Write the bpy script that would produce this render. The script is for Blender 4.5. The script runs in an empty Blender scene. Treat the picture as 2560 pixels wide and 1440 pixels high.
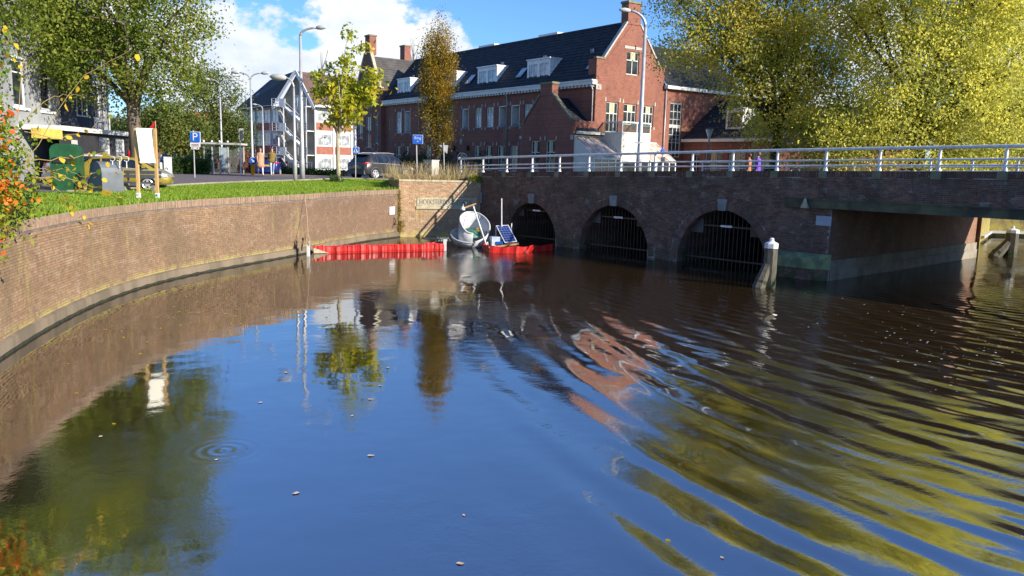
import bpy, math, random
import numpy as np
from mathutils import Vector, Matrix
from mathutils.geometry import delaunay_2d_cdt
R = random.Random(7); rng = np.random.default_rng(7)
sc = bpy.context.scene; COL = sc.collection
rad = math.radians
# ------------------------------------------------------------------ camera
CAM_H = 4.0; FPX = 2000.0; PITCH = math.atan(306 / 2000.0); ROLL = 0.025
fw = Vector((0, math.cos(PITCH), -math.sin(PITCH))); r0 = Vector((1, 0, 0)); u0 = r0.cross(fw)
rt = r0 * math.cos(ROLL) + u0 * math.sin(ROLL); up = u0 * math.cos(ROLL) - r0 * math.sin(ROLL)
cam = bpy.data.cameras.new('camera'); co = bpy.data.objects.new('camera', cam); COL.objects.link(co)
cam.sensor_width = 36; cam.lens = 36 * FPX / 2560; cam.clip_start = .1; cam.clip_end = 3000
m = Matrix.Identity(4)
for i in range(3): m[i][0] = rt[i]; m[i][1] = up[i]; m[i][2] = -fw[i]
m[2][3] = CAM_H
co.matrix_world = m; sc.camera = co
# ------------------------------------------------------------------ sun and sky
SUN_H = Vector((.88, -.47, 0)).normalized(); SUN_EL = rad(24)
sl = bpy.data.lights.new('sun', 'SUN'); so = bpy.data.objects.new('sun', sl); COL.objects.link(so)
sl.energy = 5.0; sl.angle = rad(.5); sl.color = (1, .9, .76)
sdir = SUN_H * math.cos(SUN_EL) + Vector((0, 0, math.sin(SUN_EL)))
so.rotation_euler = sdir.to_track_quat('Z', 'Y').to_euler(); so.location = (60, -40, 60)
W = bpy.data.worlds.new('World'); sc.world = W; W.use_nodes = True
def build_sky():
    nt = W.node_tree; N = nt.nodes; L = nt.links; N.clear()
    out = N.new('ShaderNodeOutputWorld'); bg = N.new('ShaderNodeBackground'); L.new(bg.outputs[0], out.inputs[0])
    sky = N.new('ShaderNodeTexSky'); sky.sky_type = 'NISHITA'; sky.sun_disc = False
    sky.sun_elevation = SUN_EL; sky.sun_rotation = math.atan2(SUN_H.x, SUN_H.y)
    sky.air_density = 1.0; sky.dust_density = .25; sky.ozone_density = 4.0
    bg.inputs['Strength'].default_value = .125
    def mth(op, a, b=None, clamp=False):
        n = N.new('ShaderNodeMath'); n.operation = op; n.use_clamp = clamp
        for i, x in enumerate((a, b)):
            if x is None: continue
            if isinstance(x, (int, float)): n.inputs[i].default_value = x
            else: L.new(x, n.inputs[i])
        return n.outputs[0]
    tc = N.new('ShaderNodeTexCoord'); d = tc.outputs['Generated']
    sep = N.new('ShaderNodeSeparateXYZ'); L.new(d, sep.inputs[0])
    def noise(scale, det, rough, off):
        mp = N.new('ShaderNodeMapping'); mp.inputs['Location'].default_value = off
        mp.inputs['Scale'].default_value = (1, 1, 1.5); L.new(d, mp.inputs[0])
        n = N.new('ShaderNodeTexNoise'); n.inputs['Scale'].default_value = scale; n.inputs['Detail'].default_value = det
        n.inputs['Roughness'].default_value = rough; L.new(mp.outputs[0], n.inputs['Vector']); return n.outputs['Fac']
    # heaps of cumulus standing near the horizon: centres (azimuth from forward, elevation, radius) in degrees
    lobes = [(-11.5, 7.2, 4.6), (-14.5, 5.4, 4.4), (-18.5, 5.2, 4.0), (-8.6, 5.0, 3.6), (-6.3, 6.4, 3.2), (-4.0, 5.4, 2.6), (-22, 6.5, 4.2), (-26, 9, 3.5), (-34, 8, 5),
             (18, 5, 4), (24, 6.5, 5), (31, 5, 4), (50, 6, 6), (66, 8, 6), (90, 6, 7), (120, 7, 7), (150, 6, 6), (180, 7, 8), (-50, 7, 7), (-80, 6, 6), (-110, 8, 7), (-145, 6, 7)]
    best = None
    for az, el, r in lobes:
        a, e2 = rad(az), rad(el)
        v = N.new('ShaderNodeVectorMath'); v.operation = 'DOT_PRODUCT'; L.new(d, v.inputs[0])
        v.inputs[1].default_value = (math.sin(a) * math.cos(e2), math.cos(a) * math.cos(e2), math.sin(e2))
        k = 1 - math.cos(rad(r)); s = mth('MULTIPLY_ADD', v.outputs['Value'], 1 / k); s.node.inputs[2].default_value = -(1 - k) / k
        best = s if best is None else mth('MAXIMUM', best, s)
    n1 = noise(11, 9, .62, (3.1, 1.7, .4)); n2 = noise(5, 4, .5, (7.7, 2.1, 5.0)); n3 = noise(26, 6, .6, (1.3, 9.1, 2.2))
    dens = mth('ADD', mth('MULTIPLY', mth('MAXIMUM', best, -2.5), .55), mth('MULTIPLY', mth('SUBTRACT', n1, .5), 3.4))
    mk = N.new('ShaderNodeMapRange'); mk.interpolation_type = 'SMOOTHSTEP'; mk.inputs[1].default_value = -.06; mk.inputs[2].default_value = .30; L.new(dens, mk.inputs[0])
    # thin veil near the horizon
    veil = N.new('ShaderNodeMapRange'); veil.inputs[1].default_value = .13; veil.inputs[2].default_value = 0; veil.inputs[4].default_value = .45; L.new(sep.outputs[2], veil.inputs[0])
    vf = mth('MULTIPLY', veil.outputs[0], mth('MULTIPLY', n2, 1.3), True)
    mask = mth('MAXIMUM', mk.outputs[0], vf)
    sh = N.new('ShaderNodeMapRange'); sh.inputs[1].default_value = .28; sh.inputs[2].default_value = .72; L.new(mth('ADD', mth('MULTIPLY', n3, .55), mth('MULTIPLY', n2, .45)), sh.inputs[0])
    cr = N.new('ShaderNodeMix'); cr.data_type = 'RGBA'; cr.inputs[6].default_value = (3.2, 3.8, 4.7, 1); cr.inputs[7].default_value = (5.6, 5.6, 5.5, 1); L.new(sh.outputs[0], cr.inputs[0])
    tint = N.new('ShaderNodeMix'); tint.data_type = 'RGBA'; tint.blend_type = 'MULTIPLY'; tint.inputs[0].default_value = 1; tint.inputs[7].default_value = (.53, .74, 1.02, 1)
    L.new(sky.outputs[0], tint.inputs[6])
    mx = N.new('ShaderNodeMix'); mx.data_type = 'RGBA'; L.new(mask, mx.inputs[0]); L.new(tint.outputs[2], mx.inputs[6]); L.new(cr.outputs[2], mx.inputs[7])
    L.new(mx.outputs[2], bg.inputs['Color'])
build_sky()
vs = sc.view_settings; vs.view_transform = 'Standard'; vs.look = 'None'; vs.gamma = 1; vs.exposure = 0.78; vs.use_curve_mapping = False
cy = sc.cycles; cy.use_denoising = True; cy.max_bounces = 8; cy.transparent_max_bounces = 12; cy.caustics_reflective = False; cy.caustics_refractive = False
cy.sample_clamp_indirect = 6

# ------------------------------------------------------------------ helpers: points
CAM = Vector((0, 0, CAM_H))
def ray(x, y): return fw + rt * ((x - 1280) / FPX) - up * ((y - 720) / FPX)
def at(x, y, Y):                                   # point at depth Y seen at photo pixel
    d = ray(x, y); return CAM + d * (Y / d.y)
def on_z(x, y, z=0.):
    d = ray(x, y); return CAM + d * ((z - CAM_H) / d.z)
def px(p):
    v = Vector(p) - CAM; z = v.dot(fw); return 1280 + FPX * v.dot(rt) / z, 720 - FPX * v.dot(up) / z
# ------------------------------------------------------------------ helpers: things
WL = {}
def world_loc(o): return WL.get(o.name, Vector((0, 0, 0)))
def place(o, loc, parent):
    loc = Vector(loc); o.location = loc - (world_loc(parent) if parent else Vector((0, 0, 0)))
    o.parent = parent; WL[o.name] = loc
def tag(o, label=None, cat=None, group=None, kind=None):
    for k, v in (('label', label), ('category', cat), ('group', group), ('kind', kind)):
        if v: o[k] = v
    return o
def thing(name, loc, label, cat, group=None):
    o = bpy.data.objects.new(name, None); COL.objects.link(o); place(o, loc, None); o.empty_display_size = .2
    return tag(o, label, cat, group)
class MB:
    def __init__(s): s.v = []; s.f = []; s.a = []
    def add(s, vs, fs, val=None):
        b = len(s.v); s.v += [tuple(v) for v in vs]; s.f += [tuple(b + i for i in f) for f in fs]
        s.a += [R.random() if val is None else val] * len(fs); return s
    def quad(s, a, b, c, d): return s.add((a, b, c, d), ((0, 1, 2, 3),))
    def hexa(s, o, ax, ay, az):                      # box from corner o with edge vectors
        o, ax, ay, az = (Vector(q) for q in (o, ax, ay, az))
        vs = [o, o + ax, o + ax + ay, o + ay]; vs += [q + az for q in vs]
        return s.add(vs, ((3, 2, 1, 0), (4, 5, 6, 7), (0, 1, 5, 4), (1, 2, 6, 5), (2, 3, 7, 6), (3, 0, 4, 7)))
    def box(s, c, d, rz=0.):                         # centre of base, size
        ca, sa = math.cos(rz), math.sin(rz); ax = Vector((ca, sa, 0)) * d[0]; ay = Vector((-sa, ca, 0)) * d[1]
        return s.hexa(Vector(c) - ax / 2 - ay / 2, ax, ay, Vector((0, 0, d[2])))
    def bar(s, a, b, w, h, upv=(0, 0, 1)):           # box along a segment
        a, b = Vector(a), Vector(b); t = (b - a).normalized(); sd = t.cross(Vector(upv))
        if sd.length < 1e-4: sd = t.cross(Vector((1, 0, 0)))
        sd.normalize(); n = sd.cross(t)
        return s.hexa(a - sd * w / 2 - n * h / 2, b - a, sd * w, n * h)
    def tube(s, pts, rs, n=8, cap=True):
        pts = [Vector(p) for p in pts]
        if isinstance(rs, (int, float)): rs = [rs] * len(pts)
        b = len(s.v); nf = len(s.f); prev = None
        for i, p in enumerate(pts):
            t = (pts[min(i + 1, len(pts) - 1)] - pts[max(i - 1, 0)]).normalized()
            if prev is None: a = t.orthogonal().normalized()
            else:
                a = prev - t * prev.dot(t); a = a.normalized() if a.length > 1e-5 else t.orthogonal().normalized()
            prev = a; c = t.cross(a)
            for k in range(n):
                q = p + (a * math.cos(2 * math.pi * k / n) + c * math.sin(2 * math.pi * k / n)) * rs[i]; s.v.append(tuple(q))
        for i in range(len(pts) - 1):
            for k in range(n):
                s.f.append((b + i * n + k, b + i * n + (k + 1) % n, b + (i + 1) * n + (k + 1) % n, b + (i + 1) * n + k))
        if cap:
            s.f.append(tuple(b + k for k in range(n))[::-1]); e = b + (len(pts) - 1) * n; s.f.append(tuple(e + k for k in range(n)))
        s.a += [R.random()] * (len(s.f) - nf); return s
    def lathe(s, prof, c=(0, 0, 0), n=16, sx=1., sy=1.):
        b = len(s.v); nf = len(s.f)
        for r, z in prof:
            for k in range(n):
                s.v.append((c[0] + r * sx * math.cos(2 * math.pi * k / n), c[1] + r * sy * math.sin(2 * math.pi * k / n), c[2] + z))
        for i in range(len(prof) - 1):
            for k in range(n):
                s.f.append((b + i * n + k, b + i * n + (k + 1) % n, b + (i + 1) * n + (k + 1) % n, b + (i + 1) * n + k))
        s.f.append(tuple(b + k for k in range(n))[::-1]); e = b + (len(prof) - 1) * n; s.f.append(tuple(e + k for k in range(n)))
        s.a += [R.random()] * (len(s.f) - nf); return s
    def prism(s, poly, o, ax, ay, ext):              # polygon in plane (o, ax, ay) extruded by ext
        o, ax, ay, ext = (Vector(q) for q in (o, ax, ay, ext)); n = len(poly)
        vs = [o + ax * p[0] + ay * p[1] for p in poly]; vs += [q + ext for q in vs]
        return s.add(vs, [tuple(range(n))[::-1], tuple(range(n, 2 * n))] + [(i, (i + 1) % n, (i + 1) % n + n, i + n) for i in range(n)])
    def mesh(s, name, mt, off=(0, 0, 0), smooth=False):
        me = bpy.data.meshes.new(name); off = Vector(off)
        me.from_pydata([(v[0] - off.x, v[1] - off.y, v[2] - off.z) for v in s.v], [], s.f)
        at_ = me.attributes.new('rnd', 'FLOAT', 'FACE'); at_.data.foreach_set('value', np.array(s.a, np.float32))
        for x in (mt if isinstance(mt, (list, tuple)) else [mt]): me.materials.append(x)
        if smooth: me.shade_smooth()
        me.validate(); return me
    def build(s, name, mt, parent=None, smooth=False, loc=None, rotz=0):
        """mesh in world coordinates; its origin goes to loc (default: the parent's place)"""
        o_ = Vector(loc) if loc is not None else (world_loc(parent) if parent else Vector((0, 0, 0)))
        ob = bpy.data.objects.new(name, s.mesh(name, mt, o_, smooth)); COL.objects.link(ob); place(ob, o_, parent); return ob
    def local(s, name, mt, parent=None, loc=(0, 0, 0), rotz=0, smooth=False, rot=None):
        """mesh in its own coordinates, put at world loc"""
        ob = bpy.data.objects.new(name, s.mesh(name, mt, smooth=smooth)); COL.objects.link(ob); place(ob, loc, parent)
        ob.rotation_euler = rot or (0, 0, rotz); return ob
def inst(name, me, loc, rotz=0, parent=None, scale=None):
    ob = bpy.data.objects.new(name, me); COL.objects.link(ob); place(ob, loc, parent); ob.rotation_euler = (0, 0, rotz)
    if scale: ob.scale = scale
    return ob
def quads(name, V, rnd, mt, parent=None, loc=(0, 0, 0)):
    """V: (N,k,3) array of faces in world coordinates"""
    n, k = V.shape[:2]; me = bpy.data.meshes.new(name); lc = np.array(tuple(loc))
    me.vertices.add(n * k); me.vertices.foreach_set('co', (V - lc).reshape(-1).astype(np.float32))
    me.loops.add(n * k); me.loops.foreach_set('vertex_index', np.arange(n * k, dtype=np.int32))
    me.polygons.add(n); me.polygons.foreach_set('loop_start', np.arange(0, n * k, k, dtype=np.int32))
    me.update(calc_edges=True)
    a = me.attributes.new('rnd', 'FLOAT', 'FACE'); a.data.foreach_set('value', rnd.astype(np.float32))
    me.materials.append(mt); ob = bpy.data.objects.new(name, me); COL.objects.link(ob); place(ob, loc, parent); return ob
# ------------------------------------------------------------------ materials
def newmat(name):
    mt = bpy.data.materials.new(name); mt.use_nodes = True; nt = mt.node_tree
    return mt, nt, nt.nodes, nt.links, nt.nodes['Principled BSDF']
def c4(c): return (c[0], c[1], c[2], 1)
def mixc(N, L, f, a, b, blend='MIX'):
    n = N.new('ShaderNodeMix'); n.data_type = 'RGBA'; n.blend_type = blend
    for i, x in ((0, f), (6, a), (7, b)):
        if isinstance(x, (int, float)): n.inputs[i].default_value = x
        elif isinstance(x, (tuple, list)): n.inputs[i].default_value = c4(x)
        else: L.new(x, n.inputs[i])
    return n.outputs[2]
def mapr(N, L, x, a, b, c=0., d=1., sm=True):
    n = N.new('ShaderNodeMapRange'); n.interpolation_type = 'SMOOTHSTEP' if sm else 'LINEAR'
    for i, v in enumerate((a, b, c, d)): n.inputs[i + 1].default_value = v
    L.new(x, n.inputs[0]); return n.outputs[0]
def mathn(N, L, op, a, b=None):
    n = N.new('ShaderNodeMath'); n.operation = op
    for i, x in enumerate((a, b)):
        if x is None: continue
        if isinstance(x, (int, float)): n.inputs[i].default_value = x
        else: L.new(x, n.inputs[i])
    return n.outputs[0]
def noise(N, L, sc_, det=4, rough=.55, stretch=(1, 1, 1), coord='Object', out='Fac', world=False):
    tc = N.new('ShaderNodeNewGeometry') if world else N.new('ShaderNodeTexCoord')
    mp = N.new('ShaderNodeMapping'); mp.inputs['Scale'].default_value = stretch
    L.new(tc.outputs['Position' if world else coord], mp.inputs[0])
    n = N.new('ShaderNodeTexNoise'); n.inputs['Scale'].default_value = sc_; n.inputs['Detail'].default_value = det; n.inputs['Roughness'].default_value = rough
    L.new(mp.outputs[0], n.inputs['Vector']); return n.outputs[out]
def bumpn(N, L, h, strength, dist, bs):
    b = N.new('ShaderNodeBump'); b.inputs['Strength'].default_value = strength; b.inputs['Distance'].default_value = dist
    L.new(h, b.inputs['Height']); L.new(b.outputs[0], bs.inputs['Normal'])
def mat(name, col, rough=.7, col2=None, sc_=4., metal=0., bump=0., bsc=30., stretch=(1, 1, 1), lo=.35, hi=.65, spec=.5, coat=0.):
    mt, nt, N, L, bs = newmat(name)
    bs.inputs['Roughness'].default_value = rough; bs.inputs['Metallic'].default_value = metal; bs.inputs['Specular IOR Level'].default_value = spec
    bs.inputs['Coat Weight'].default_value = coat
    if col2 is None: col2 = tuple(x * .78 for x in col)
    f = mapr(N, L, noise(N, L, sc_, 5, .6, stretch), lo, hi)
    L.new(mixc(N, L, f, col, col2), bs.inputs['Base Color'])
    if bump: bumpn(N, L, noise(N, L, bsc, 4), bump, .01, bs)
    return mt
def ramp(N, L, x, cols):
    r = N.new('ShaderNodeValToRGB'); e = r.color_ramp.elements
    while len(e) < len(cols): e.new(.5)
    for i, (p, c) in enumerate(cols): e[i].position = p; e[i].color = c4(c)
    L.new(x, r.inputs[0]); return r.outputs[0]
def attr(N, name='rnd'):
    a = N.new('ShaderNodeAttribute'); a.attribute_name = name; return a.outputs['Fac']
def leafmat(name, cols, trans=.35, rough=.55):
    mt, nt, N, L, bs = newmat(name)
    tc = N.new('ShaderNodeNewGeometry'); n = N.new('ShaderNodeTexNoise'); n.inputs['Scale'].default_value = .35; n.inputs['Detail'].default_value = 2; L.new(tc.outputs['Position'], n.inputs['Vector'])
    x = mathn(N, L, 'ADD', mathn(N, L, 'MULTIPLY', attr(N), .62), mathn(N, L, 'MULTIPLY', mapr(N, L, n.outputs['Fac'], .3, .7), .38))
    c = ramp(N, L, x, cols); L.new(c, bs.inputs['Base Color']); bs.inputs['Roughness'].default_value = rough; bs.inputs['Specular IOR Level'].default_value = .3
    tr = N.new('ShaderNodeBsdfTranslucent'); L.new(c, tr.inputs[0]); ms = N.new('ShaderNodeMixShader'); ms.inputs[0].default_value = trans
    L.new(bs.outputs[0], ms.inputs[1]); L.new(tr.outputs[0], ms.inputs[2]); L.new(ms.outputs[0], N['Material Output'].inputs[0]); return mt
def brickmat(name, cols, stain, moss=None, moss_z=(.2, .7), eff=None, rough=.85, eff_amt=.5, far=None):
    """colour of each laid brick from its own random value, with stains, moss and salts on top"""
    mt, nt, N, L, bs = newmat(name)
    oi = N.new('ShaderNodeObjectInfo'); x = mathn(N, L, 'FRACT', mathn(N, L, 'ADD', attr(N), oi.outputs['Random']))
    c = ramp(N, L, x, cols)
    f = mapr(N, L, noise(N, L, .9, 6, .65, (1, 1, .5), world=True), .42, .68, 0, .75)
    c = mixc(N, L, f, c, stain)
    c = mixc(N, L, mapr(N, L, noise(N, L, .22, 5, .7, (1, 1, 1.4), world=True), .44, .60, 0, .5), c, tuple(q * .62 for q in stain))
    c = mixc(N, L, mapr(N, L, noise(N, L, 9, 4, .6, world=True), .35, .7, 0, .5), c, tuple(q * .6 for q in stain))
    if far:
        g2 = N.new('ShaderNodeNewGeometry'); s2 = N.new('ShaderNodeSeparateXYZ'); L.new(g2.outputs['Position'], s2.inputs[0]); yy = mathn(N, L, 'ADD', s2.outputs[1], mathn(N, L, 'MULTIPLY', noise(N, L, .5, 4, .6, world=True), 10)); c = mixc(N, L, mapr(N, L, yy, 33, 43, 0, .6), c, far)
    if eff:
        f = mapr(N, L, noise(N, L, 1.6, 7, .72, (1, 1, 1.6), world=True), .55, .66, 0, eff_amt); f = mathn(N, L, 'MULTIPLY', f, mapr(N, L, noise(N, L, 22, 3, .6, (1, 1, 2), world=True), .42, .6))
        c = mixc(N, L, f, c, eff)
    if moss:
        g = N.new('ShaderNodeNewGeometry'); sp = N.new('ShaderNodeSeparateXYZ'); L.new(g.outputs['Position'], sp.inputs[0])
        low = mapr(N, L, sp.outputs[2], moss_z[1], moss_z[0]); n = mapr(N, L, noise(N, L, 2.2, 6, .7, world=True), .38, .6)
        st = mapr(N, L, noise(N, L, 3., 5, .7, (1, 1, .12), world=True), .585, .72, 0, .65)
        f = mathn(N, L, 'MAXIMUM', mathn(N, L, 'MULTIPLY', low, n), st); c = mixc(N, L, f, c, moss)
    L.new(c, bs.inputs['Base Color']); bs.inputs['Roughness'].default_value = rough; bs.inputs['Specular IOR Level'].default_value = .25
    bumpn(N, L, noise(N, L, 60, 4, .6, world=True), .5, .006, bs); return mt
def texbrick(name, c1, c2, mortar, wu=.22, hz=.066, stain=None):
    """far masonry too small to pick apart: coursed colour on the wall plane"""
    mt, nt, N, L, bs = newmat(name)
    g = N.new('ShaderNodeNewGeometry'); sp = N.new('ShaderNodeSeparateXYZ'); L.new(g.outputs['Position'], sp.inputs[0])
    h = mathn(N, L, 'ADD', mathn(N, L, 'MULTIPLY', sp.outputs[0], .8), mathn(N, L, 'MULTIPLY', sp.outputs[1], .62))
    cb = N.new('ShaderNodeCombineXYZ'); L.new(h, cb.inputs[0]); L.new(sp.outputs[2], cb.inputs[1])
    b = N.new('ShaderNodeTexBrick'); b.inputs['Scale'].default_value = 1; b.inputs['Brick Width'].default_value = wu; b.inputs['Row Height'].default_value = hz
    b.inputs['Mortar Size'].default_value = .008; b.inputs['Color1'].default_value = c4(c1); b.inputs['Color2'].default_value = c4(c2); b.inputs['Mortar'].default_value = c4(mortar)
    L.new(cb.outputs[0], b.inputs['Vector'])
    f = mapr(N, L, noise(N, L, .5, 6, .65, (1, 1, .6), world=True), .4, .7, 0, .6)
    c = mixc(N, L, f, b.outputs[0], stain or tuple(q * .6 for q in c1))
    c = mixc(N, L, mapr(N, L, noise(N, L, 3, 4, .6, world=True), .3, .7, 0, .35), c, tuple(q * 1.3 for q in c1))
    L.new(c, bs.inputs['Base Color']); bs.inputs['Roughness'].default_value = .85; bs.inputs['Specular IOR Level'].default_value = .2; return mt
def glassmat(name, col=(.02, .025, .03), rough=.04, ior=1.6):
    mt, nt, N, L, bs = newmat(name); bs.inputs['Roughness'].default_value = rough; bs.inputs['IOR'].default_value = ior
    f = mapr(N, L, noise(N, L, 1.1, 3), .4, .6); L.new(mixc(N, L, f, col, tuple(q * 2.2 + .01 for q in col)), bs.inputs['Base Color']); return mt
M = {}
def clearglass(name, tint=(.8, .86, .86), f=.16):
    mt, nt, N, L, bs = newmat(name); tr = N.new('ShaderNodeBsdfTransparent'); tr.inputs[0].default_value = c4(tint); bs.inputs['Base Color'].default_value = (.2, .22, .22, 1); bs.inputs['Roughness'].default_value = .05; ms = N.new('ShaderNodeMixShader'); ms.inputs[0].default_value = f
    L.new(tr.outputs[0], ms.inputs[1]); L.new(bs.outputs[0], ms.inputs[2]); L.new(ms.outputs[0], N['Material Output'].inputs[0]); return mt
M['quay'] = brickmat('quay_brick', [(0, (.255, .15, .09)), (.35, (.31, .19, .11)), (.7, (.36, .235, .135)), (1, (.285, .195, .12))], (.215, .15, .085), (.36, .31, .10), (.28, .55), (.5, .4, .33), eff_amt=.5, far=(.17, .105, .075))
M['quay_cap'] = brickmat('quay_cap_brick', [(0, (.30, .20, .14)), (.5, (.38, .25, .18)), (1, (.34, .25, .17))], (.26, .2, .13), (.40, .34, .16), (-9, -8))
M['bridge'] = brickmat('bridge_brick', [(0, (.12, .066, .056)), (.4, (.22, .115, .085)), (.75, (.32, .17, .12)), (1, (.19, .13, .105))], (.12, .085, .067), (.06, .08, .035), (.15, .7), (.46, .44, .42), eff_amt=.7)
M['abut'] = brickmat('abutment_brick', [(0, (.40, .19, .09)), (.4, (.52, .29, .14)), (.7, (.56, .36, .22)), (1, (.42, .26, .17))], (.40, .27, .15), (.50, .42, .13), (.1, .5), (.85, .77, .62), eff_amt=.8)
M['mortar_q'] = mat('quay_mortar', (.20, .16, .13), .95, (.12, .095, .08), 3)
M['mortar_b'] = mat('bridge_mortar', (.34, .32, .28), .95, (.08, .072, .064), 1.6)
M['mortar_a'] = mat('abutment_mortar', (.66, .58, .44), .95, (.46, .38, .25), 3)
M['concrete'] = mat('concrete', (.30, .27, .22), .9, (.19, .165, .125), 1.5, bump=.4)
M['footing'] = mat('footing_concrete', (.21, .165, .115), .9, (.13, .105, .07), 1.2, bump=.5, stretch=(1, 1, .3))
M['weed'] = mat('waterline_weed', (.03, .035, .015), .7, (.015, .015, .01), 5, bump=.6)
M['stone'] = mat('blue_stone', (.30, .31, .31), .8, (.2, .21, .2), 2, bump=.3)
M['mossstone'] = mat('mossy_stone', (.24, .22, .15), .85, (.15, .155, .09), 2.5, bump=.5)
M['sandstone'] = mat('sandstone', (.50, .45, .33), .85, (.36, .32, .2), 3, bump=.3)
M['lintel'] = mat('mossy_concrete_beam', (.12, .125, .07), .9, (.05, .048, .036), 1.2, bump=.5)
M['white'] = mat('white_paint', (.80, .81, .82), .35, (.60, .61, .60), 5)
M['whitewood'] = mat('white_woodwork', (.74, .74, .70), .5, (.64, .64, .60), 2)
M['cream'] = mat('cream_panel', (.78, .74, .62), .5, (.70, .66, .54), 1.5)
M['iron'] = mat('black_iron', (.012, .012, .014), .45, (.02, .018, .016), 6)
M['galv'] = mat('galvanised_steel', (.50, .51, .52), .45, (.40, .41, .42), 3, metal=.35)
M['darksteel'] = mat('dark_steel', (.09, .095, .10), .5, (.06, .065, .07), 3)
M['greypaint'] = mat('pale_grey_paint', (.50, .50, .48), .5, (.42, .42, .40), 2)
M['red'] = mat('red_tarpaulin', (.62, .02, .015), .42, (.42, .012, .01), 5, stretch=(3, 3, .5), bump=.9, bsc=7)
M['redpaint'] = mat('red_paint', (.6, .02, .02), .4)
M['wood'] = mat('pale_timber', (.62, .40, .17), .65, (.48, .28, .10), 6, stretch=(4, 4, .5))
M['pilewood'] = mat('weathered_timber', (.13, .115, .085), .85, (.055, .052, .036), 5, stretch=(5, 5, .6), bump=.7, bsc=14)
M['pilemoss'] = mat('wet_mossy_timber', (.06, .075, .025), .8, (.02, .025, .01), 6, bump=.6)
M['bluesign'] = mat('blue_sign', (.01, .13, .62), .35, (.012, .11, .55), 2)
M['glass'] = glassmat('dark_glass'); M['glassw'] = glassmat('pale_glass', (.24, .26, .27), .05, 1.55)
M['glasscar'] = glassmat('car_glass', (.008, .01, .014), .03, 1.7)
M['yellow_reflection'] = mat('yellow_reflection', (.55, .48, .30), .8, (.42, .36, .22), 6, stretch=(6, 6, .4))  # yellowish tone of the reflections painted into window panes
M['tyre'] = mat('tyre', (.02, .02, .02), .85); M['rim'] = mat('alloy_rim', (.62, .62, .63), .35, metal=.5)
M['bark'] = mat('bark', (.16, .12, .085), .9, (.085, .065, .05), 3, stretch=(3, 3, .5), bump=.8, bsc=12)
M['barkdark'] = mat('dark_bark', (.06, .045, .03), .9, (.03, .024, .018), 3, bump=.8, bsc=12)
M['barkpale'] = mat('pale_smooth_bark', (.44, .38, .25), .8, (.27, .23, .15), 3, stretch=(3, 3, .6), bump=.3)
M['tile'] = mat('dark_pantile', (.010, .012, .017), .75, (.030, .032, .038), 2.6, bump=.2, bsc=8)
M['tilegrey'] = mat('grey_pantile', (.095, .088, .08), .75, (.06, .056, .052), 1.3, bump=.2, bsc=8)
M['tilebrown'] = mat('brown_pantile', (.13, .08, .06), .75, (.08, .05, .04), 1.3)
M['house_brick'] = texbrick('dark_red_house_brick', (.30, .108, .072), (.17, .065, .050), (.24, .165, .13), stain=(.14, .060, .048))
M['panelred'] = mat('brick_red_panel', (.36, .13, .085), .8, (.28, .10, .07), 2)
M['slate_grey'] = mat('pale_grey_render', (.30, .315, .33), .85, (.22, .23, .245), .8)
M['navy'] = mat('navy_render', (.045, .055, .085), .8, (.03, .038, .06), .8)
M['black_render'] = mat('black_boarding', (.03, .03, .034), .7, (.02, .02, .023), 1)
M['green_bin'] = mat('green_plastic', (.008, .085, .024), .5, (.005, .055, .016), 2)
M['grey_bin'] = mat('grey_plastic', (.13, .15, .17), .55, (.09, .105, .12), 1.5)
M['skin'] = mat('skin', (.55, .33, .24), .6)
def carpaint(name, col):
    mt = mat(name, col, .28, tuple(q * .9 for q in col), 1, coat=.8); return mt
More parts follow.
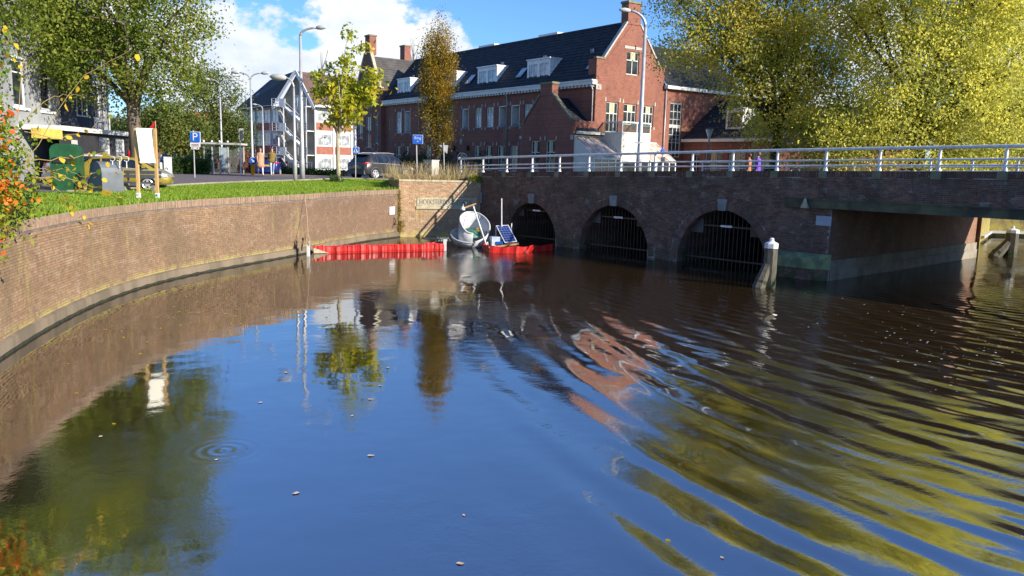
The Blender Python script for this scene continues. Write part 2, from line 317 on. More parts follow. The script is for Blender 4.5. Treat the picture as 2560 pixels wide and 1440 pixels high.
def groundmats():
    # lawn
    mt, nt, N, L, bs = newmat('lawn_grass'); f = mapr(N, L, noise(N, L, .35, 5, .6, world=True), .35, .65)
    c = mixc(N, L, f, (.19, .31, .02), (.13, .23, .016)); c = mixc(N, L, mapr(N, L, noise(N, L, 14, 4, .7, world=True), .4, .65), c, (.24, .37, .03))
    c = mixc(N, L, mapr(N, L, noise(N, L, 1.1, 6, .7, world=True), .56, .70, 0, .75), c, (.20, .20, .07))
    L.new(c, bs.inputs['Base Color']); bs.inputs['Roughness'].default_value = .9; bs.inputs['Specular IOR Level'].default_value = .1; bumpn(N, L, noise(N, L, 25, 4, world=True), 1, .05, bs); M['lawn'] = mt
    mt, nt, N, L, bs = newmat('paving_brick'); b = N.new('ShaderNodeTexBrick'); g = N.new('ShaderNodeNewGeometry'); mp = N.new('ShaderNodeMapping'); mp.inputs['Rotation'].default_value = (0, 0, rad(38))
    L.new(g.outputs['Position'], mp.inputs[0]); L.new(mp.outputs[0], b.inputs['Vector']); b.inputs['Scale'].default_value = 1; b.inputs['Brick Width'].default_value = .21; b.inputs['Row Height'].default_value = .105; b.inputs['Mortar Size'].default_value = .006
    b.inputs['Color1'].default_value = (.13, .105, .11, 1); b.inputs['Color2'].default_value = (.19, .155, .155, 1); b.inputs['Mortar'].default_value = (.06, .055, .05, 1)
    c = mixc(N, L, mapr(N, L, noise(N, L, .4, 5, .6, world=True), .35, .65, 0, .5), b.outputs[0], (.11, .10, .11)); L.new(c, bs.inputs['Base Color']); bs.inputs['Roughness'].default_value = .8; M['road'] = mt
    M['pavement'] = mat('pavement_tiles', (.24, .17, .13), .85, (.17, .12, .095), 2)
    M['asphalt'] = mat('asphalt', (.055, .055, .056), .9, (.04, .04, .042), 3)
    M['soil'] = mat('bank_soil', (.11, .10, .05), .95, (.07, .075, .03), 1)
    # water
    mt, nt, N, L, bs = newmat('canal_water'); g = N.new('ShaderNodeNewGeometry'); P = g.outputs['Position']; sp = N.new('ShaderNodeSeparateXYZ'); L.new(P, sp.inputs[0])
    bs.inputs['Base Color'].default_value = (.026, .016, .007, 1); bs.inputs['Roughness'].default_value = .015; bs.inputs['IOR'].default_value = 6.0
    def dist_to(cx, cy):
        v = N.new('ShaderNodeVectorMath'); v.operation = 'DISTANCE'; cb = N.new('ShaderNodeCombineXYZ'); L.new(sp.outputs[0], cb.inputs[0]); L.new(sp.outputs[1], cb.inputs[1]); L.new(cb.outputs[0], v.inputs[0]); v.inputs[1].default_value = (cx, cy, 0); return v.outputs['Value']
    def train(cx, cy, lam, amp, wob, wsc):
        d = mathn(N, L, 'ADD', dist_to(cx, cy), mathn(N, L, 'MULTIPLY', mathn(N, L, 'SUBTRACT', noise(N, L, wsc, 2, .5, world=True), .5), wob))
        return mathn(N, L, 'MULTIPLY', mathn(N, L, 'SINE', mathn(N, L, 'MULTIPLY', d, 2 * math.pi / lam)), amp)
    # masks: the wake lies to the right of a slanting line, its fine ripples farther right
    e1 = mathn(N, L, 'ADD', sp.outputs[0], mathn(N, L, 'MULTIPLY', sp.outputs[1], .17))
    wake = mathn(N, L, 'MULTIPLY', mapr(N, L, e1, .8, 4.2), mapr(N, L, sp.outputs[1], 33, 17, .12, 1))
    fine = mathn(N, L, 'MULTIPLY', mapr(N, L, e1, 4.5, 9), mapr(N, L, sp.outputs[1], 34, 20, .15, 1))
    big = mathn(N, L, 'MULTIPLY', mathn(N, L, 'ADD', train(27.5, 24, 0.98, .0098, .6, .3), train(29, 22, .58, .0024, .5, .35)), mathn(N, L, 'MULTIPLY', wake, mapr(N, L, noise(N, L, .33, 3, .6, (1, 1, 1), world=True), .3, .7, .8, 1.12)))
    sm = mathn(N, L, 'MULTIPLY', mathn(N, L, 'ADD', train(28, 37, .52, .0030, .4, .4), train(26, 30, .36, .0009, .4, .7)), fine)
    patch = mapr(N, L, noise(N, L, .22, 3, .6, world=True), .4, .62, .12, 1)
    rip = mathn(N, L, 'MULTIPLY', mathn(N, L, 'SUBTRACT', noise(N, L, 3.6, 3, .55, (1, 1, 1), world=True), .5), .0066)
    rip2 = mathn(N, L, 'MULTIPLY', mathn(N, L, 'SUBTRACT', noise(N, L, 13, 3, .6, world=True), .5), .0058)
    gust = mathn(N, L, 'MAXIMUM', mapr(N, L, e1, -4, 6, .22, 1), mapr(N, L, sp.outputs[1], 13, 9, 0, .8))
    far = mapr(N, L, sp.outputs[1], 22, 36, .55, 1.5)
    ring = mathn(N, L, 'MULTIPLY', mathn(N, L, 'SINE', mathn(N, L, 'MULTIPLY', dist_to(-3.95, 10.6), 2 * math.pi / .16)), mapr(N, L, dist_to(-3.95, 10.6), .75, .05, 0, .0016))
    small = mathn(N, L, 'MULTIPLY', mathn(N, L, 'ADD', rip, rip2), mathn(N, L, 'MULTIPLY', mathn(N, L, 'MULTIPLY', patch, gust), far))
    swell = mathn(N, L, 'MULTIPLY', mathn(N, L, 'SUBTRACT', noise(N, L, .9, 2, .5, world=True), .5), .009)
    h = mathn(N, L, 'ADD', mathn(N, L, 'ADD', big, sm), mathn(N, L, 'ADD', mathn(N, L, 'ADD', small, swell), ring))
    bumpn(N, L, h, 1, 1, bs); M['water'] = mt
groundmats()
def to_mesh(ob):
    dg = bpy.context.evaluated_depsgraph_get(); me = bpy.data.meshes.new_from_object(ob.evaluated_get(dg)); n = ob.name; p = ob.parent; l = ob.location.copy(); r = ob.rotation_euler.copy(); s = ob.scale.copy()
    bpy.data.objects.remove(ob); o = bpy.data.objects.new('lettering', me); COL.objects.link(o); o.parent = p; o.location = l; o.rotation_euler = r; o.scale = s; return o
# ================================================================== SETTING
WP = [(-3.2, -14), (-4.6, -6), (-6.0, 1), (-7.4, 6.5), (-8.6, 10.4), (-9.5, 13.2), (-10.2, 15.7), (-10.8, 18.1), (-11.3, 20.9), (-11.5, 23.3), (-11.42, 25.6), (-11.05, 27.7), (-10.3, 30.4), (-9.15, 34.1), (-8.45, 37.4), (-7.5, 40.9), (-6.25, 43.6)]
def chaikin(P, n=3):
    for _ in range(n):
        Q = [P[0]]
        for a, b in zip(P[:-1], P[1:]): Q += [(.75 * a[0] + .25 * b[0], .75 * a[1] + .25 * b[1]), (.25 * a[0] + .75 * b[0], .25 * a[1] + .75 * b[1])]
        P = Q + [P[-1]]
    return P
WS = np.array(chaikin(WP)); WD = np.concatenate([[0], np.cumsum(np.hypot(*np.diff(WS, axis=0).T))])
def wall_at(s):
    s = np.asarray(s, float); p = np.stack([np.interp(s, WD, WS[:, 0]), np.interp(s, WD, WS[:, 1])], -1); e = .15
    q = np.stack([np.interp(s + e, WD, WS[:, 0]) - np.interp(s - e, WD, WS[:, 0]), np.interp(s + e, WD, WS[:, 1]) - np.interp(s - e, WD, WS[:, 1])], -1)
    t = q / np.linalg.norm(q, axis=-1, keepdims=True); return p, t
def wall_d(x, y): return float(np.min(np.hypot(WS[:, 0] - x, WS[:, 1] - y)))
KC = np.array([-1.9, 45.1]); BE = np.array([.6712, -.7413]); BN = np.array([-.7413, -.6712])      # bridge corner, direction, outward normal
AC = np.array([-6.25, 43.6]); AD = (KC - AC) / np.linalg.norm(KC - AC); AN = np.array([AD[1], -AD[0]])
BW = 15.5
def bz(s): return 3.58 + .0303 * s - .00025 * s * s              # top of the bridge parapet
def bp(s, d=0., z=0.):                                           # point on the bridge: s along, d outwards
    q = KC + BE * s + BN * d; return Vector((q[0], q[1], z))
def sstep(x): x = min(1, max(0, x)); return x * x * (3 - 2 * x)
def gh(x, y):                                                    # height of the ground
    h = 2.56 + sstep((y - 31) / 16) * .39 * min(1, wall_d(x, y) / 7.) if y < 62 else 2.95
    h -= .9 * sstep((y - 78) / 40) * sstep((-x - 10) / 20)
    s = (x - KC[0]) * BE[0] + (y - KC[1]) * BE[1]; d = (x - KC[0]) * BN[0] + (y - KC[1]) * BN[1]
    if d < .5 and s > -14: h = max(h, 2.95 + .45 * sstep((s + 14) / 14) * sstep((s + 14) / 14))
    return h
def gp(x, y):                                                    # ground point seen at photo pixel
    z = 2.8
    for _ in range(6):
        p = on_z(x, y, z); z = .5 * z + .5 * gh(p.x, p.y)
    return Vector((p.x, p.y, gh(p.x, p.y)))
def make_ground():
    wl = [tuple(p) for p in WS[::2]] + [tuple(WS[-1])]
    lawn = wl + [(-7.45, 47.2), (-7.6, 50.2), (-10.4, 49.6), (-12, 45.2), (-13.9, 41.4), (-15.6, 37.8), (-16.6, 33.6), (-17.4, 31.2), (-20, 24), (-22, 10), (-20, -14)]
    road = [(-17.4, 31.2), (-16.6, 33.6), (-15.6, 37.8), (-13.9, 41.4), (-12, 45.2), (-10.4, 49.6), (-7.6, 50.2), (-2.6, 50), (8, 56.4), (1, 62), (-8, 63), (-14, 55.2), (-19, 53.6), (-26, 52.4), (-30, 50), (-24, 40), (-22, 31)]
    pave = [(-8, 63), (-14, 55.2), (-19, 53.6), (-26, 52.4), (-30, 50), (-36, 52), (-30, 62), (-16, 68)]
    F = KC - BN * BW
    # outline of all the land, water left free
    far = [tuple(AC), tuple(KC), tuple(KC - BN * 3), tuple(KC - BN * 11), tuple(F), tuple(F + BE * 10), tuple(F + BE * 20.5), (26.5, 45.5), (29.5, 50.5), (33, 55.6), (42, 55.2), (60, 54), (300, 50), (300, 900), (-300, 900), (-300, -14)]
    outline = wl[:-1] + far
    verts = []; edges = []
    def poly(P):
        b = len(verts)
        for p in P: verts.append(Vector(p))
        for i in range(len(P)): edges.append((b + i, b + (i + 1) % len(P)))
    poly(outline); poly(lawn); poly(road); poly(pave)
    def inside(p, P):
        c = False; j = len(P) - 1
        for i in range(len(P)):
            if (P[i][1] > p[1]) != (P[j][1] > p[1]) and p[0] < (P[j][0] - P[i][0]) * (p[1] - P[i][1]) / (P[j][1] - P[i][1]) + P[i][0]: c = not c
            j = i
        return c
    for gx in np.arange(-60, 50, 1.7):
        for gy in np.arange(-12, 125, 1.7):
            p = (gx + R.uniform(-.3, .3), gy + R.uniform(-.3, .3))
            if (gy > 70 or gx < -32) and R.random() < .7: continue
            if inside(p, outline): verts.append(Vector(p))
    V, E_, F_, *_r = delaunay_2d_cdt(verts, edges, [], 0, 1e-4)
    zones = {'lawn': [], 'road': [], 'pavement': [], 'ground': []}
    for f in F_:
        c = ((V[f[0]].x + V[f[1]].x + V[f[2]].x) / 3, (V[f[0]].y + V[f[1]].y + V[f[2]].y) / 3)
        if not inside(c, outline): continue
        k = 'lawn' if inside(c, lawn) else 'road' if inside(c, road) else 'pavement' if inside(c, pave) else 'ground'; zones[k].append(f)
    for k, fs in zones.items():
        mb = MB(); ix = {}
        for f in fs:
            g = []
            for i in f:
                if i not in ix: ix[i] = len(mb.v); mb.v.append((V[i].x, V[i].y, gh(V[i].x, V[i].y)))
                g.append(ix[i])
            a, b, c = (Vector(mb.v[q]) for q in g)
            if (b - a).cross(c - a).z < 0: g = g[::-1]
            mb.f.append(tuple(g)); mb.a.append(.5)
        o = mb.build({'lawn': 'lawn', 'road': 'road', 'pavement': 'pavement', 'ground': 'ground'}[k], M[{'lawn': 'lawn', 'road': 'road', 'pavement': 'pavement', 'ground': 'soil'}[k]], smooth=True); tag(o, kind='structure')
        if k == 'lawn': grass_blades(V, fs)
    # kerb between lawn and road
    kb = MB(); pl = [(-17.4, 31.2), (-16.6, 33.6), (-15.6, 37.8), (-13.9, 41.4), (-12, 45.2), (-10.4, 49.6), (-7.7, 50.2)]
    for a, b in zip(pl[:-1], pl[1:]):
        for t in np.linspace(0, 1, 5)[:-1]:
            q0 = Vector(a).lerp(Vector(b), t); q1 = Vector(a).lerp(Vector(b), t + .25)
            kb.bar((q0.x, q0.y, gh(*q0) - .0), (q1.x, q1.y, gh(*q1) - .0), .12, .14)
    tag(kb.build('kerb', M['concrete']), kind='structure')
    w = MB().quad((-300, -60, 0), (300, -60, 0), (300, 300, 0), (-300, 300, 0)); tag(w.build('water', M['water']), kind='structure')
    b = MB().quad((-60, -40, -1.6), (80, -40, -1.6), (80, 80, -1.6), (-60, 80, -1.6)); tag(b.build('canal_bed', M['soil']), kind='structure')
def grass_blades(V, fs):
    out = []; tris = [[(V[i].x, V[i].y) for i in f] for f in fs]
    ar = np.array([abs((t[1][0] - t[0][0]) * (t[2][1] - t[0][1]) - (t[2][0] - t[0][0]) * (t[1][1] - t[0][1])) for t in tris])
    cy_ = np.array([sum(q[1] for q in t) / 3 for t in tris]); wt = ar * np.where((cy_ > 12) & (cy_ < 51), 1, 0.0); wt /= wt.sum()
    n = 60000; idx = rng.choice(len(tris), n, p=wt); r1 = np.sqrt(rng.random(n)); r2 = rng.random(n); T = np.array(tris)[idx]
    p = T[:, 0] * (1 - r1)[:, None] + T[:, 1] * (r1 * (1 - r2))[:, None] + T[:, 2] * (r1 * r2)[:, None]
    z = np.array([gh(a, b) for a, b in p[::4]]); z = np.repeat(z, 4)[:n] * 0 + np.array([0.0] * n)
    # height from the triangle's own corners
    Z = np.array([[gh(*q) for q in t] for t in tris])[idx]; z = Z[:, 0] * (1 - r1) + Z[:, 1] * r1 * (1 - r2) + Z[:, 2] * r1 * r2
    an = rng.random(n) * 6.283; h = .035 + .06 * rng.random(n) ** 2; w = .012 + .012 * rng.random(n); le = rng.normal(0, .03, (n, 2))
    # taller fringe along the quay
    dq = np.min(np.hypot(p[:, 0][:, None] - WS[::6, 0], p[:, 1][:, None] - WS[::6, 1]), axis=1); h *= 1 + 1.2 * (dq < .7)
    B = np.stack([p[:, 0], p[:, 1], z - .01], -1); dx = np.stack([np.cos(an) * w, np.sin(an) * w, 0 * w], -1)
    top = B + np.stack([le[:, 0], le[:, 1], h], -1); Q = np.stack([B - dx, B + dx, top], 1)
    o = quads('grass', Q, rng.random(n), leafmat('grass_blades', [(0, (.13, .25, .015)), (.5, (.19, .30, .025)), (.85, (.27, .37, .04)), (1, (.40, .38, .09))], .3)); tag(o, 'short mown green grass on the quay lawn', 'grass', kind='stuff')
# ------------------------------------------------------------------ brick laying
BRICK_ME = {}
def brick_mesh(mt, name):
    if mt.name not in BRICK_ME:
        b = MB(); x, z = .5, .5
        e = .03; vs = [(-.5, 0, -.5), (.5, 0, -.5), (.5, 0, .5), (-.5, 0, .5), (-.5 + e, -1, -.5 + 2 * e), (.5 - e, -1, -.5 + 2 * e), (.5 - e, -1, .5 - 2 * e), (-.5 + e, -1, .5 - 2 * e)]
        b.add(vs, ((4, 5, 6, 7), (0, 1, 5, 4), (1, 2, 6, 5), (2, 3, 7, 6), (3, 0, 4, 7)), 0); BRICK_ME[mt.name] = b.mesh(name, mt)
    return BRICK_ME[mt.name]
def lay(parent, C_, T_, N_, ln, hh, zc, mt, name='brick', keep=300, depth=.014, visible=None):
    """C_ (n,2) foot of each brick on the wall face, T_ tangents, N_ outward normals, sizes, heights of centres"""
    n = len(ln); dep = depth * (1 + .9 * (rng.random(n) - .5)); me = brick_mesh(mt, name)
    cx = C_[:, 0]; cyy = C_[:, 1]
    # size each brick shows in the photograph
    v = np.stack([cx, cyy, zc - CAM_H], -1); fz = v @ np.array(fw); u_ = 1280 + FPX * (v @ np.array(rt)) / fz; w_ = 720 - FPX * (v @ np.array(up)) / fz
    vd = -v / np.linalg.norm(v, axis=1, keepdims=True); facing = np.abs(vd[:, 0] * N_[:, 0] + vd[:, 1] * N_[:, 1])
    area = np.where((fz > 0) & (u_ > 20) & (u_ < 2540) & (w_ > 0) & (w_ < 1440), ln * hh * facing / fz ** 2, 0)
    if visible is not None: area = area * visible(u_, w_)
    order = np.argsort(-area); big = order[:keep]; rest = np.setdiff1d(np.arange(n), big); pl = world_loc(parent)
    for i in big:
        o = bpy.data.objects.new(name, me); COL.objects.link(o); o.parent = parent
        o.location = (cx[i] - pl.x, cyy[i] - pl.y, zc[i] - pl.z); o.rotation_euler = (0, 0, math.atan2(T_[i, 1], T_[i, 0])); o.scale = (ln[i], dep[i], hh[i])
    i = rest; t3 = np.concatenate([T_[i], np.zeros((len(i), 1))], 1); n3 = np.concatenate([N_[i], np.zeros((len(i), 1))], 1); z3 = np.array([0, 0, 1.])
    c = np.stack([cx[i], cyy[i], zc[i]], -1); a = t3 * ln[i][:, None] / 2; b = z3 * hh[i][:, None] / 2; d = n3 * dep[i][:, None]; e = .94; eb = .88
    B = [c - a - b, c + a - b, c + a + b, c - a + b]; F = [c - a * e - b * eb + d, c + a * e - b * eb + d, c + a * e + b * eb + d, c - a * e + b * eb + d]
    Q = np.concatenate([np.stack(q, 1) for q in (F, [B[0], B[1], F[1], F[0]], [B[1], B[2], F[2], F[1]], [B[2], B[3], F[3], F[2]], [B[3], B[0], F[0], F[3]])])
    o = quads('brickwork', Q, np.tile(rng.random(len(i)), 5), mt, parent, pl); o['kind'] = 'stuff'; return o
def courses(s0, s1, z0, z1, ch, bl, hole=None, joint=.011):
    S, Z, Ln = [], [], []; k = 0; z = z0
    while z + ch <= z1 + 1e-6:
        x = s0 - (0, bl * .5)[k % 2]; head = k % 4 >= 2
        while x < s1:
            l = bl if not (head and R.random() < .55) else bl * .5
            a, b = max(x, s0), min(x + l, s1)
            if b - a > .05:
                if hole is None or not (hole(a, z + ch / 2) or hole(b, z + ch / 2)): S.append((a + b) / 2); Z.append(z + ch / 2); Ln.append(b - a - joint)
                elif not hole((a + b) / 2, z + ch / 2):
                    while hole(a, z + ch / 2) and b - a > .04: a += .02
                    while hole(b, z + ch / 2) and b - a > .04: b -= .02
                    if b - a > .05: S.append((a + b) / 2); Z.append(z + ch / 2); Ln.append(b - a - joint)
            x += l
        z += ch; k += 1
    return np.array(S), np.array(Z), np.array(Ln)
def make_quay():
    q = thing('quay_wall', (-9.15, 34.1, 0), 'long curved sunlit brick quay wall with a soldier course along the lawn', 'wall')
    smax = WD[-1]; i0 = float(np.interp(10.5, WS[:, 1], WD)); TOP = lambda s: wall_top(s)
    ch = .0655; S, Z, Ln = courses(i0, smax, .30, 2.33, ch, .225)
    p, t = wall_at(S); nn = np.stack([t[:, 1], -t[:, 0]], -1)
    lay(q, p, t, nn, Ln, np.full(len(S), ch - .011), Z, M['quay'], 'brick', 300, visible=lambda u, w: (u > 40))
    # soldier course
    S2 = np.arange(i0, smax, .069); p, t = wall_at(S2); nn = np.stack([t[:, 1], -t[:, 0]], -1); zt = np.array([gh(*a) for a in p]) + .0
    lay(q, p, t, nn, np.full(len(S2), .058), np.full(len(S2), .25), zt - .115, M['quay_cap'], 'soldier_brick', 300, depth=.02)
    mb = MB(); ss = np.linspace(0, smax, 160); p, t = wall_at(ss); nn = np.stack([t[:, 1], -t[:, 0]], -1)
    for a in range(len(ss) - 1):
        zt0, zt1 = gh(*p[a]) - .01, gh(*p[a + 1]) - .01
        mb.quad((*p[a], -1.6), (*p[a + 1], -1.6), (*p[a + 1], zt1), (*p[a], zt0))
        b0, b1 = p[a] - nn[a] * .22, p[a + 1] - nn[a + 1] * .22
        mb.quad((*p[a], zt0), (*p[a + 1], zt1), (*b1, zt1 + .003), (*b0, zt0 + .003))
    mb.build('mortar', M['mortar_q'], q)
    ft = MB(); wd = MB()
    for a in range(len(ss) - 1):
        for mbb, d, z0, z1 in ((ft, .085, -.5, .27), (wd, .10, -.4, .055)):
            f0, f1 = p[a] + nn[a] * d, p[a + 1] + nn[a + 1] * d; j = (.012 * math.sin(a * 3.1), .012 * math.sin(a * 3.1 + 3.1)) if mbb is wd else (0, 0)
            mbb.quad((*f0, z0), (*f1, z0), (*f1, z1 + j[1]), (*f0, z1 + j[0])); mbb.quad((*f0, z1 + j[0]), (*f1, z1 + j[1]), (*p[a + 1], z1 + .03 + j[1]), (*p[a], z1 + .03 + j[0]))
    ft.build('footing', M['footing'], q); wd.build('weed_band', M['weed'], q)
def wall_top(s): return 2.6
ARCH = [(4.2, 1.88, 2.1), (9.82, 2.17, 2.26), (15.75, 2.2, 2.38)]
def in_arch(s, z, grow=0.):
    for c, w, h in ARCH:
        if abs(s - c) < w + grow and (z < 0 or ((s - c) / (w + grow)) ** 2 + (z / (h + grow)) ** 2 < 1): return True
    return False
PS = 20.45                                                        # where the boat passage begins
def make_bridge():
    b = thing('bridge', bp(14, 0, 0), 'long dark brick bridge with three arches and a flat boat passage', 'bridge')
    SE = 46.
    def hole(s, z):
        if in_arch(s, z, .34): return True
        if s > 18.55 and z < 3.0: return not (s < PS and z < 2.72)
        return z > bz(s) - .24
    ch = .066; S, Z, Ln = courses(0, 33, -.1, 4.3, ch, .225, hole)
    C_ = KC + BE * S[:, None]; n = len(S)
    lay(b, C_, np.tile(BE, (n, 1)), np.tile(BN, (n, 1)), Ln, np.full(n, ch - .011), Z, M['bridge'], 'brick', 300)
    S2 = np.arange(.1, 33, .068); S2 = np.array([s for s in S2 if abs((s + 2.0) % 2.0 - 0) > .17 and abs((s % 2.0) - 2.0) > .17]); n = len(S2); C_ = KC + BE * S2[:, None]
    lay(b, C_, np.tile(BE, (n, 1)), np.tile(BN, (n, 1)), np.full(n, .057), np.full(n, .21), np.array([bz(s) - .115 for s in S2]), M['bridge'], 'coping_brick', 200, depth=.03)
    # mortar sheet with the openings, in narrow upright strips
    mb = MB(); ss = np.arange(0, SE + .01, .08)
    def low(s):
        if s > PS: return 2.7
        for c, w, h in ARCH:
            if abs(s - c) < w: return h * math.sqrt(max(0, 1 - ((s - c) / w) ** 2))
        return -1.6
    for a, c in zip(ss[:-1], ss[1:]): mb.quad(bp(a, 0, low(a)), bp(c, 0, low(c)), bp(c, 0, bz(c)), bp(a, 0, bz(a)))
    mb.build('mortar', M['mortar_b'], b)
    # parapet top, back, deck and far face
    dk = MB(); pt = MB()
    for a, c in zip(ss[:-1:6], list(ss[6::6]) + [SE]):
        pt.quad(bp(a, .03, bz(a)), bp(c, .03, bz(c)), bp(c, -.42, bz(c)), bp(a, -.42, bz(a))); pt.quad(bp(a, -.42, bz(a)), bp(c, -.42, bz(c)), bp(c, -.42, bz(c) - .3), bp(a, -.42, bz(a) - .3))
        pt.quad(bp(a, -BW, bz(a)), bp(c, -BW, bz(c)), bp(c, -BW + .42, bz(c)), bp(a, -BW + .42, bz(a))); pt.quad(bp(a, -BW + .42, bz(a)), bp(c, -BW + .42, bz(c)), bp(c, -BW + .42, bz(c) - .3), bp(a, -BW + .42, bz(a) - .3))
        pt.quad(bp(a, -BW, bz(a)), bp(a, -BW, 2.7 if a > PS - .1 else -1), bp(c, -BW, 2.7 if a > PS - .1 else -1), bp(c, -BW, bz(c)))
        dk.quad(bp(a, -.42, bz(a) - .16), bp(c, -.42, bz(c) - .16), bp(c, -BW + .42, bz(c) - .16), bp(a, -BW + .42, bz(a) - .16))
    pt.build('parapet', M['bridge'], b); dk.build('deck', M['asphalt'], b)
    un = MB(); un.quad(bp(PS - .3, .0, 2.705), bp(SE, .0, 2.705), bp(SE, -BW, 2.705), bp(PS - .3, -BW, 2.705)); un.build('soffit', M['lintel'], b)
    # barrel vaults behind the arches
    for c, w, h in ARCH:
        v = MB(); th = np.linspace(0, math.pi, 25)
        pts = [(c - (w) * math.cos(q), h * math.sin(q)) for q in th]; pts = [(c - w, -1.6)] + pts + [(c + w, -1.6)]
        for (s0, z0), (s1, z1) in zip(pts[:-1], pts[1:]): v.quad(bp(s0, .0, z0), bp(s0, -11, z0), bp(s1, -11, z1), bp(s1, .0, z1))
        v.add([bp(s, -11, z) for s, z in pts], [tuple(range(len(pts)))]); v.build('vault', M['bridge'], b)
        # voussoirs, each a brick of its own
        n = int(math.pi * (w + h) / 2 / .085); me = brick_mesh(M['bridge'], 'brick'); pl = world_loc(b)
        for k in range(n):
            q = math.pi * (k + .5) / n
            if abs(q - math.pi / 2) < .085: continue
            sx, z = c - (w + .165) * math.cos(q), (h + .165) * math.sin(q)
            if z < .12: continue
            o = bpy.data.objects.new('arch_brick', me); COL.objects.link(o); o.parent = b
            nrm = Vector((-math.cos(q) / w, math.sin(q) / h)).normalized(); e3 = Vector((BE[0], BE[1], 0)); rv = e3 * nrm.x + Vector((0, 0, nrm.y)); o3 = Vector((BN[0], BN[1], 0)); tv = rv.cross(o3) * -1
            mm = Matrix((( tv.x, -o3.x, rv.x), (tv.y, -o3.y, rv.y), (tv.z, -o3.z, rv.z))).to_4x4()
            o.matrix_local = Matrix.Translation(bp(sx, 0, z) - pl) @ mm @ Matrix.Diagonal((.07, .022 + R.uniform(-.006, .006), .325, 1))
        ks = MB(); ks.prism([(-.17, h - .02), (.17, h - .02), (.225, h + .46), (-.225, h + .46)], bp(c, .075, 0), Vector((BE[0], BE[1], 0)), (0, 0, 1), Vector((-BN[0], -BN[1], 0)) * .2); ks.build('keystone', M['stone'], b)
    for k in range(0, 17):
        s = k * 2.0
        sb = MB(); sb.hexa(bp(s - .16, .045, bz(s) - .27), bp(s + .16, .045, 0) - bp(s - .16, .045, 0), bp(0, -.3, 0) - bp(0, 0, 0), (0, 0, .275)); sb.build('post_stone', M['mossstone'], b)
    # beam over the boat passage
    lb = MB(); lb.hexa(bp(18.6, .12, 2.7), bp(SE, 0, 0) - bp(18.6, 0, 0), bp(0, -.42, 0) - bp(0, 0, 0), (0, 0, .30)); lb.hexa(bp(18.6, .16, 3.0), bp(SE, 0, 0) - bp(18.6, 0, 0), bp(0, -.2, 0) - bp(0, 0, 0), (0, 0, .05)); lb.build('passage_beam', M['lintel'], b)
    # passage wall with stone plinth, and the far abutment out of view
    for s0, sg in ((PS, 1), (36.5, -1)):
        pw = MB(); pw.quad(bp(s0, 0, -1.6), bp(s0, -BW, -1.6), bp(s0, -BW, 2.7), bp(s0, 0, 2.7)); pw.quad(bp(s0, -BW, -1.6), bp(s0 - sg * 2, -BW, -1.6), bp(s0 - sg * 2, -BW, 2.7), bp(s0, -BW, 2.7)); pw.quad(bp(s0, 0, -1.6), bp(s0 - sg * 2.0, 0, -1.6), bp(s0 - sg * 2.0, 0, 2.7), bp(s0, 0, 2.7)) if sg < 0 else None
        pw.build('passage_wall', M['passage'], b)
        st = MB(); st.hexa(bp(s0, .05, -.6), bp(sg * .13, 0, 0) - bp(0, 0, 0), bp(0, -BW - .1, 0) - bp(0, 0, 0), (0, 0, 1.02)); st.hexa(bp(s0, .03, .42), bp(sg * .09, 0, 0) - bp(0, 0, 0), bp(0, -BW - .06, 0) - bp(0, 0, 0), (0, 0, .34)); st.build('stone_plinth', M['concrete'], b)
    # cutwater base in front of the pier
    base = [(18.15, 0), (18.35, .34), (18.9, .47), (19.7, .47), (20.3, .30), (20.6, 0)]
    for nm, z0, z1, g, mt in (('pier_base', -1.6, .42, 0, M['bridge']), ('pier_stone', .42, .78, .05, M['pierstone'])):
        cb = MB(); cb.prism([(x, d * (1 + g) + g * .6) for x, d in base], bp(0, 0, z0), Vector((BE[0], BE[1], 0)), Vector((BN[0], BN[1], 0)), (0, 0, z1 - z0)); cb.build(nm, mt, b)
    cb = MB(); n = len(base); lo_ = [bp(x, d * 1.05 + .03, .78) for x, d in base]; hi_ = [bp(x, max(.0, d * .35), .98) for x, d in base]
    cb.add(lo_ + hi_, [(i, i + 1, n + i + 1, n + i) for i in range(n - 1)] + [tuple(range(n, 2 * n))]); cb.build('pier_weathering', M['pierstone'], b)
    # bricks of the base
    S3, Z3, L3 = courses(18.5, 20.2, -.06, .4, .066, .225); C3 = KC + BE * S3[:, None] + BN * np.interp(S3, [x for x, _ in base], [d for _, d in base])[:, None]; n = len(S3)
    lay(b, C3, np.tile(BE, (n, 1)), np.tile(BN, (n, 1)), L3, np.full(n, .055), Z3, M['bridge'], 'brick', 40)
    pl = MB(); pl.hexa(bp(19.9, .03, 2.06), bp(.6, 0, 0) - bp(0, 0, 0), bp(0, .025, 0) - bp(0, 0, 0), (0, 0, .36)); tag(pl.build('wall_plate', mat('blue_grey_plate', (.33, .39, .47), .4, (.28, .34, .43), 2)), 'blank blue grey plate fixed beside the boat passage', 'plate')
    lt = MB(); lt.lathe([(.16, 0), (.15, .05), (.08, .22), (.06, .3), (.035, .36)], bp(19.48, .2, 2.68), 10); lt.bar(bp(19.48, .2, 3.02), bp(19.48, -.02, 3.02), .05, .05); tag(lt.build('passage_lamp', M['sandstone'], smooth=True), 'small pale bell shaped lamp on the beam above the pier', 'lamp')
    st = MB(); st.hexa(bp(.05, .06, 1.9), bp(.18, 0, 0) - bp(0, 0, 0), bp(0, .05, 0) - bp(0, 0, 0), (0, 0, .6)); st.build('corner_stone', M['stone'], b)
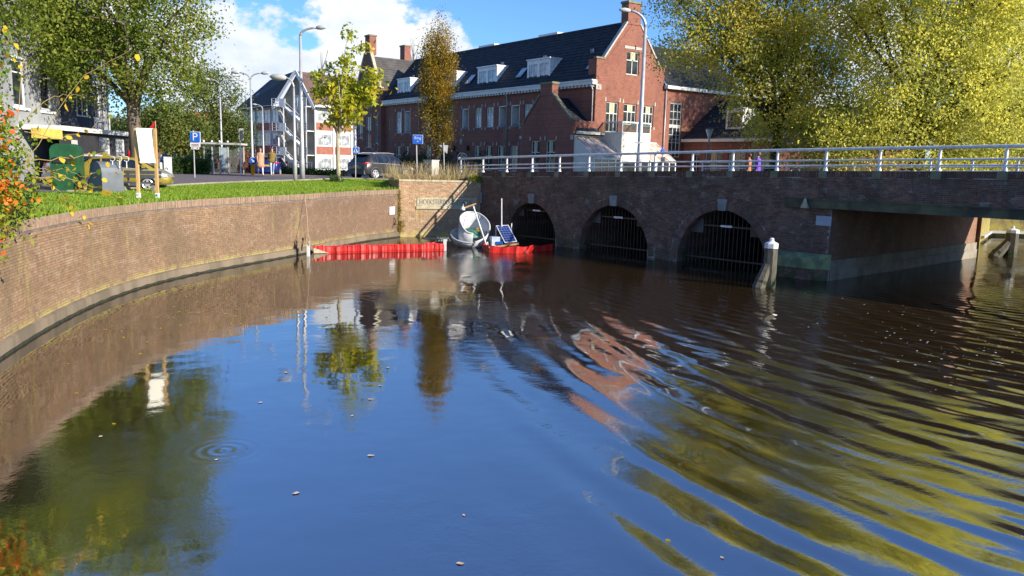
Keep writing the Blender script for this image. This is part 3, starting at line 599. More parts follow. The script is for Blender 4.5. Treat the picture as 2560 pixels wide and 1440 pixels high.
def make_grates():
    names = ['black iron grate in the bridge arch behind the solar panel', 'black iron grate in the middle arch of the bridge', 'black iron grate in the bridge arch beside the mooring pile']
    for (c, w, h), lb in zip(ARCH, names):
        g = thing('arch_grate', bp(c, -.45, 0), lb, 'grate', 'grates in the bridge arches')
        for s in np.arange(c - w + .12, c + w - .05, .2):
            zt = h * math.sqrt(max(0, 1 - ((s - c) / w) ** 2)) - .03
            MB().tube([bp(s, -.45, -.5), bp(s, -.45, zt)], .017, 6).build('bar', M['iron'], g)
        for z in (.28, 1.68):
            hw = w * math.sqrt(1 - (z / h) ** 2) - .02; MB().bar(bp(c - hw, -.43, z), bp(c + hw, -.43, z), .05, .07).build('cross_bar', M['iron'], g)
        z = 1.68; MB().hexa(bp(c - .28, -.38, z - .03), bp(.56, 0, 0) - bp(0, 0, 0), bp(0, .02, 0) - bp(0, 0, 0), (0, 0, .085)).build('white_board', M['white'], g)
        for sg in (-1, 1):
            poly = [(sg * (w * math.sqrt(1 - (1.35 / h) ** 2) - .01), 1.35)] + [(sg * w * math.cos(q), h * math.sin(q)) for q in np.linspace(math.asin(1.35 / h), math.asin(min(.98, 1.95 / h)), 6)]
            x_in = .52 * w; poly += [(sg * x_in, h * math.sin(math.acos(.52)) if False else 1.95), (sg * x_in, 1.35)]
            if sg > 0: poly = poly[::-1]
            pm = MB(); pm.prism(poly, bp(c, -.40, 0), Vector((BE[0], BE[1], 0)), (0, 0, 1), Vector((BN[0], BN[1], 0)) * .03); pm.build('side_panel', M['darksteel'] if sg < 0 else M['iron'], g)
def railing(name, d, label, s0, s1):
    r = thing(name, bp(s0, d, bz(s0)), label, 'railing', 'white bridge railings')
    k0 = int(math.ceil(s0 / 2.0)); posts = [k * 2.0 for k in range(k0, int(s1 / 2.0) + 1)]
    for s in posts:
        z = bz(s); MB().lathe([(.10, 0), (.09, .05), (.055, .12), (.055, .27), (.066, .30), (.055, .33), (.05, .74), (.06, .80)], bp(s, d, z), 10).build('post', M['white'], r, smooth=True)
    for h, rr in ((.80, .058), (.40, .033), (.20, .033)):
        pts = [bp(s, d, bz(s) + h) for s in np.linspace(s0 - (.0 if h < .7 else .12), s1, 24)]
        MB().tube(pts, rr, 8).build('rail', M['white'], r, smooth=True)
    MB().lathe([(.01, -.085), (.06, -.06), (.085, 0), (.06, .06), (.01, .085)], bp(s0 - .14, d, bz(s0) + .80), 10).build('end_knob', M['white'], r, smooth=True)
def make_abutment():
    a = thing('bridge_abutment', (AC[0], AC[1], 0), 'sunlit brick abutment with a carved stone name band beside the bridge', 'abutment')
    Lf = float(np.linalg.norm(KC - AC)); zt = 3.1; ch = .066
    S, Z, Ln = courses(0, Lf - .02, -.1, zt - .09, ch, .225, lambda s, z: 1.0 < s < 4.32 and 1.52 < z < 2.16)
    C_ = AC + AD * S[:, None]; n = len(S)
    lay(a, C_, np.tile(AD, (n, 1)), np.tile(AN, (n, 1)), Ln, np.full(n, ch - .011), Z, M['abut'], 'brick', 300)
    v3 = lambda p, z: Vector((p[0], p[1], z))
    LB = np.array([-7.35, 47.3]); BK = KC - BN * .6 + np.array([0, 1.2])
    mb = MB(); mb.quad(v3(AC, -1.6), v3(KC, -1.6), v3(KC, zt), v3(AC, zt)); mb.quad(v3(LB, 1), v3(AC, 1), v3(AC, zt), v3(LB, zt)); mb.build('mortar', M['mortar_a'], a)
    # dark left return: bricks too
    dl = (AC - LB) / np.linalg.norm(AC - LB); S, Z, Ln = courses(0, float(np.linalg.norm(AC - LB)), 2.6, zt - .09, ch, .225); n = len(S)
    lay(a, LB + dl * S[:, None], np.tile(dl, (n, 1)), np.tile(np.array([dl[1], -dl[0]]), (n, 1)), Ln, np.full(n, .055), Z, M['abut'], 'brick', 60)
    tp = MB(); tp.add([v3(AC, zt), v3(KC, zt), v3(KC + np.array([.9, 1.4]), zt), v3((-2.5, 50), zt), v3((-7.5, 50), zt), v3(LB, zt)], [(0, 1, 2, 3, 4, 5)]); tp.build('earth_top', M['soil'], a)
    cpm = MB(); x = 0.
    while x < Lf - .1:
        l = min(.9, Lf - x - .01); cpm = MB(); q = AC + AD * x + AN * .035; cpm.hexa(v3(q, zt - .085), v3(AD * (l - .012), 0), v3(-AN * .3, 0), (0, 0, .10)); cpm.build('coping_stone', M['sandstone'], a); x += l
    x = 0; lw = float(np.linalg.norm(AC - LB))
    q = LB + np.array([dl[1], -dl[0]]) * .03; MB().hexa(v3(q, zt - .085), v3(dl * lw, 0), v3(-np.array([dl[1], -dl[0]]) * .3, 0), (0, 0, .095)).build('coping_stone', M['sandstone'], a)
    q = AC + AD * 1.0 - AN * .01; bd = MB().hexa(v3(q, 1.70), v3(AD * 3.32, 0), v3(AN * .05, 0), (0, 0, .45)).build('name_band', M['sandstone'], a)
    q = AC + AD * .95 - AN * .01; MB().hexa(v3(q, 1.53), v3(AD * 3.4, 0), v3(AN * .085, 0), (0, 0, .125)).build('name_sill', M['sandstone'], a)
    cu = bpy.data.curves.new('lettering', 'FONT'); cu.body = 'HOEKSTERPOORTSBRUG'; cu.size = .40; cu.extrude = .008; cu.align_x = 'CENTER'; cu.space_character = 1.0
    cu.materials.append(mat('weathered_letters', (.16, .14, .09), .9, (.28, .25, .17), 5)); ob = bpy.data.objects.new('lettering', cu); COL.objects.link(ob)
    bpy.context.view_layer.update(); wd = ob.dimensions.x; q = AC + AD * 2.66 + AN * .047; place(ob, (q[0], q[1], 1.785), bd); ob.rotation_euler = (rad(90), 0, math.atan2(AD[1], AD[0])); ob.scale = (3.05 / max(.1, wd), 1, 1); to_mesh(ob)
M['pierstone'] = mat('green_mossed_stone', (.24, .29, .13), .85, (.12, .14, .08), 2.2, bump=.5)
M['passage'] = brickmat('passage_brick', [(0, (.30, .17, .11)), (1, (.30, .17, .11))], (.18, .115, .08), (.20, .15, .07), (.1, .5), (.45, .36, .25), eff_amt=.4)
# ================================================================== BUILDINGS
class Fac:
    def __init__(s, p0, u, n): s.p0 = np.array(p0, float); s.u = np.array(u, float) / np.linalg.norm(u); s.n = np.array(n, float) / np.linalg.norm(n)
    def pt(s, t, z, d=0.): q = s.p0 + s.u * t + s.n * d; return Vector((q[0], q[1], z))
    def du(s, l): return Vector((s.u[0] * l, s.u[1] * l, 0))
    def dn(s, l): return Vector((s.n[0] * l, s.n[1] * l, 0))
    def box(s, mb, t0, t1, z0, z1, d0, d1): return mb.hexa(s.pt(t0, z0, d0), s.du(t1 - t0), s.dn(d1 - d0), (0, 0, z1 - z0))
def wall(parent, f, t0, t1, z0, top, holes, mt, name='wall', dep=.16):
    """upright wall with a roofline given as (t, z) points and real openings"""
    if isinstance(top, (int, float)): top = [(t0, top), (t1, top)]
    T = [p[0] for p in top]; Z = [p[1] for p in top]; br = sorted(set([t0, t1] + [t for t in T if t0 <= t <= t1] + [h[0] for h in holes] + [h[1] for h in holes])); mb = MB()
    for a, b in zip(br[:-1], br[1:]):
        if b - a < 1e-4: continue
        e = 1e-5; za, zb = float(np.interp(a + e, T, Z)), float(np.interp(b - e, T, Z)); c = (a + b) / 2; lo = z0
        for h in sorted([h for h in holes if h[0] < c < h[1]], key=lambda h: h[2]):
            mb.quad(f.pt(a, lo), f.pt(b, lo), f.pt(b, h[2]), f.pt(a, h[2])); lo = h[3]
        mb.quad(f.pt(a, lo), f.pt(b, lo), f.pt(b, zb), f.pt(a, za))
    for h in holes:
        c = [(h[0], h[2]), (h[1], h[2]), (h[1], h[3]), (h[0], h[3])]
        for (a, z), (b, w) in zip(c, c[1:] + c[:1]): mb.quad(f.pt(a, z), f.pt(b, w), f.pt(b, w, -dep), f.pt(a, z, -dep))
    return mb.build(name, mt, parent)
def window(parent, f, ta, tb, za, zb, fr=.07, transom=.66, mull=(), d=-.10, stone=True, mt=None, pane=None, yellow_reflection=False, name='window'):
    loc = f.pt((ta + tb) / 2, za, d); mb = MB(); w, h = tb - ta, zb - za
    f.box(mb, ta, ta + fr, za, zb, d - .05, d); f.box(mb, tb - fr, tb, za, zb, d - .05, d); f.box(mb, ta + fr, tb - fr, za, za + fr, d - .05, d - .002); f.box(mb, ta + fr, tb - fr, zb - fr, zb, d - .05, d - .002)
    if transom: f.box(mb, ta + fr, tb - fr, za + h * transom - .03, za + h * transom + .03, d - .05, d + .003)
    for q in mull: f.box(mb, ta + w * q - .025, ta + w * q + .025, za + fr, zb - fr, d - .045, d + .005)
    o = mb.build(name, mt or M['whitewood'], parent, loc=loc)
    p = MB(); zs = za + h * transom if transom else zb
    p.quad(f.pt(ta, za, d - .03), f.pt(tb, za, d - .03), f.pt(tb, zs, d - .03), f.pt(ta, zs, d - .03)); p.build('pane', pane or M['glass'], o)
    if transom:
        p = MB(); p.quad(f.pt(ta, zs, d - .032), f.pt(tb, zs, d - .032), f.pt(tb, zb, d - .032), f.pt(ta, zb, d - .032)); p.build('top_pane', pane or M['glass'], o)
    if yellow_reflection:
        c = MB(); f.box(c, ta + w * .38, tb - w * .25, zs + .02, zb - fr, d - .028, d - .022); c.build('reflection_strip', M['yellow_reflection'], o)  # yellow strip paints a reflection into the upper pane
    if stone:
        st = MB()
        for a in (ta - .17, tb + .03):
            for z in (zb + .02, za - .22): st.prism([(.0, 0), (.14, 0), (.115, .30), (.025, .30)] if z > zb else [(0, 0), (.14, 0), (.14, .2), (0, .2)], f.pt(a, z, -.01), f.du(1), (0, 0, 1), f.dn(.04))
        st.build('corner_stones', M['stonepale'], o)
        sl_ = MB(); f.box(sl_, ta - .03, tb + .03, za - .09, za, -.12, .04); sl_.build('sill', M['darksteel'], o)
    return o
def pantiles(parent, o, ux, vx, L, Hs, mt, name='roof', clip=None, cw=.22, rh=.34):
    """roof slope laid with corrugated tile courses"""
    o, ux, vx = Vector(o), Vector(ux).normalized(), Vector(vx).normalized(); nn = ux.cross(vx)
    if nn.z < 0: nn = -nn
    nc = max(2, int(L / (cw / 3))); nr = max(1, int(Hs / rh)); ts = np.linspace(0, L, nc + 1); mb_v = []; faces = []; rows = []
    for r in range(nr): rows += [(r * Hs / nr, .045), ((r + 1) * Hs / nr - .002, .012)]
    V = np.zeros((len(rows), nc + 1, 3)); prof = .022 * np.maximum(-.2, np.sin(ts * 2 * np.pi / cw))
    for i, (h, lift) in enumerate(rows):
        l = clip(h / Hs) if clip else (0, 1); tt = ts[0] + (l[0] + (l[1] - l[0]) * ts / L) * L
        for k in range(3): V[i, :, k] = o[k] + ux[k] * tt + vx[k] * h + nn[k] * (prof + lift)
    me = MB(); me.v = [tuple(q) for q in V.reshape(-1, 3)]; n = nc + 1
    me.f = [(i * n + j, i * n + j + 1, (i + 1) * n + j + 1, (i + 1) * n + j) for i in range(len(rows) - 1) for j in range(nc)]; me.a = [.5] * len(me.f)
    return me.build(name, mt, parent)
M['stonepale'] = mat('pale_stone', (.50, .48, .43), .85, (.38, .36, .32), 3)
M['glassroof'] = glassmat('glazed_roof', (.38, .30, .25), .25, 1.5)
M['lead'] = mat('lead_flashing', (.10, .13, .19), .6, (.08, .10, .15), 2)
MU, MN, MU2, MN2 = (-.6, .8), (-.8, -.6), (.8, .6), (.6, -.8); MC = (5.85, 61.0)
def coping(parent, f, pts, th=.34, w=.13, d0=.06, mt=None):
    mb = MB()
    for (a, za), (b, zb) in zip(pts[:-1], pts[1:]):
        v = Vector((b - a, zb - za)).normalized(); nx, nz = -v.y * w, v.x * w
        if nz < 0: nx, nz = -nx, -nz
        mb.prism([(a, za), (b, zb), (b + nx, zb + nz), (a + nx, za + nz)], f.pt(0, 0, d0), f.du(1), (0, 0, 1), f.dn(-th))
    return mb.build('gable_coping', mt or M['mossstone'], parent)
def chimney(parent, f, t0, t1, z0, z1, d1=.04, dep=.75):
    mb = MB(); f.box(mb, t0, t1, z0, z1 - .16, d1 - dep, d1); o = mb.build('chimney', M['house_brick'], parent)
    c = MB(); f.box(c, t0 - .07, t1 + .07, z1 - .16, z1, d1 - dep - .07, d1 + .07); c.build('chimney_cap', M['mossstone'], o)
def make_brick_building():
    b = thing('brick_building', (MC[0], MC[1], 3), 'long dark red brick building with steep tiled roof, dormers and stepped chimney gable', 'building')
    f = Fac(MC, MU, MN); g = Fac(MC, MU2, MN2); br = M['house_brick']; LW = 33.2
    # ---- long wing
    up_t = [(29.6, 30.8), (27.75, 28.95), (23.6, 24.75), (21.7, 22.9), (19.8, 20.9), (17.0, 18.05), (14.95, 16.0), (13.1, 14.2), (11.1, 12.3), (9.3, 10.5), (7.6, 8.7)]
    lo_t = [(29.6, 30.8), (27.75, 28.95), (23.6, 24.75), (21.6, 22.7), (15.0, 16.05), (13.15, 14.25), (11.2, 12.4), (9.45, 10.55)]
    loggia = {1, 4, 5, 8, 9}; UH = [(a, c, 7.3, 9.05) if a < 26 else (a, c, 7.05, 9.25) for a, c in up_t]; LH = [(a, c, 3.5, 5.68) for a, c in lo_t]; DH = [(17.2, 19.0, 3.0, 5.1)]; SM = [(32.1, 32.5, 7.5, 8.5)]
    wall(b, f, 0, LW, 2.6, 10.3, UH + LH + DH + SM, br, dep=.18)
    for i, h in enumerate(UH):
        if i in loggia:                                                       # recessed balcony with pale jambs and a dark door
            lg = MB(); f.box(lg, h[0], h[1], h[2], h[3], -1.25, -1.2); o = lg.build('loggia', M['greypaint'], b, loc=f.pt(h[0], h[2]))
            j = MB(); f.box(j, h[0], h[0] + .09, h[2], h[3], -1.2, -.02); f.box(j, h[1] - .09, h[1], h[2], h[3], -1.2, -.02); f.box(j, h[0], h[1], h[3] - .08, h[3], -1.2, -.02); j.build('jamb', M['whitewood'], o)
            dd = MB(); f.box(dd, h[0] + .15, h[0] + .72, h[2], h[2] + 1.25, -1.2, -1.15); dd.build('door', M['iron'], o)
            rl = MB(); f.box(rl, h[0], h[1], h[2] + .12, h[2] + .16, -.12, -.08); f.box(rl, h[0], h[1], h[2] - .1, h[2], -.2, .04); rl.build('rail', M['darksteel'], o)
            st = MB()
            for a in (h[0] - .17, h[1] + .03): st.prism([(0, 0), (.14, 0), (.115, .3), (.025, .3)], f.pt(a, h[3] + .02, -.01), f.du(1), (0, 0, 1), f.dn(.04)); f.box(st, a, a + .14, h[2] - .22, h[2], -.01, .03)
            st.build('corner_stones', M['stonepale'], o)
        else: window(b, f, *h, mull=(.62,), yellow_reflection=True, pane=M['glassw'])
    for h in LH: window(b, f, *h, mull=(.6,), yellow_reflection=True, transom=.6)
    window(b, f, *SM[0], transom=0, stone=False)
    # arched entrance
    dr = MB(); h = DH[0]; c = (h[0] + h[1]) / 2
    for q in (h[0], h[0] + .5, h[1] - .6, h[1] - .1): f.box(dr, q, q + .1, 3, 4.6, -.16, -.1)
    for k in range(8):
        a0, a1 = math.pi * k / 8, math.pi * (k + 1) / 8; dr.bar(f.pt(c - .85 * math.cos(a0), 4.5 + .55 * math.sin(a0), -.1), f.pt(c - .85 * math.cos(a1), 4.5 + .55 * math.sin(a1), -.1), .07, .1)
    o = dr.build('entrance_door', M['whitewood'], b, loc=f.pt(c, 3)); MB().quad(f.pt(h[0], 3, -.15), f.pt(h[1], 3, -.15), f.pt(h[1], 5.1, -.15), f.pt(h[0], 5.1, -.15)).build('pane', M['glass'], o)
    for t in (16.9, 19.2):
        lm = MB(); lm.lathe([(.05, 0), (.13, .12), (.13, .4), (.04, .5)], f.pt(t, 5.25, .16), 8); lm.build('wall_lantern', M['iron'], b)
    MB().lathe([(.02, 0), (.13, .08), (.16, .3), (.12, .5), (.02, .6)], f.pt(18.1, 5.75, .03), 10, 1, 1).build('medallion', M['stonepale'], b)
    cn = MB(); f.box(cn, -.1, LW, 10.1, 10.36, -.05, .42); f.box(cn, -.1, LW, 10.36, 10.46, -.05, .50); cn.build('cornice', M['whitewood'], b)
    dn = MB()
    for t in np.arange(.1, LW, .42): f.box(dn, t, t + .2, 9.95, 10.1, 0, .36)
    dn.build('dentils', M['whitewood'], b)
    for t in (25.8, 11.0, .2):
        MB().tube([f.pt(t, 10.0, .3), f.pt(t, 9.75, .12), f.pt(t, 3.0, .12)], .05, 8).build('downpipe', M['galv'], b, smooth=True)
    ev, rg = f.pt(0, 10.42, .35), f.pt(0, 15.0, -3.65); vs_ = rg - ev
    pantiles(b, f.pt(-.02, 10.42, .35), f.du(1), vs_, LW + .2, vs_.length, M['tile'])
    bk = f.pt(0, 10.42, -7.65) - rg; pantiles(b, f.pt(0, 10.42, -7.65), f.du(1), -bk, LW + .2, bk.length, M['tile'])
    MB().tube([f.pt(.3, 15.05, -3.65), f.pt(LW, 15.05, -3.65)], .11, 8).build('ridge', M['tile'], b)
    bw_ = MB(); bw_.quad(f.pt(0, 2.6, -7.3), f.pt(LW, 2.6, -7.3), f.pt(LW, 10.4, -7.3), f.pt(0, 10.4, -7.3)); bw_.build('wall', br, b)
    for t0, t1 in ((28.3, 31.0), (19.6, 22.5), (13.1, 16.1), (5.8, 8.8)):
        dz0, dz1, d = 10.98, 12.55, -.30; bk = .35 - (dz1 - 10.42) / (4.58 / 4.0) - .1; w = MB()
        sd = [(d, dz0 - .2), (d, dz1), (bk, dz1)]
        for t in (t0, t1 - .06): w.add([f.pt(t, z, q) for q, z in sd] + [f.pt(t + .06, z, q) for q, z in sd], [(0, 1, 2), (3, 4, 5), (0, 1, 4, 3), (1, 2, 5, 4), (2, 0, 3, 5)])
        f.box(w, t0 - .06, t1 + .06, dz1, dz1 + .1, bk, d + .1); m_ = (t0 + t1) / 2; o = None
        for a, c in ((t0 + .06, t0 + .24), (m_ - .16, m_ + .16), (t1 - .24, t1 - .06)): f.box(w, a, c, dz0, dz1, d - .05, d)
        f.box(w, t0 + .06, t1 - .06, dz0 - .22, dz0 + .12, d - .05, d - .003); f.box(w, t0 + .06, t1 - .06, dz1 - .22, dz1, d - .05, d - .004)
        o = w.build('dormer', M['white'], b, loc=f.pt(m_, dz0, d))
        for a, c in ((t0 + .24, m_ - .16), (m_ + .16, t1 - .24)):
            q = MB(); f.box(q, a, c, dz0 + .12, dz1 - .22, d - .06, d - .04); q.build('pane', M['glassw'], o)
            q = MB(); f.box(q, (a + c) / 2 - .04, (a + c) / 2 + .04, dz0 + .12, dz1 - .22, d - .05, d - .01); f.box(q, a, c, dz0 + .12, dz0 + .19, d - .05, d - .012); f.box(q, a, c, dz1 - .32, dz1 - .22, d - .05, d - .012); q.build('sash', M['white'], o)
        q = MB(); f.box(q, t0 - .12, t1 + .12, dz0 - .36, dz0 - .2, d - .1, d + .14); q.build('flashing', M['lead'], o)
    sv = vs_.normalized(); nv = Vector((f.n[0], f.n[1], 0)) * (vs_.z / vs_.length) + Vector((0, 0, 1)) * (4.0 / vs_.length)
    for t in (17.35, 9.6, .75):
        p0 = f.pt(t, 0, 0); base = f.pt(t, 10.42, .35) + sv * 1.05 + nv * .06
        w = MB(); w.hexa(base, f.du(.85), sv * 1.25, nv * .07); o = w.build('skylight', M['iron'], b, loc=base); w = MB(); w.hexa(base + f.du(.07) + sv * .08 + nv * .065, f.du(.71), sv * 1.08, nv * .02); w.build('pane', M['glassw'], o)
    for t in (29.8, 28.6, 14.0, 8.0, 2.2):
        base = f.pt(t, 10.42, .35) + sv * 3.1; w = MB(); w.tube([base, base + nv * .12, base + nv * .12 + Vector((0, 0, .22))], .07, 6); w.tube([base + f.du(.3), base + f.du(.3) + nv * .1 + Vector((0, 0, .25))], .05, 6); w.build('roof_vent', M['galv'], b)
    for t in (18.5, 9.2):
        w = MB(); f.box(w, t, t + 2.6, 14.98, 15.35, -4.6, -3.75); w.build('rooflight_box', M['white'], b)
    # ---- chimney gable of the long wing, facing the canal
    prof = [(0, 12.0), (.75, 12.0), (3.0, 14.85), (3.02, 14.86), (4.28, 14.86), (4.3, 14.85), (6.55, 12.0), (7.3, 12.0)]
    gh_ = [(3.05, 4.4, 11.1, 12.85), (1.13, 2.42, 6.7, 8.95), (2.97, 4.36, 7.35, 8.92), (5.06, 6.27, 7.3, 8.9), (.6, 2.0, 3.2, 5.2), (4.4, 6.4, 3.2, 5.2)]
    wall(b, g, 0, 7.3, 2.6, prof, gh_, br)
    for i, h in enumerate(gh_): window(b, g, *h, mull=(.36, .66) if i else (.5,), yellow_reflection=i in (1, 2, 3, 0), transom=.62, stone=0 < i < 4)
    coping(b, g, [(.72, 12.02), (3.0, 14.9)], mt=M['stonepale']); coping(b, g, [(4.3, 14.9), (6.58, 12.02)], mt=M['stonepale']); coping(b, g, [(-.1, 12.0), (.85, 12.0)], mt=M['mossstone']); coping(b, g, [(6.45, 12.0), (7.4, 12.0)], mt=M['mossstone'])
    chimney(b, g, 2.98, 4.32, 14.8, 16.5)
    sb = MB(); g.box(sb, -.02, .5, 9.75, 10.15, .02, .06); g.box(sb, 2.8, 4.6, 13.0, 13.2, -.05, .03); sb.build('corner_stone', M['stonepale'], b)
    pr = MB(); g.box(pr, .0, .36, 10.2, 12.0, -.9, -.001); pr.build('kneeler', br, b)
    # ---- front projection with its own gable
    D_ = 2.1; q = Fac(np.array(MC) + np.array(MN) * D_, MU, MN)
    pp = [(-.05, 7.42), (.3, 7.42), (2.5, 9.35), (2.52, 9.36), (3.88, 9.36), (3.9, 9.35), (5.95, 7.3), (6.35, 7.22)]
    ph = [(1.95, 3.1, 3.6, 5.98), (3.85, 4.95, 3.6, 5.95)]; wall(b, q, -.05, 6.35, 2.6, pp, ph, br)
    for h in ph: window(b, q, *h, mull=(.62,), yellow_reflection=True, transom=.62)
    coping(b, q, [(.28, 7.44), (2.5, 9.4)]); coping(b, q, [(3.9, 9.4), (5.97, 7.32)]); coping(b, q, [(-.15, 7.4), (.4, 7.4)]); coping(b, q, [(5.85, 7.22), (6.45, 7.22)])
    chimney(b, q, 2.5, 3.9, 9.3, 10.32, dep=.6)
    r1 = q.pt(3.2, 9.25, -.3); e1 = q.pt(-.45, 6.55, -.3); pantiles(b, e1 + q.dn(-.0), q.dn(-1), r1 - e1, 2.0, (r1 - e1).length, M['tile']); e2 = q.pt(6.75, 6.55, -.3); pantiles(b, e2, q.dn(-1), r1 - e2, 2.0, (r1 - e2).length, M['tile'])
    sw = MB(); sw.quad(q.pt(-.05, 2.6), q.pt(-.05, 7.4), q.pt(-.05, 7.4, -2.1), q.pt(-.05, 2.6, -2.1)); sw.quad(q.pt(6.35, 2.6), q.pt(6.35, 7.2), q.pt(6.35, 7.2, -2.1), q.pt(6.35, 2.6, -2.1)); sw.build('wall', br, b)
    ga = MB(); ga.hexa(q.pt(-.55, 6.42, 0), q.du(.14), q.dn(-2.7), (0, 0, .2)); ga.build('gutter', M['cream'], b)
    kb = MB()
    for t in (-.03, 6.2): q.box(kb, t - .04, t + .24, 6.0 if t < 1 else 6.1, 6.35, 0, .04)
    kb.build('corner_stone', M['stonepale'], b)
    fl = MB().bar(f.pt(2.95, 9.3, .06), f.pt(-.5, 6.55, .06), .1, .06); fl.build('flashing', M['lead'], b)
    # ---- lean-to conservatories and the white balcony box
    def leanto(t0, t1, zt, zb, dd, n):
        o = MB(); g.box(o, t0, t1, zb - .12, zb, dd - .06, dd); g.box(o, t0, t1, zt, zt + .08, 0, .1); k = np.linspace(t0, t1, n + 1)
        for t in k: o.bar(g.pt(t, zt, .05), g.pt(t, zb, dd), .06, .07); g.box(o, t - .05, t + .05, 3.2, zb - .1, dd - .07, dd)
        g.box(o, t0, t1, 3.2, 3.3, dd - .07, dd - .002); o = o.build('conservatory', M['white'], b, loc=g.pt((t0 + t1) / 2, 3.2, dd))
        for a, c in zip(k[:-1], k[1:]):
            MB().quad(g.pt(a + .03, zt, .06), g.pt(c - .03, zt, .06), g.pt(c - .03, zb, dd - .02), g.pt(a + .03, zb, dd - .02)).build('roof_pane', M['glassroof'], o)
            p = MB(); g.box(p, a + .05, c - .05, 3.3, zb - .12, dd - .05, dd - .03); p.build('pane', M['glass'], o)
        for t in (t0, t1):
            MB().add([g.pt(t, 3.2, 0), g.pt(t, 3.2, dd - .03), g.pt(t, zb, dd - .03), g.pt(t, zt, 0)], [(0, 1, 2, 3)]).build('side_panel', M['cream'], o)
    leanto(-2.0, .8, 6.25, 4.72, 2.35, 4); leanto(3.9, 6.7, 6.0, 4.62, 2.2, 4)
    bx = MB(); t0, t1, dd = .85, 3.85, 2.1
    for t in (t0, (t0 + t1) / 2, t1 - .09): g.box(bx, t, t + .09, 3.1, 7.4, dd - .09, dd)
    for z in (7.32, 6.55, 4.5, 3.1): g.box(bx, t0 + .002, t1 - .002, z, z + .1, dd - .085, dd + .01); g.box(bx, t0 - .01, t0 + .08, z, z + .1, .02, dd - .09); g.box(bx, t1 - .08, t1 + .01, z, z + .1, .02, dd - .09)
    g.box(bx, t0, t0 + .09, 3.1, 7.4, 1.0, 1.09); bb = bx.build('balcony', M['white'], b, loc=g.pt(t0, 3.1, dd))
    for a, c in ((t0 + .09, (t0 + t1) / 2), ((t0 + t1) / 2 + .09, t1 - .09)):
        p = MB(); g.box(p, a, c, 4.6, 6.55, dd - .06, dd - .03); p.build('panel', M['cream'], bb); p = MB(); g.box(p, a, c, 6.65, 7.32, dd - .05, dd - .04); p.build('pane', M['glasst'], bb); p = MB(); g.box(p, a, c, 3.2, 4.5, dd - .05, dd - .04); p.build('pane', M['glass'], bb)
    for t in (t0 + .03, t1 - .06):
        p = MB(); g.box(p, t, t + .03, 4.6, 6.55, .05, dd - .1); p.build('panel', M['cream'], bb); p = MB(); g.box(p, t, t + .02, 6.65, 7.32, .05, dd - .1); p.build('pane', M['glasst'], bb)
    p = MB(); g.box(p, t0 + .1, t1 - .1, 6.45, 6.55, .03, dd - .1); p.build('floor', M['concrete'], bb)
    # ---- stair wing and back range
    S2 = [(8.15, 9.6, 5.0, 9.4)]; wall(b, g, 7.3, 17, 2.6, 10.5, S2, br)
    o = window(b, g, 8.15, 9.6, 5.0, 9.4, mull=(.36, .68), transom=0, stone=False); ex = MB()
    for z in np.arange(5.55, 9.3, .62): g.box(ex, 8.2, 9.55, z - .02, z + .02, -.14, -.095)
    g.box(ex, 8.2, 9.55, 7.35, 7.6, -.13, -.08); ex.build('glazing_bars', M['whitewood'], o)
    cn = MB(); g.box(cn, 7.35, 17, 10.35, 10.6, -.05, .4); cn.build('cornice', M['whitewood'], b); ev = g.pt(7.3, 10.55, .35); rg = g.pt(7.3, 14.2, -3.6); pantiles(b, ev, g.du(1), rg - ev, 9.7, (rg - ev).length, M['tile'])
    MB().tube([g.pt(7.5, 10.3, .1), g.pt(7.5, 3, .1)], .05, 8).build('downpipe', M['galv'], b, smooth=True)
    lf = Fac(np.array(MC) + np.array(MU2) * 10.0, (.6, -.8), MN); lh = [(.8, 1.7, 3.5, 5.3), (2.3, 4.0, 3.5, 5.5), (4.6, 6.2, 3.5, 5.5), (6.8, 8.4, 3.5, 5.5)]
    wall(b, lf, 0, 9, 2.6, 6.4, lh, br)
    for h in lh: window(b, lf, *h, mull=(.35, .65), transom=0, stone=False, yellow_reflection=False)
    for h in lh[1:]:
        c = MB(); lf.box(c, h[0] + .65, h[0] + 1.0, 3.6, 5.4, -.115, -.11); c.build('reflection_strip', M['yellow_reflection'], b)  # strip paints the warm reflection into the low wing panes
    cn = MB(); lf.box(cn, -.05, 9.1, 6.25, 6.48, -.05, .35); cn.build('cornice', M['whitewood'], b)
    ev = lf.pt(0, 6.48, .3); rg = lf.pt(0, 9.9, -4.3); pantiles(b, ev, lf.du(1), rg - ev, 9.1, (rg - ev).length, M['tile'])
    dw = MB(); lf.box(dw, 3.6, 5.2, 7.1, 8.9, -2.4, -.7); o = dw.build('dormer', M['white'], b, loc=lf.pt(4, 7.1, -.7)); w = MB(); lf.box(w, 3.8, 5.0, 7.4, 8.5, -.72, -.69); w.build('pane', M['glass'], o)
    # ---- two cross wings with chimney gables at the far end
    for t0, dd, dl in ((33.2, .5, 6), (37.2, -6.0, 2.5)):
        h = Fac(np.array(MC) + np.array(MU) * t0 + np.array(MN) * dd, MU, MN); pf = [(0, 11.8), (.4, 11.8), (2.5, 15.6), (2.51, 15.61), (3.6, 15.61), (3.61, 15.6), (5.9, 11.8), (6.3, 11.8)]
        hl = [(2.3, 3.6, 5.6, 8.9), (.7, 1.4, 6.0, 9.0), (.8, 1.7, 3.4, 5.2), (4.4, 5.6, 6.6, 8.9)]; wall(b, h, 0, 6.3, 2.2, pf, hl, br)
        for w in hl: window(b, h, *w, mull=(.5,))
        coping(b, h, [(.36, 11.8), (2.5, 15.7)], mt=M['sandstone'], w=.2, d0=.1); coping(b, h, [(3.6, 15.7), (5.95, 11.8)], mt=M['sandstone'], w=.2, d0=.1); coping(b, h, [(-.1, 11.8), (.5, 11.8)], mt=M['sandstone'])
        chimney(b, h, 2.5, 3.6, 15.5, 17.6, dep=.8)
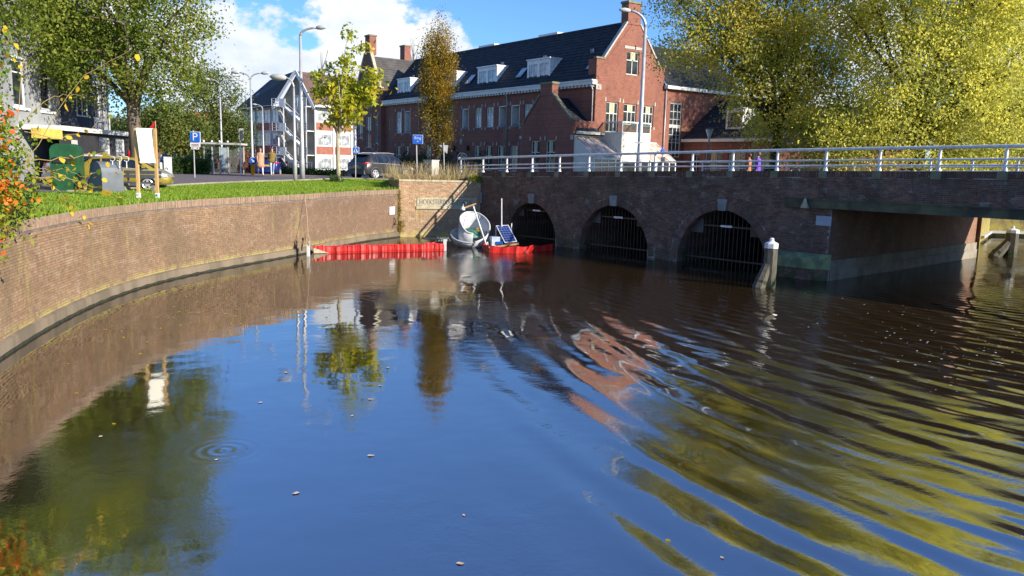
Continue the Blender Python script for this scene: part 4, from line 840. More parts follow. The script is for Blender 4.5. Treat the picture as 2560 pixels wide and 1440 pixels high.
        r1 = h.pt(3.05, 15.4, -.3); e1 = h.pt(-.2, 11.0, -.3); pantiles(b, e1, h.dn(-1), r1 - e1, dl, (r1 - e1).length, M['tilegrey']); e2 = h.pt(6.5, 11.0, -.3); pantiles(b, e2, h.dn(-1), r1 - e2, dl, (r1 - e2).length, M['tilegrey'])
        sw = MB(); sw.quad(h.pt(0, 2.2), h.pt(0, 11.8), h.pt(0, 11.8, -dl), h.pt(0, 2.2, -dl)); sw.quad(h.pt(6.3, 2.2), h.pt(6.3, 11.8), h.pt(6.3, 11.8, -dl), h.pt(6.3, 2.2, -dl)); sw.build('wall', br, b)
        rp = MB(); h.box(rp, 2.2, 3.7, 3.5, 4.9, 0, .06); rp.build('carved_panel', M['stonepale'], b)
    RR = np.array(MC) + np.array(MU2) * 17
M['glasst'] = clearglass('clear_glass')
def make_modern():
    b = thing('apartment_block', (-30.8, 114.4, 1.5), 'white framed apartment block with dark roof, red panels and zigzag fire stairs', 'building')
    CL, CR = np.array([-33.7, 115.7]), np.array([-27.9, 113.1]); zb, ev, FH = 1.47, 11.37, 3.3; TZ = 16.1
    fl = Fac(CL, (-.63, .77), (-.77, -.63)); fr = Fac(CR, MU2, MN2); cd = (CR - CL) / np.linalg.norm(CR - CL); fc = Fac(CL, cd, (cd[1], -cd[0])); cl = float(np.linalg.norm(CR - CL))
    for f, n, L_, pm in ((fl, 5, 14.3, M['panelred']), (fr, 4, 11., M['panelred'])):
        holes = [(i * L_ / n + .25, (i + 1) * L_ / n - .2, zb + FH * k + 1.27, zb + FH * k + 3.03) for i in range(n) for k in range(3)]
        wall(b, f, 0, L_, zb, ev, holes, M['greypaint'])
        for h in holes: window(b, f, *h, transom=0, mull=(.42,), stone=False, fr=.14, mt=M['white'], pane=M['glassw'], d=-.06)
        for i in range(n):
            for k in range(3):
                p = MB(); f.box(p, i * L_ / n + .12, (i + 1) * L_ / n - .08, zb + FH * k + .16, zb + FH * k + 1.21, 0, .05); p.build('panel', pm if k else M['navy'], b)
            c = MB(); f.box(c, i * L_ / n - .08, i * L_ / n + .08, zb, ev, 0, .12); c.build('column', M['white'], b)
        q = MB(); f.box(q, -.3, L_, ev - .05, ev + .25, -.1, .8); q.build('eave', M['white'], b)
    wall(b, fc, 0, cl, zb, [(0, ev), (cl * .55, TZ), (cl, ev)], [(cl * .42, cl * .72, ev - 2, ev + 1.6)], mat('grey_render', (.30, .27, .21), .85, (.24, .21, .16), 1)); window(b, fc, cl * .42, cl * .72, ev - 2, ev + 1.6, transom=.5, mull=(.5,), stone=False, mt=M['white'], pane=M['glassw'])
    ap = fc.pt(cl * .55, TZ + .1, .5)
    for t, z in ((-.5, ev - .3), (cl + .4, ev - .3)):
        MB().bar(fc.pt(t, z, .7), ap, .14, .42).build('barge_board', M['white'], b)
    lr = Vector(at(675, 200, 125)); rr = Vector(at(835, 190, 121))
    def slab(pts, mt):
        m_ = MB(); n = len(pts); m_.add(list(pts) + [p - Vector((0, 0, .2)) for p in pts], [tuple(range(n)), tuple(range(n, 2 * n))[::-1]] + [(i, (i + 1) % n, (i + 1) % n + n, i + n) for i in range(n)]); return m_.build('roof', mt, b)
    slab([fc.pt(-.6, ev + .1, .7), ap, lr, fl.pt(14.8, ev + .1, .8)], M['tile']); slab([fc.pt(cl + .5, ev + .1, .7), fr.pt(11.3, ev + .1, .8), rr, ap], M['tilebrown'])
    e0 = fl.pt(0, ev + .1, .8); e1 = fl.pt(14.8, ev + .1, .8); r0_ = ap; r1_ = lr
    for k in range(4):
        a = (.28 + k * .15); p = e0.lerp(e1, a).lerp(r0_.lerp(r1_, a), .32); p2 = e0.lerp(e1, a).lerp(r0_.lerp(r1_, a), .5); dx = (e1 - e0).normalized() * .75
        MB().add([p + Vector((0, 0, .08)), p + dx + Vector((0, 0, .08)), p2 + dx + Vector((0, 0, .08)), p2 + Vector((0, 0, .08))], [(0, 1, 2, 3)]).build('skylight', M['glassw'], b)
    dm = MB(); c = fr.pt(3.2, 12.0, -.8); fr.box(dm, 3.0, 6.2, 12.3, 13.8, -2.6, -.5); o = dm.build('dormer', M['darksteel'], b, loc=c)
    for k in range(3):
        q = MB(); fr.box(q, 3.15 + k, 4.0 + k, 12.55, 13.5, -.5, -.46); q.build('pane', M['glassw'], o)
    # fire stairs
    for k in range(4):
        z = zb + FH * k
        if k: 
            ld = MB(); fc.box(ld, .3, 1.9, z - .12, z, .1, 1.7); fc.box(ld, cl - 1.6, cl - .1, z - .12, z, .1, 1.7); o = ld.build('stair_landing', M['white'], b, loc=fc.pt(.3, z, 1))
            pb = MB(); fc.box(pb, 1.55, 2.6, z - .1, z + 1.0, 1.62, 1.72); pb.build('solid_panel', M['white'], o)
            rl = MB()
            for zz in (.35, .7, 1.05): rl.bar(fc.pt(cl - 1.6, z + zz, 1.7), fc.pt(cl - .1, z + zz, 1.7), .06, .06); rl.bar(fc.pt(.3, z + zz, 1.7), fc.pt(1.5, z + zz, 1.7), .06, .06)
            for t in (.3, 1.0, cl - 1.6, cl - .9, cl - .1): rl.bar(fc.pt(t, z, 1.7), fc.pt(t, z + 1.05, 1.7), .06, .06)
            rl.build('guard_rail', M['white'], o)
        if k < 3:
            fs = MB(); a, c = fc.pt(2.2, z + 3.2, 1.2), fc.pt(cl - 1.4, z + 1.2, 1.2); fs.bar(a, c, .9, .14); fs.bar(a + Vector((0, 0, .9)) + fc.dn(.45), c + Vector((0, 0, .9)) + fc.dn(.45), .07, .07); fs.bar(a + Vector((0, 0, .45)) + fc.dn(.45), c + Vector((0, 0, .45)) + fc.dn(.45), .07, .07)
            a, c = fc.pt(.5, z + 3.2, .7), fc.pt(1.7, z + 1.3, .7); fs.bar(a, c, .8, .14); fs.bar(a + Vector((0, 0, .9)) + fc.dn(.4), c + Vector((0, 0, .9)) + fc.dn(.4), .07, .07)
            fs.build('stair_flight', M['white'], b)
    for t in (2.3, cl - .2):
        MB().bar(fc.pt(t, zb, 1.65), fc.pt(t, ev + .6, 1.65), .12, .12).build('stair_post', M['white'], b)
    fn = thing('stair_fence', fc.pt(2, zb, 3.2), 'tall blue grey bar fence below the fire stairs', 'fence')
    for t in np.arange(-2, cl + 2, .3): MB().bar(fc.pt(t, zb, 3.2), fc.pt(t, zb + 2.3, 3.2), .10, .06).build('fence_bar', M['fence'], fn)
    for z in (.3, 2.1): MB().bar(fc.pt(-2, zb + z, 3.22), fc.pt(cl + 2, zb + z, 3.22), .06, .08).build('fence_rail', M['fence'], fn)
M['fence'] = mat('blue_grey_steel', (.16, .19, .24), .5, (.12, .15, .19), 2)
def make_house():
    b = thing('grey_house', (-24, 46, 2.5), 'grey and navy rendered house with a black flat roofed extension', 'house')
    f = Fac((-24, 48), (.1, -.995), (.995, .1)); zt = 11.5
    segs = [(0, 3.35, M['slate_grey'], [(1.0, 2.6, 6.0, 8.0)]), (3.35, 6.2, M['navy'], [(4.2, 5.5, 6.0, 8.4)]), (6.2, 15, M['slate_grey'], [(7.0, 8.2, 6.1, 8.3), (9.6, 10.8, 6.1, 8.3), (12, 13, 6.1, 8.3)])]
    for t0, t1, mt, hs in segs:
        wall(b, f, t0, t1, 2, zt, hs, mt)
        for h in hs:
            o = window(b, f, *h, transom=.72, fr=.13, stone=False, mt=M['white'], pane=M['glass']); s_ = MB(); f.box(s_, h[0] - .1, h[1] + .1, h[2] - .12, h[2], -.1, .1); s_.build('sill', M['white'], o)
            l = MB(); f.box(l, h[0] - .06, h[1] + .06, h[3], h[3] + .1, -.02, .03); l.build('lintel', M['white'], o)
    nv = MB(); f.box(nv, 3.35, 6.2, 5.3, zt, .002, .5); nv = nv.build('bay', M['navy'], b); window(b, Fac(f.pt(0, 0, .5)[:2], f.u, f.n), 4.2, 5.5, 6.0, 8.4, d=.03, transom=0, mull=(.5,), stone=False, mt=M['whitewood'])
    sd = MB(); sd.quad(f.pt(0, 2), f.pt(0, 2, -9), f.pt(0, zt, -9), f.pt(0, zt)); sd.build('wall', M['slate_grey'], b)
    for t in (.15, .9): MB().tube([f.pt(t, 2.5, .08), f.pt(t, zt, .08)], .05, 8).build('downpipe', M['greypaint'], b)
    rf = MB(); f.box(rf, -.3, 15, zt, zt + .35, -9, .4); rf.build('roof_edge', M['whitewood'], b)
    x = Fac((-22.1, 46.4), (.095, -.995), (.995, .095)); hs = [(.5, 1.95, 2.9, 4.95), (2.55, 4.1, 2.9, 4.95)]; wall(b, x, 0, 8.6, 2, 5.1, hs, M['black_render'])
    for h in hs:
        window(b, x, *h, transom=.66, fr=.14, stone=False, mt=M['white'], pane=M['glassw'])
    fa = MB(); x.box(fa, -.15, 8.8, 5.1, 5.32, -3, .25); fa.build('fascia', M['whitewood'], b)
    MB().quad(x.pt(0, 2), x.pt(0, 2, -3), x.pt(0, 5.1, -3), x.pt(0, 5.1)).build('wall', M['black_render'], b)
    p = MB(); x.box(p, 6.9, 7.5, 3.6, 4.7, .05, .1); tag(p.build('wall_sign', M['greypaint']), 'grey rectangular sign on the black extension', 'sign')
    r = MB(); x.box(r, .02, .3, 3.2, 4.3, .02, .14); x.box(r, .05, .27, 3.95, 4.2, .14, .15); tag(r.build('red_box', M['redpaint']), 'red upright box on the corner of the black extension', 'box')
    yw = at(118, 334, 35); aw = MB(); aw.box((yw.x, yw.y, yw.z - .22), (.4, 1.9, .42), rad(5)); tag(aw.build('shop_sign', mat('yellow_sign', (.75, .52, .10), .5)), 'yellow shop sign half hidden by the berry bush', 'sign')
def make_far_houses():
    def house(cx, y, w, d, ez, rz, wm, rm, label, nwin, rot=0.):
        b = thing('distant_house', (cx, y, 2), label, 'house'); c, s = math.cos(rot), math.sin(rot); f = Fac((cx - w / 2 * c, y - w / 2 * s), (c, s), (s, -c))
        hs = [(w * (i + .25) / nwin, w * (i + .75) / nwin, z, z + 1.4) for i in range(nwin) for z in ((3.0, 5.8) if ez > 7 else (3.0,))]
        wall(b, f, 0, w, 1.5, ez, hs, wm)
        for h in hs: window(b, f, *h, transom=0, stone=False, fr=.12, mull=(.5,))
        e0 = f.pt(-.3, ez, .3); r_ = f.pt(-.3, rz, -d / 2); pantiles(b, e0, f.du(1), r_ - e0, w + .6, (r_ - e0).length, rm, cw=.5, rh=.6); e0 = f.pt(-.3, ez, -d - .3); r_ = f.pt(-.3, rz, -d / 2); pantiles(b, e0, f.du(1), r_ - e0, w + .6, (r_ - e0).length, rm, cw=.5, rh=.6)
        for t in (0, w): MB().add([f.pt(t, 1.5), f.pt(t, 1.5, -d), f.pt(t, ez, -d), f.pt(t, rz, -d / 2), f.pt(t, ez)], [(0, 1, 2, 3, 4)]).build('gable_wall', wm, b)
        ch = MB(); f.box(ch, w * .3, w * .3 + .6, rz - .5, rz + .8, -d / 2 - .3, -d / 2 + .3); ch.build('chimney', wm, b)
    rt_ = mat('red_roof_tile', (.36, .10, .05), .8, (.28, .08, .04), 1)
    house(-47, 112, 11, 9, 6.6, 10.5, M['house_brick'], rt_, 'distant brick house with a red roof behind the street trees', 4)
    house(-58, 104, 10, 9, 5.5, 9, M['slate_grey'], M['tilegrey'], 'distant pale house with a grey roof behind the hedge', 4)
    house(30, 76, 16, 9, 6.5, 10.5, M['house_brick'], M['tile'], 'brick house behind the yellow trees beside the bridge', 5, -.1); house(47, 72, 13, 9, 6.5, 10.5, M['house_brick'], M['tilebrown'], 'brick house with brown roof at the far end of the bridge', 4, -.15)
# ================================================================== TREES AND PLANTS
def leaves_at(C_, n_each, spread, size, flat=.75, droop=.2, aspect=.62, hexa=False):
    """leaf quads scattered round clump centres C_ (k,3)"""
    k = len(C_); idx = np.repeat(np.arange(k), n_each); n = len(idx); off = rng.normal(0, 1, (n, 3)); sp = spread * (.6 + .8 * rng.random(k))[idx]
    p = C_[idx] + off * sp[:, None] * np.array([1, 1, flat]); a = rng.normal(0, 1, (n, 3)); a[:, 2] -= droop; a /= np.linalg.norm(a, axis=1, keepdims=True)
    b = np.cross(a, rng.normal(0, 1, (n, 3))); b /= np.linalg.norm(b, axis=1, keepdims=True) + 1e-9; nrm = np.cross(a, b)
    s = size * (.65 + .7 * rng.random(n)); a *= s[:, None]; b *= (s * aspect * .5)[:, None]; cv = nrm * (s * .12)[:, None]
    Q = np.stack([p - a * .5, p + b + a * .02 + cv, p + a * .5, p - b + a * .02 + cv], 1) if not hexa else np.stack([p - a * .5, p - a * .22 + b + cv, p + a * .18 + b * .9 + cv, p + a * .5, p + a * .18 - b * .9 + cv, p - a * .22 - b + cv], 1)
    r = np.clip((rng.random(k))[idx] * .45 + rng.random(n) * .55, 0, 1); return Q, r
def branch(mb, p0, p1, r0_, r1_, sag=.12, n=6, seg=5, wob=.07):
    p0, p1 = Vector(p0), Vector(p1); L_ = (p1 - p0).length; pts = []
    for i in range(seg + 1):
        t = i / seg; q = p0.lerp(p1, t); q.z += math.sin(t * math.pi) * L_ * sag * (1 if i else 0)
        if 0 < i < seg: q += Vector((R.gauss(0, 1), R.gauss(0, 1), R.gauss(0, .6))) * L_ * wob * .5
        pts.append(q)
    mb.tube(pts, [r0_ + (r1_ - r0_) * (i / seg) for i in range(seg + 1)], n); return pts
def tree(name, label, base, blobs, nclump, per, leaf, lm, bark, tr, th, limbs=12, twigs=40, spread=.5, cat='tree', group=None, shell=.5, lean=(0, 0), flat=.75, cull=None):
    base = Vector(base); t = thing(name, base, label, cat, group); C_ = []; vol = np.array([b[3] * b[4] * b[5] for b in blobs]); vol = vol / vol.sum()
    while len(C_) < nclump:
        b = blobs[rng.choice(len(blobs), p=vol)]; v = rng.normal(0, 1, 3); v /= np.linalg.norm(v); r = shell + (1 - shell) * rng.random() ** .6 if rng.random() < .8 else rng.random()
        q = np.array([b[0] + v[0] * b[3] * r, b[1] + v[1] * b[4] * r, b[2] + v[2] * b[5] * r]) + np.array(base)
        if cull and not cull(q): continue
        C_.append(q)
    C_ = np.array(C_); tp = base + Vector((lean[0], lean[1], th)); tk = MB()
    pts = [base + Vector((0, 0, -.2))] + [base + Vector((lean[0] * q + R.gauss(0, tr * .12), lean[1] * q + R.gauss(0, tr * .12), th * q)) for q in (.12, .35, .65, 1.)]
    tk.tube(pts, [tr * 1.35, tr * 1.08, tr * .95, tr * .88, tr * .8], 10); tk.build('trunk', bark, t, smooth=True)
    ends = []; order = rng.permutation(nclump)[:limbs]
    for i in order:
        mb = MB(); e = Vector(C_[i]); st = tp + Vector((R.gauss(0, tr * .2), R.gauss(0, tr * .2), -R.random() * th * .15)); ends += branch(mb, st, e, tr * R.uniform(.34, .55), .02 + tr * .05, .1)[2:]
        mb.build('limb', bark, t, smooth=True)
    if twigs:
        mb = MB(); E_ = np.array([tuple(e) for e in ends])
        for i in rng.permutation(nclump)[:twigs]:
            j = int(np.argmin(np.linalg.norm(E_ - C_[i], axis=1))); branch(mb, E_[j], C_[i], tr * .14 + .01, .008, .08, 4, 3)
        mb.build('twigs', bark, t, smooth=True)['kind'] = 'stuff'
    Q, r = leaves_at(C_, per, spread, leaf, flat); quads('crown', Q, r, lm, t, base); return t
LM = {}
LM['elm'] = leafmat('elm_leaves', [(0, (0.079, 0.123, 0.016)), (.4, (0.158, 0.217, 0.025)), (.75, (0.269, 0.301, 0.043)), (1, (0.584, 0.415, 0.065))], 0.45)
LM['back'] = leafmat('street_tree_leaves', [(0, (0.056, 0.088, 0.019)), (.5, (0.120, 0.160, 0.032)), (.85, (0.224, 0.240, 0.048)), (1, (0.384, 0.288, 0.048))], .4)
LM['plane'] = leafmat('plane_leaves', [(0, (0.186, 0.265, 0.018)), (.45, (0.393, 0.435, 0.030)), (.8, (0.683, 0.567, 0.045)), (1, (0.869, 0.473, 0.038))], 0.5)
LM['oak'] = leafmat('oak_leaves', [(0, (0.123, 0.122, 0.013)), (.4, (0.271, 0.199, 0.020)), (.75, (0.468, 0.293, 0.030)), (1, (0.690, 0.400, 0.033))], 0.45)
LM['yellow'] = leafmat('yellow_autumn_leaves', [(0, (0.225, 0.293, 0.066)), (.35, (0.509, 0.517, 0.102)), (.7, (0.829, 0.763, 0.137)), (1, (0.829, 0.808, 0.137))], 0.62)
LM['green_yellow'] = leafmat('turning_leaves', [(0, (0.184, 0.259, 0.056)), (.4, (0.440, 0.455, 0.090)), (.75, (0.900, 0.727, 0.113)), (1, (0.900, 0.900, 0.169))], 0.6)
LM['hedge'] = leafmat('hedge_leaves', [(0, (0.018, 0.048, 0.010)), (.6, (0.048, 0.102, 0.018)), (1, (0.096, 0.156, 0.024))], .25)
LM['ivy'] = leafmat('dark_shrub_leaves', [(0, (.012, .03, .008)), (.6, (.03, .06, .015)), (1, (.06, .09, .03))], .25)
LM['red'] = leafmat('orange_berry_leaves', [(0, (0.688, 0.072, 0.012)), (.5, (0.850, 0.168, 0.020)), (1, (0.875, 0.312, 0.030))], .35)
LM['lime'] = leafmat('lime_green_leaves', [(0, (0.098, 0.189, 0.015)), (.5, (0.210, 0.302, 0.025)), (1, (0.462, 0.416, 0.038))], .45)
LM['gold'] = leafmat('golden_leaves', [(0, (0.600, 0.413, 0.025)), (.6, (0.775, 0.550, 0.037)), (1, (0.688, 0.350, 0.025))], .45)
LM['dry'] = leafmat('dry_grass', [(0, (.40, .30, .14)), (.5, (.52, .40, .22)), (1, (.42, .37, .12))], .3)
LM['brown'] = leafmat('brown_hedge_leaves', [(0, (0.140, 0.056, 0.028)), (.6, (0.266, 0.112, 0.056)), (1, (0.364, 0.168, 0.084))], .3)
def shrub(name, label, base, blobs, ncl, per, leaf, lm, spread=.25, bark=None, cat='bush', stems=6, group=None, flat=.9):
    base = Vector(base); t = thing(name, base, label, cat, group); C_ = []
    vol = np.array([b[3] * b[4] * b[5] for b in blobs]); vol /= vol.sum()
    for _ in range(ncl):
        b = blobs[rng.choice(len(blobs), p=vol)]; v = rng.normal(0, 1, 3); v /= np.linalg.norm(v); r = .55 + .45 * rng.random()
        C_.append(np.array(base) + np.array([b[0] + v[0] * b[3] * r, b[1] + v[1] * b[4] * r, max(.05, b[2] + v[2] * b[5] * r)]))
    C_ = np.array(C_); mb = MB()
    for i in range(stems): branch(mb, base + Vector((R.gauss(0, .1), R.gauss(0, .1), 0)), C_[i], .03, .008, .05, 5, 4)
    mb.build('stems', bark or M['bark'], t); Q, r = leaves_at(C_, per, spread, leaf, flat); quads('foliage', Q, r, lm, t, base); return t, C_
def hedge(name, label, a, b, w, h, lm, n, cat='hedge'):
    a, b = Vector(a), Vector(b); t = thing(name, a, label, cat); d = (b - a); sd = Vector((-d.y, d.x, 0)).normalized(); C_ = []
    for _ in range(n):
        u_, v_, z_ = rng.random(), rng.random() - .5, rng.random()
        if rng.random() < .75:
            k = rng.integers(3); v_ = -.5 if k == 0 else v_; z_ = 1. if k == 1 else z_
        q = a + d * u_ + sd * v_ * w; C_.append((q.x, q.y, q.z + z_ * h))
    Q, r = leaves_at(np.array(C_), 26, .12, .09, 1); quads('foliage', Q, r, lm, t, a)
    mb = MB(); mb.bar(a + Vector((0, 0, h * .42)), b + Vector((0, 0, h * .42)), w * .6, h * .75); mb.build('stems', M['barkdark'], t)
def make_trees():
    # big quayside elm
    B = gp(352, 458); B = Vector((-19.4, 41.5, gh(-19.4, 41.5)))
    tree('elm_tree', 'big green elm with a thick pale trunk behind the cream notice board', B, [(-.4, -.3, 5.9, 3.6, 3.4, 2.3), (-3.6, -1.2, 6.7, 3.6, 3.2, 2.0), (.4, 0, 8.9, 3.9, 4.0, 3.2), (-5.2, -2.0, 8.6, 3.4, 3.2, 2.6), (-3.6, -1, 12, 4.2, 3.8, 3.2), (0, 0, 13.6, 3.6, 3.6, 3.2), (1.9, .3, 5.2, 2.2, 2.2, 1.4)], 760, 92, .155, LM['elm'], M['bark'], .36, 3.9, 14, 80, .48, shell=.42)
    sh = gp(100, 452); tree('overhanging_elm', 'green tree overhanging the grey house at the picture edge', (-23.5, 31, 2.5), [(1, 0, 6.8, 3.0, 3.0, 1.6), (3.6, 0, 7.4, 2.6, 2.6, 1.7), (0, 0, 9, 4, 4, 2.4), (4.4, 1.5, 9.4, 2.8, 2.6, 2.0), (2.0, 0, 5.6, 1.6, 1.6, 1.0)], 360, 80, .155, LM['elm'], M['barkdark'], .28, 5.0, 10, 30, .5)
    p = at(556, 430, 70); tree('street_tree', 'tall loose green tree behind the bus shelter', (p.x, p.y, 2.6), [(-.5, 0, 5.6, 2.3, 2.3, 3.4), (.6, 0, 3.6, 2.4, 2.2, 1.8), (-1.4, 0, 7.6, 1.3, 1.3, 1.6)], 230, 60, .18, LM['back'], M['barkdark'], .2, 2.6, 10, 40, .5)
    p = at(455, 430, 62); tree('street_tree', 'round green tree standing behind the blue parking sign', (p.x, p.y, 2.7), [(0, 0, 3.2, 2.3, 2.1, 1.5), (-.6, 0, 4.4, 1.6, 1.6, 1.1)], 190, 42, .2, LM['back'], M['bark'], .17, 2.0, 9, 20, .45)
    p = at(395, 430, 58); tree('street_tree', 'green tree just right of the cream notice board', (p.x, p.y, 2.7), [(0, 0, 3.4, 1.7, 1.7, 1.6)], 130, 42, .2, LM['back'], M['bark'], .15, 2.0, 8, 16, .42)
    p = at(520, 430, 82); tree('street_tree', 'dark green tree far behind the bus shelter', (p.x, p.y, 2.4), [(0, 0, 3.6, 3.6, 2.6, 2.2)], 180, 40, .26, LM['hedge'], M['barkdark'], .2, 2.2, 8, 10, .6)
    p = at(318, 425, 75); tree('street_tree', 'low green tree between the grey house and the elm trunk', (p.x, p.y, 2.4), [(0, 0, 3.4, 2.6, 2.2, 1.7)], 130, 40, .25, LM['back'], M['barkdark'], .2, 2.2, 8, 10, .55)
    # young plane tree on the lawn edge
    B = Vector((at(846, 450, 46.8).x, 46.8, gh(-10.2, 46.8))); k = 46.8 / 2000; pc = lambda x, y: ((x - 845) * k, R.uniform(-.8, .8), (450 - y) * k + .1)
    bl = [(*pc(x, y), r, r, r * .8) for x, y, r in ((845, 300, .9), (880, 105, .35), (862, 160, .55), (905, 130, .45), (820, 180, .5), (930, 195, .6), (850, 215, .9), (890, 240, .9), (815, 235, .7), (925, 250, .5), (860, 270, .8), (835, 320, .4), (800, 205, .4), (905, 290, .6), (945, 215, .35), (870, 180, .6))]
    tree('young_plane_tree', 'young yellow green plane tree with slim pale trunk on the lawn', B, bl, 200, 15, .26, LM['plane'], M['barkpale'], .12, 2.9, 16, 80, .22, shell=.1, flat=1)
    # columnar oak
    p = at(1093, 432, 55); tree('columnar_oak', 'tall narrow columnar oak with bronze leaves before the brick building', (p.x, p.y, 3.0), [(0, 0, 4.4, 1.25, 1.2, 2.6), (0, 0, 6.8, 1.3, 1.2, 2.6), (-.5, 0, 8.0, .75, .7, 2.0), (.35, 0, 8.3, .7, .6, 2.1), (.05, 0, 9.3, .42, .4, 1.5), (-.62, 0, 8.2, .35, .35, 1.5), (.95, 0, 7.6, .35, .35, 1.9)], 560, 42, .105, LM['oak'], M['barkdark'], .15, 1.8, 18, 90, .2, shell=.25, flat=2.4)
    # yellow trees beyond the bridge
    tree('turning_tree', 'green and yellow tree leaning over the bridge railing beside the brick gable', (15.9, 49.6, 3.0), [(.5, 0, 5.6, 4.0, 3.8, 3.0), (-3.4, -.5, 8.2, 3.6, 3.2, 2.2), (1.0, 0, 9.4, 4.6, 4.2, 3.2), (-5.0, 0, 11.2, 3.4, 3.0, 2.4), (-2.2, 0, 13.6, 4.2, 3.6, 2.8), (2.4, 0, 14, 3.8, 3.6, 3), (2.0, -1, 2.6, 3.0, 2.6, 2.2), (-6.2, 0, 8.2, 1.8, 1.8, 1.6)], 900, 95, .165, LM['green_yellow'], M['barkdark'], .3, 3.6, 16, 90, .55, shell=.4)
    tree('golden_tree', 'broad golden yellow tree in the middle beyond the bridge railing', (22.9, 46.3, 3.0), [(3.8, .5, 8.5, 3.2, 3, 4), (0, 0, 6.2, 4.8, 4.4, 3.6), (-3.2, -1.5, 3.0, 3.4, 2.8, 2.6), (3.2, -1, 3.6, 3.8, 3.0, 3.0), (0, 0, 11.0, 5.2, 4.6, 3.6), (-2, 0, 14.6, 4, 3.6, 2.8), (3.4, 0, 14, 3.4, 3.2, 3)], 1000, 100, .165, LM['yellow'], M['barkdark'], .36, 3.2, 20, 110, .55, shell=.4)
    tree('golden_tree', 'golden yellow tree at the right hand end of the bridge railing', (38.5, 58.5, 3.0), [(0, 0, 7.6, 6.0, 5, 4.8), (-3.6, -1.2, 3.8, 4.2, 2.6, 3.6), (0, 0, 13.4, 6.4, 5.6, 4.8), (-3.5, 0, 17, 4.4, 4, 3.2), (3, 0, 17, 4.4, 4, 3.2), (3.2, -1, 3.6, 4.4, 3, 3.4)], 900, 100, .165, LM['yellow'], M['barkdark'], .34, 3.2, 18, 90, .55, shell=.4)
    shrub('bank_shrub', 'yellow leaved shrub along the far bank under the golden trees', (23.6, 43.6, 2.95), [(0, 0, .9, 1.6, .9, 1.1), (1.6, 2.2, 1.1, 1.2, 1.2, 1.2)], 130, 50, .18, LM['yellow'], .3)
    shrub('bank_shrub', 'dark green shrub behind the far right end of the railing', (40.0, 56.4, 2.95), [(0, 0, 1.3, 3.4, 1.1, 1.7)], 150, 50, .16, LM['ivy'], .3)
    # bare poplars far behind
    for x, y, lb in ((805, 130, 'bare poplar with upright twigs behind the white framed block'), (1035, 98, 'bare poplar tip behind the chimney gables')):
        p = at(x, y, 140); b = Vector((p.x, p.y, 1)); t = thing('bare_poplar', b, lb, 'tree', 'bare poplars'); h = p.z - 1; tk = MB(); tk.tube([b, b + Vector((0, 0, h * .5)), b + Vector((0, 0, h))], [.3, .18, .03], 6); tk.build('trunk', M['bark'], t)
        for _ in range(34):
            z = R.uniform(.35, .88) * h; a = R.uniform(0, 6.28); l = R.uniform(1.5, 4.2); mb = MB(); q = b + Vector((0, 0, z)); mb.tube([q, q + Vector((math.cos(a) * .5, math.sin(a) * .5, l * .4)), q + Vector((math.cos(a) * 1.0, math.sin(a) * 1.0, l))], [.06, .05, .025], 4); mb.build('branch', M['bark'], t)
    a = at(420, 440, 52); hedge('clipped_hedge', 'low clipped green hedge beside the bus shelter', (at(425, 438, 51.5).x, 51.5, 2.75), (at(522, 438, 52.5).x, 52.5, 2.8), .9, 1.0, LM['hedge'], 420)
    hedge('clipped_hedge', 'low dark hedge in front of the apartment block', (at(655, 440, 62).x, 62, 2.75), (at(860, 440, 58).x, 58, 2.85), .8, .45, LM['hedge'], 420)
    shrub('brown_shrub', 'reddish brown beech shrub behind the keep right sign', (at(612, 440, 60).x, 60, 2.7), [(0, 0, 1.0, .85, .7, 1.0)], 90, 30, .12, LM['brown'], .2)
    for i, (x, Y, h) in enumerate(((1065, 57.5, 2.0), (1110, 58.5, 2.3), (1200, 60, 2.0), (1022, 58, 2.1))):
        p = at(x, 430, Y); tk = thing('parasol_tree', (p.x, p.y, 3), ['dark clipped ball shrub left of the columnar oak', 'dark clipped ball shrub right of the columnar oak', 'dark clipped ball shrub right of the arched entrance', 'dark leaning clipped shrub behind the blue road sign'][i], 'bush', 'clipped shrubs by the brick building'); MB().tube([(p.x, p.y, 2.9), (p.x, p.y, 3 + h * .6)], .05, 6).build('trunk', M['barkdark'], tk); Q, r = leaves_at(np.array([(p.x + R.gauss(0, .38), p.y + R.gauss(0, .38), 3 + h * .55 + R.gauss(0, .32)) for _ in range(50)]), 26, .14, .1, 1); quads('crown', Q, r, LM['ivy'], tk, (p.x, p.y, 3))
M['stem'] = mat('dry_stem', (.34, .24, .09), .8)
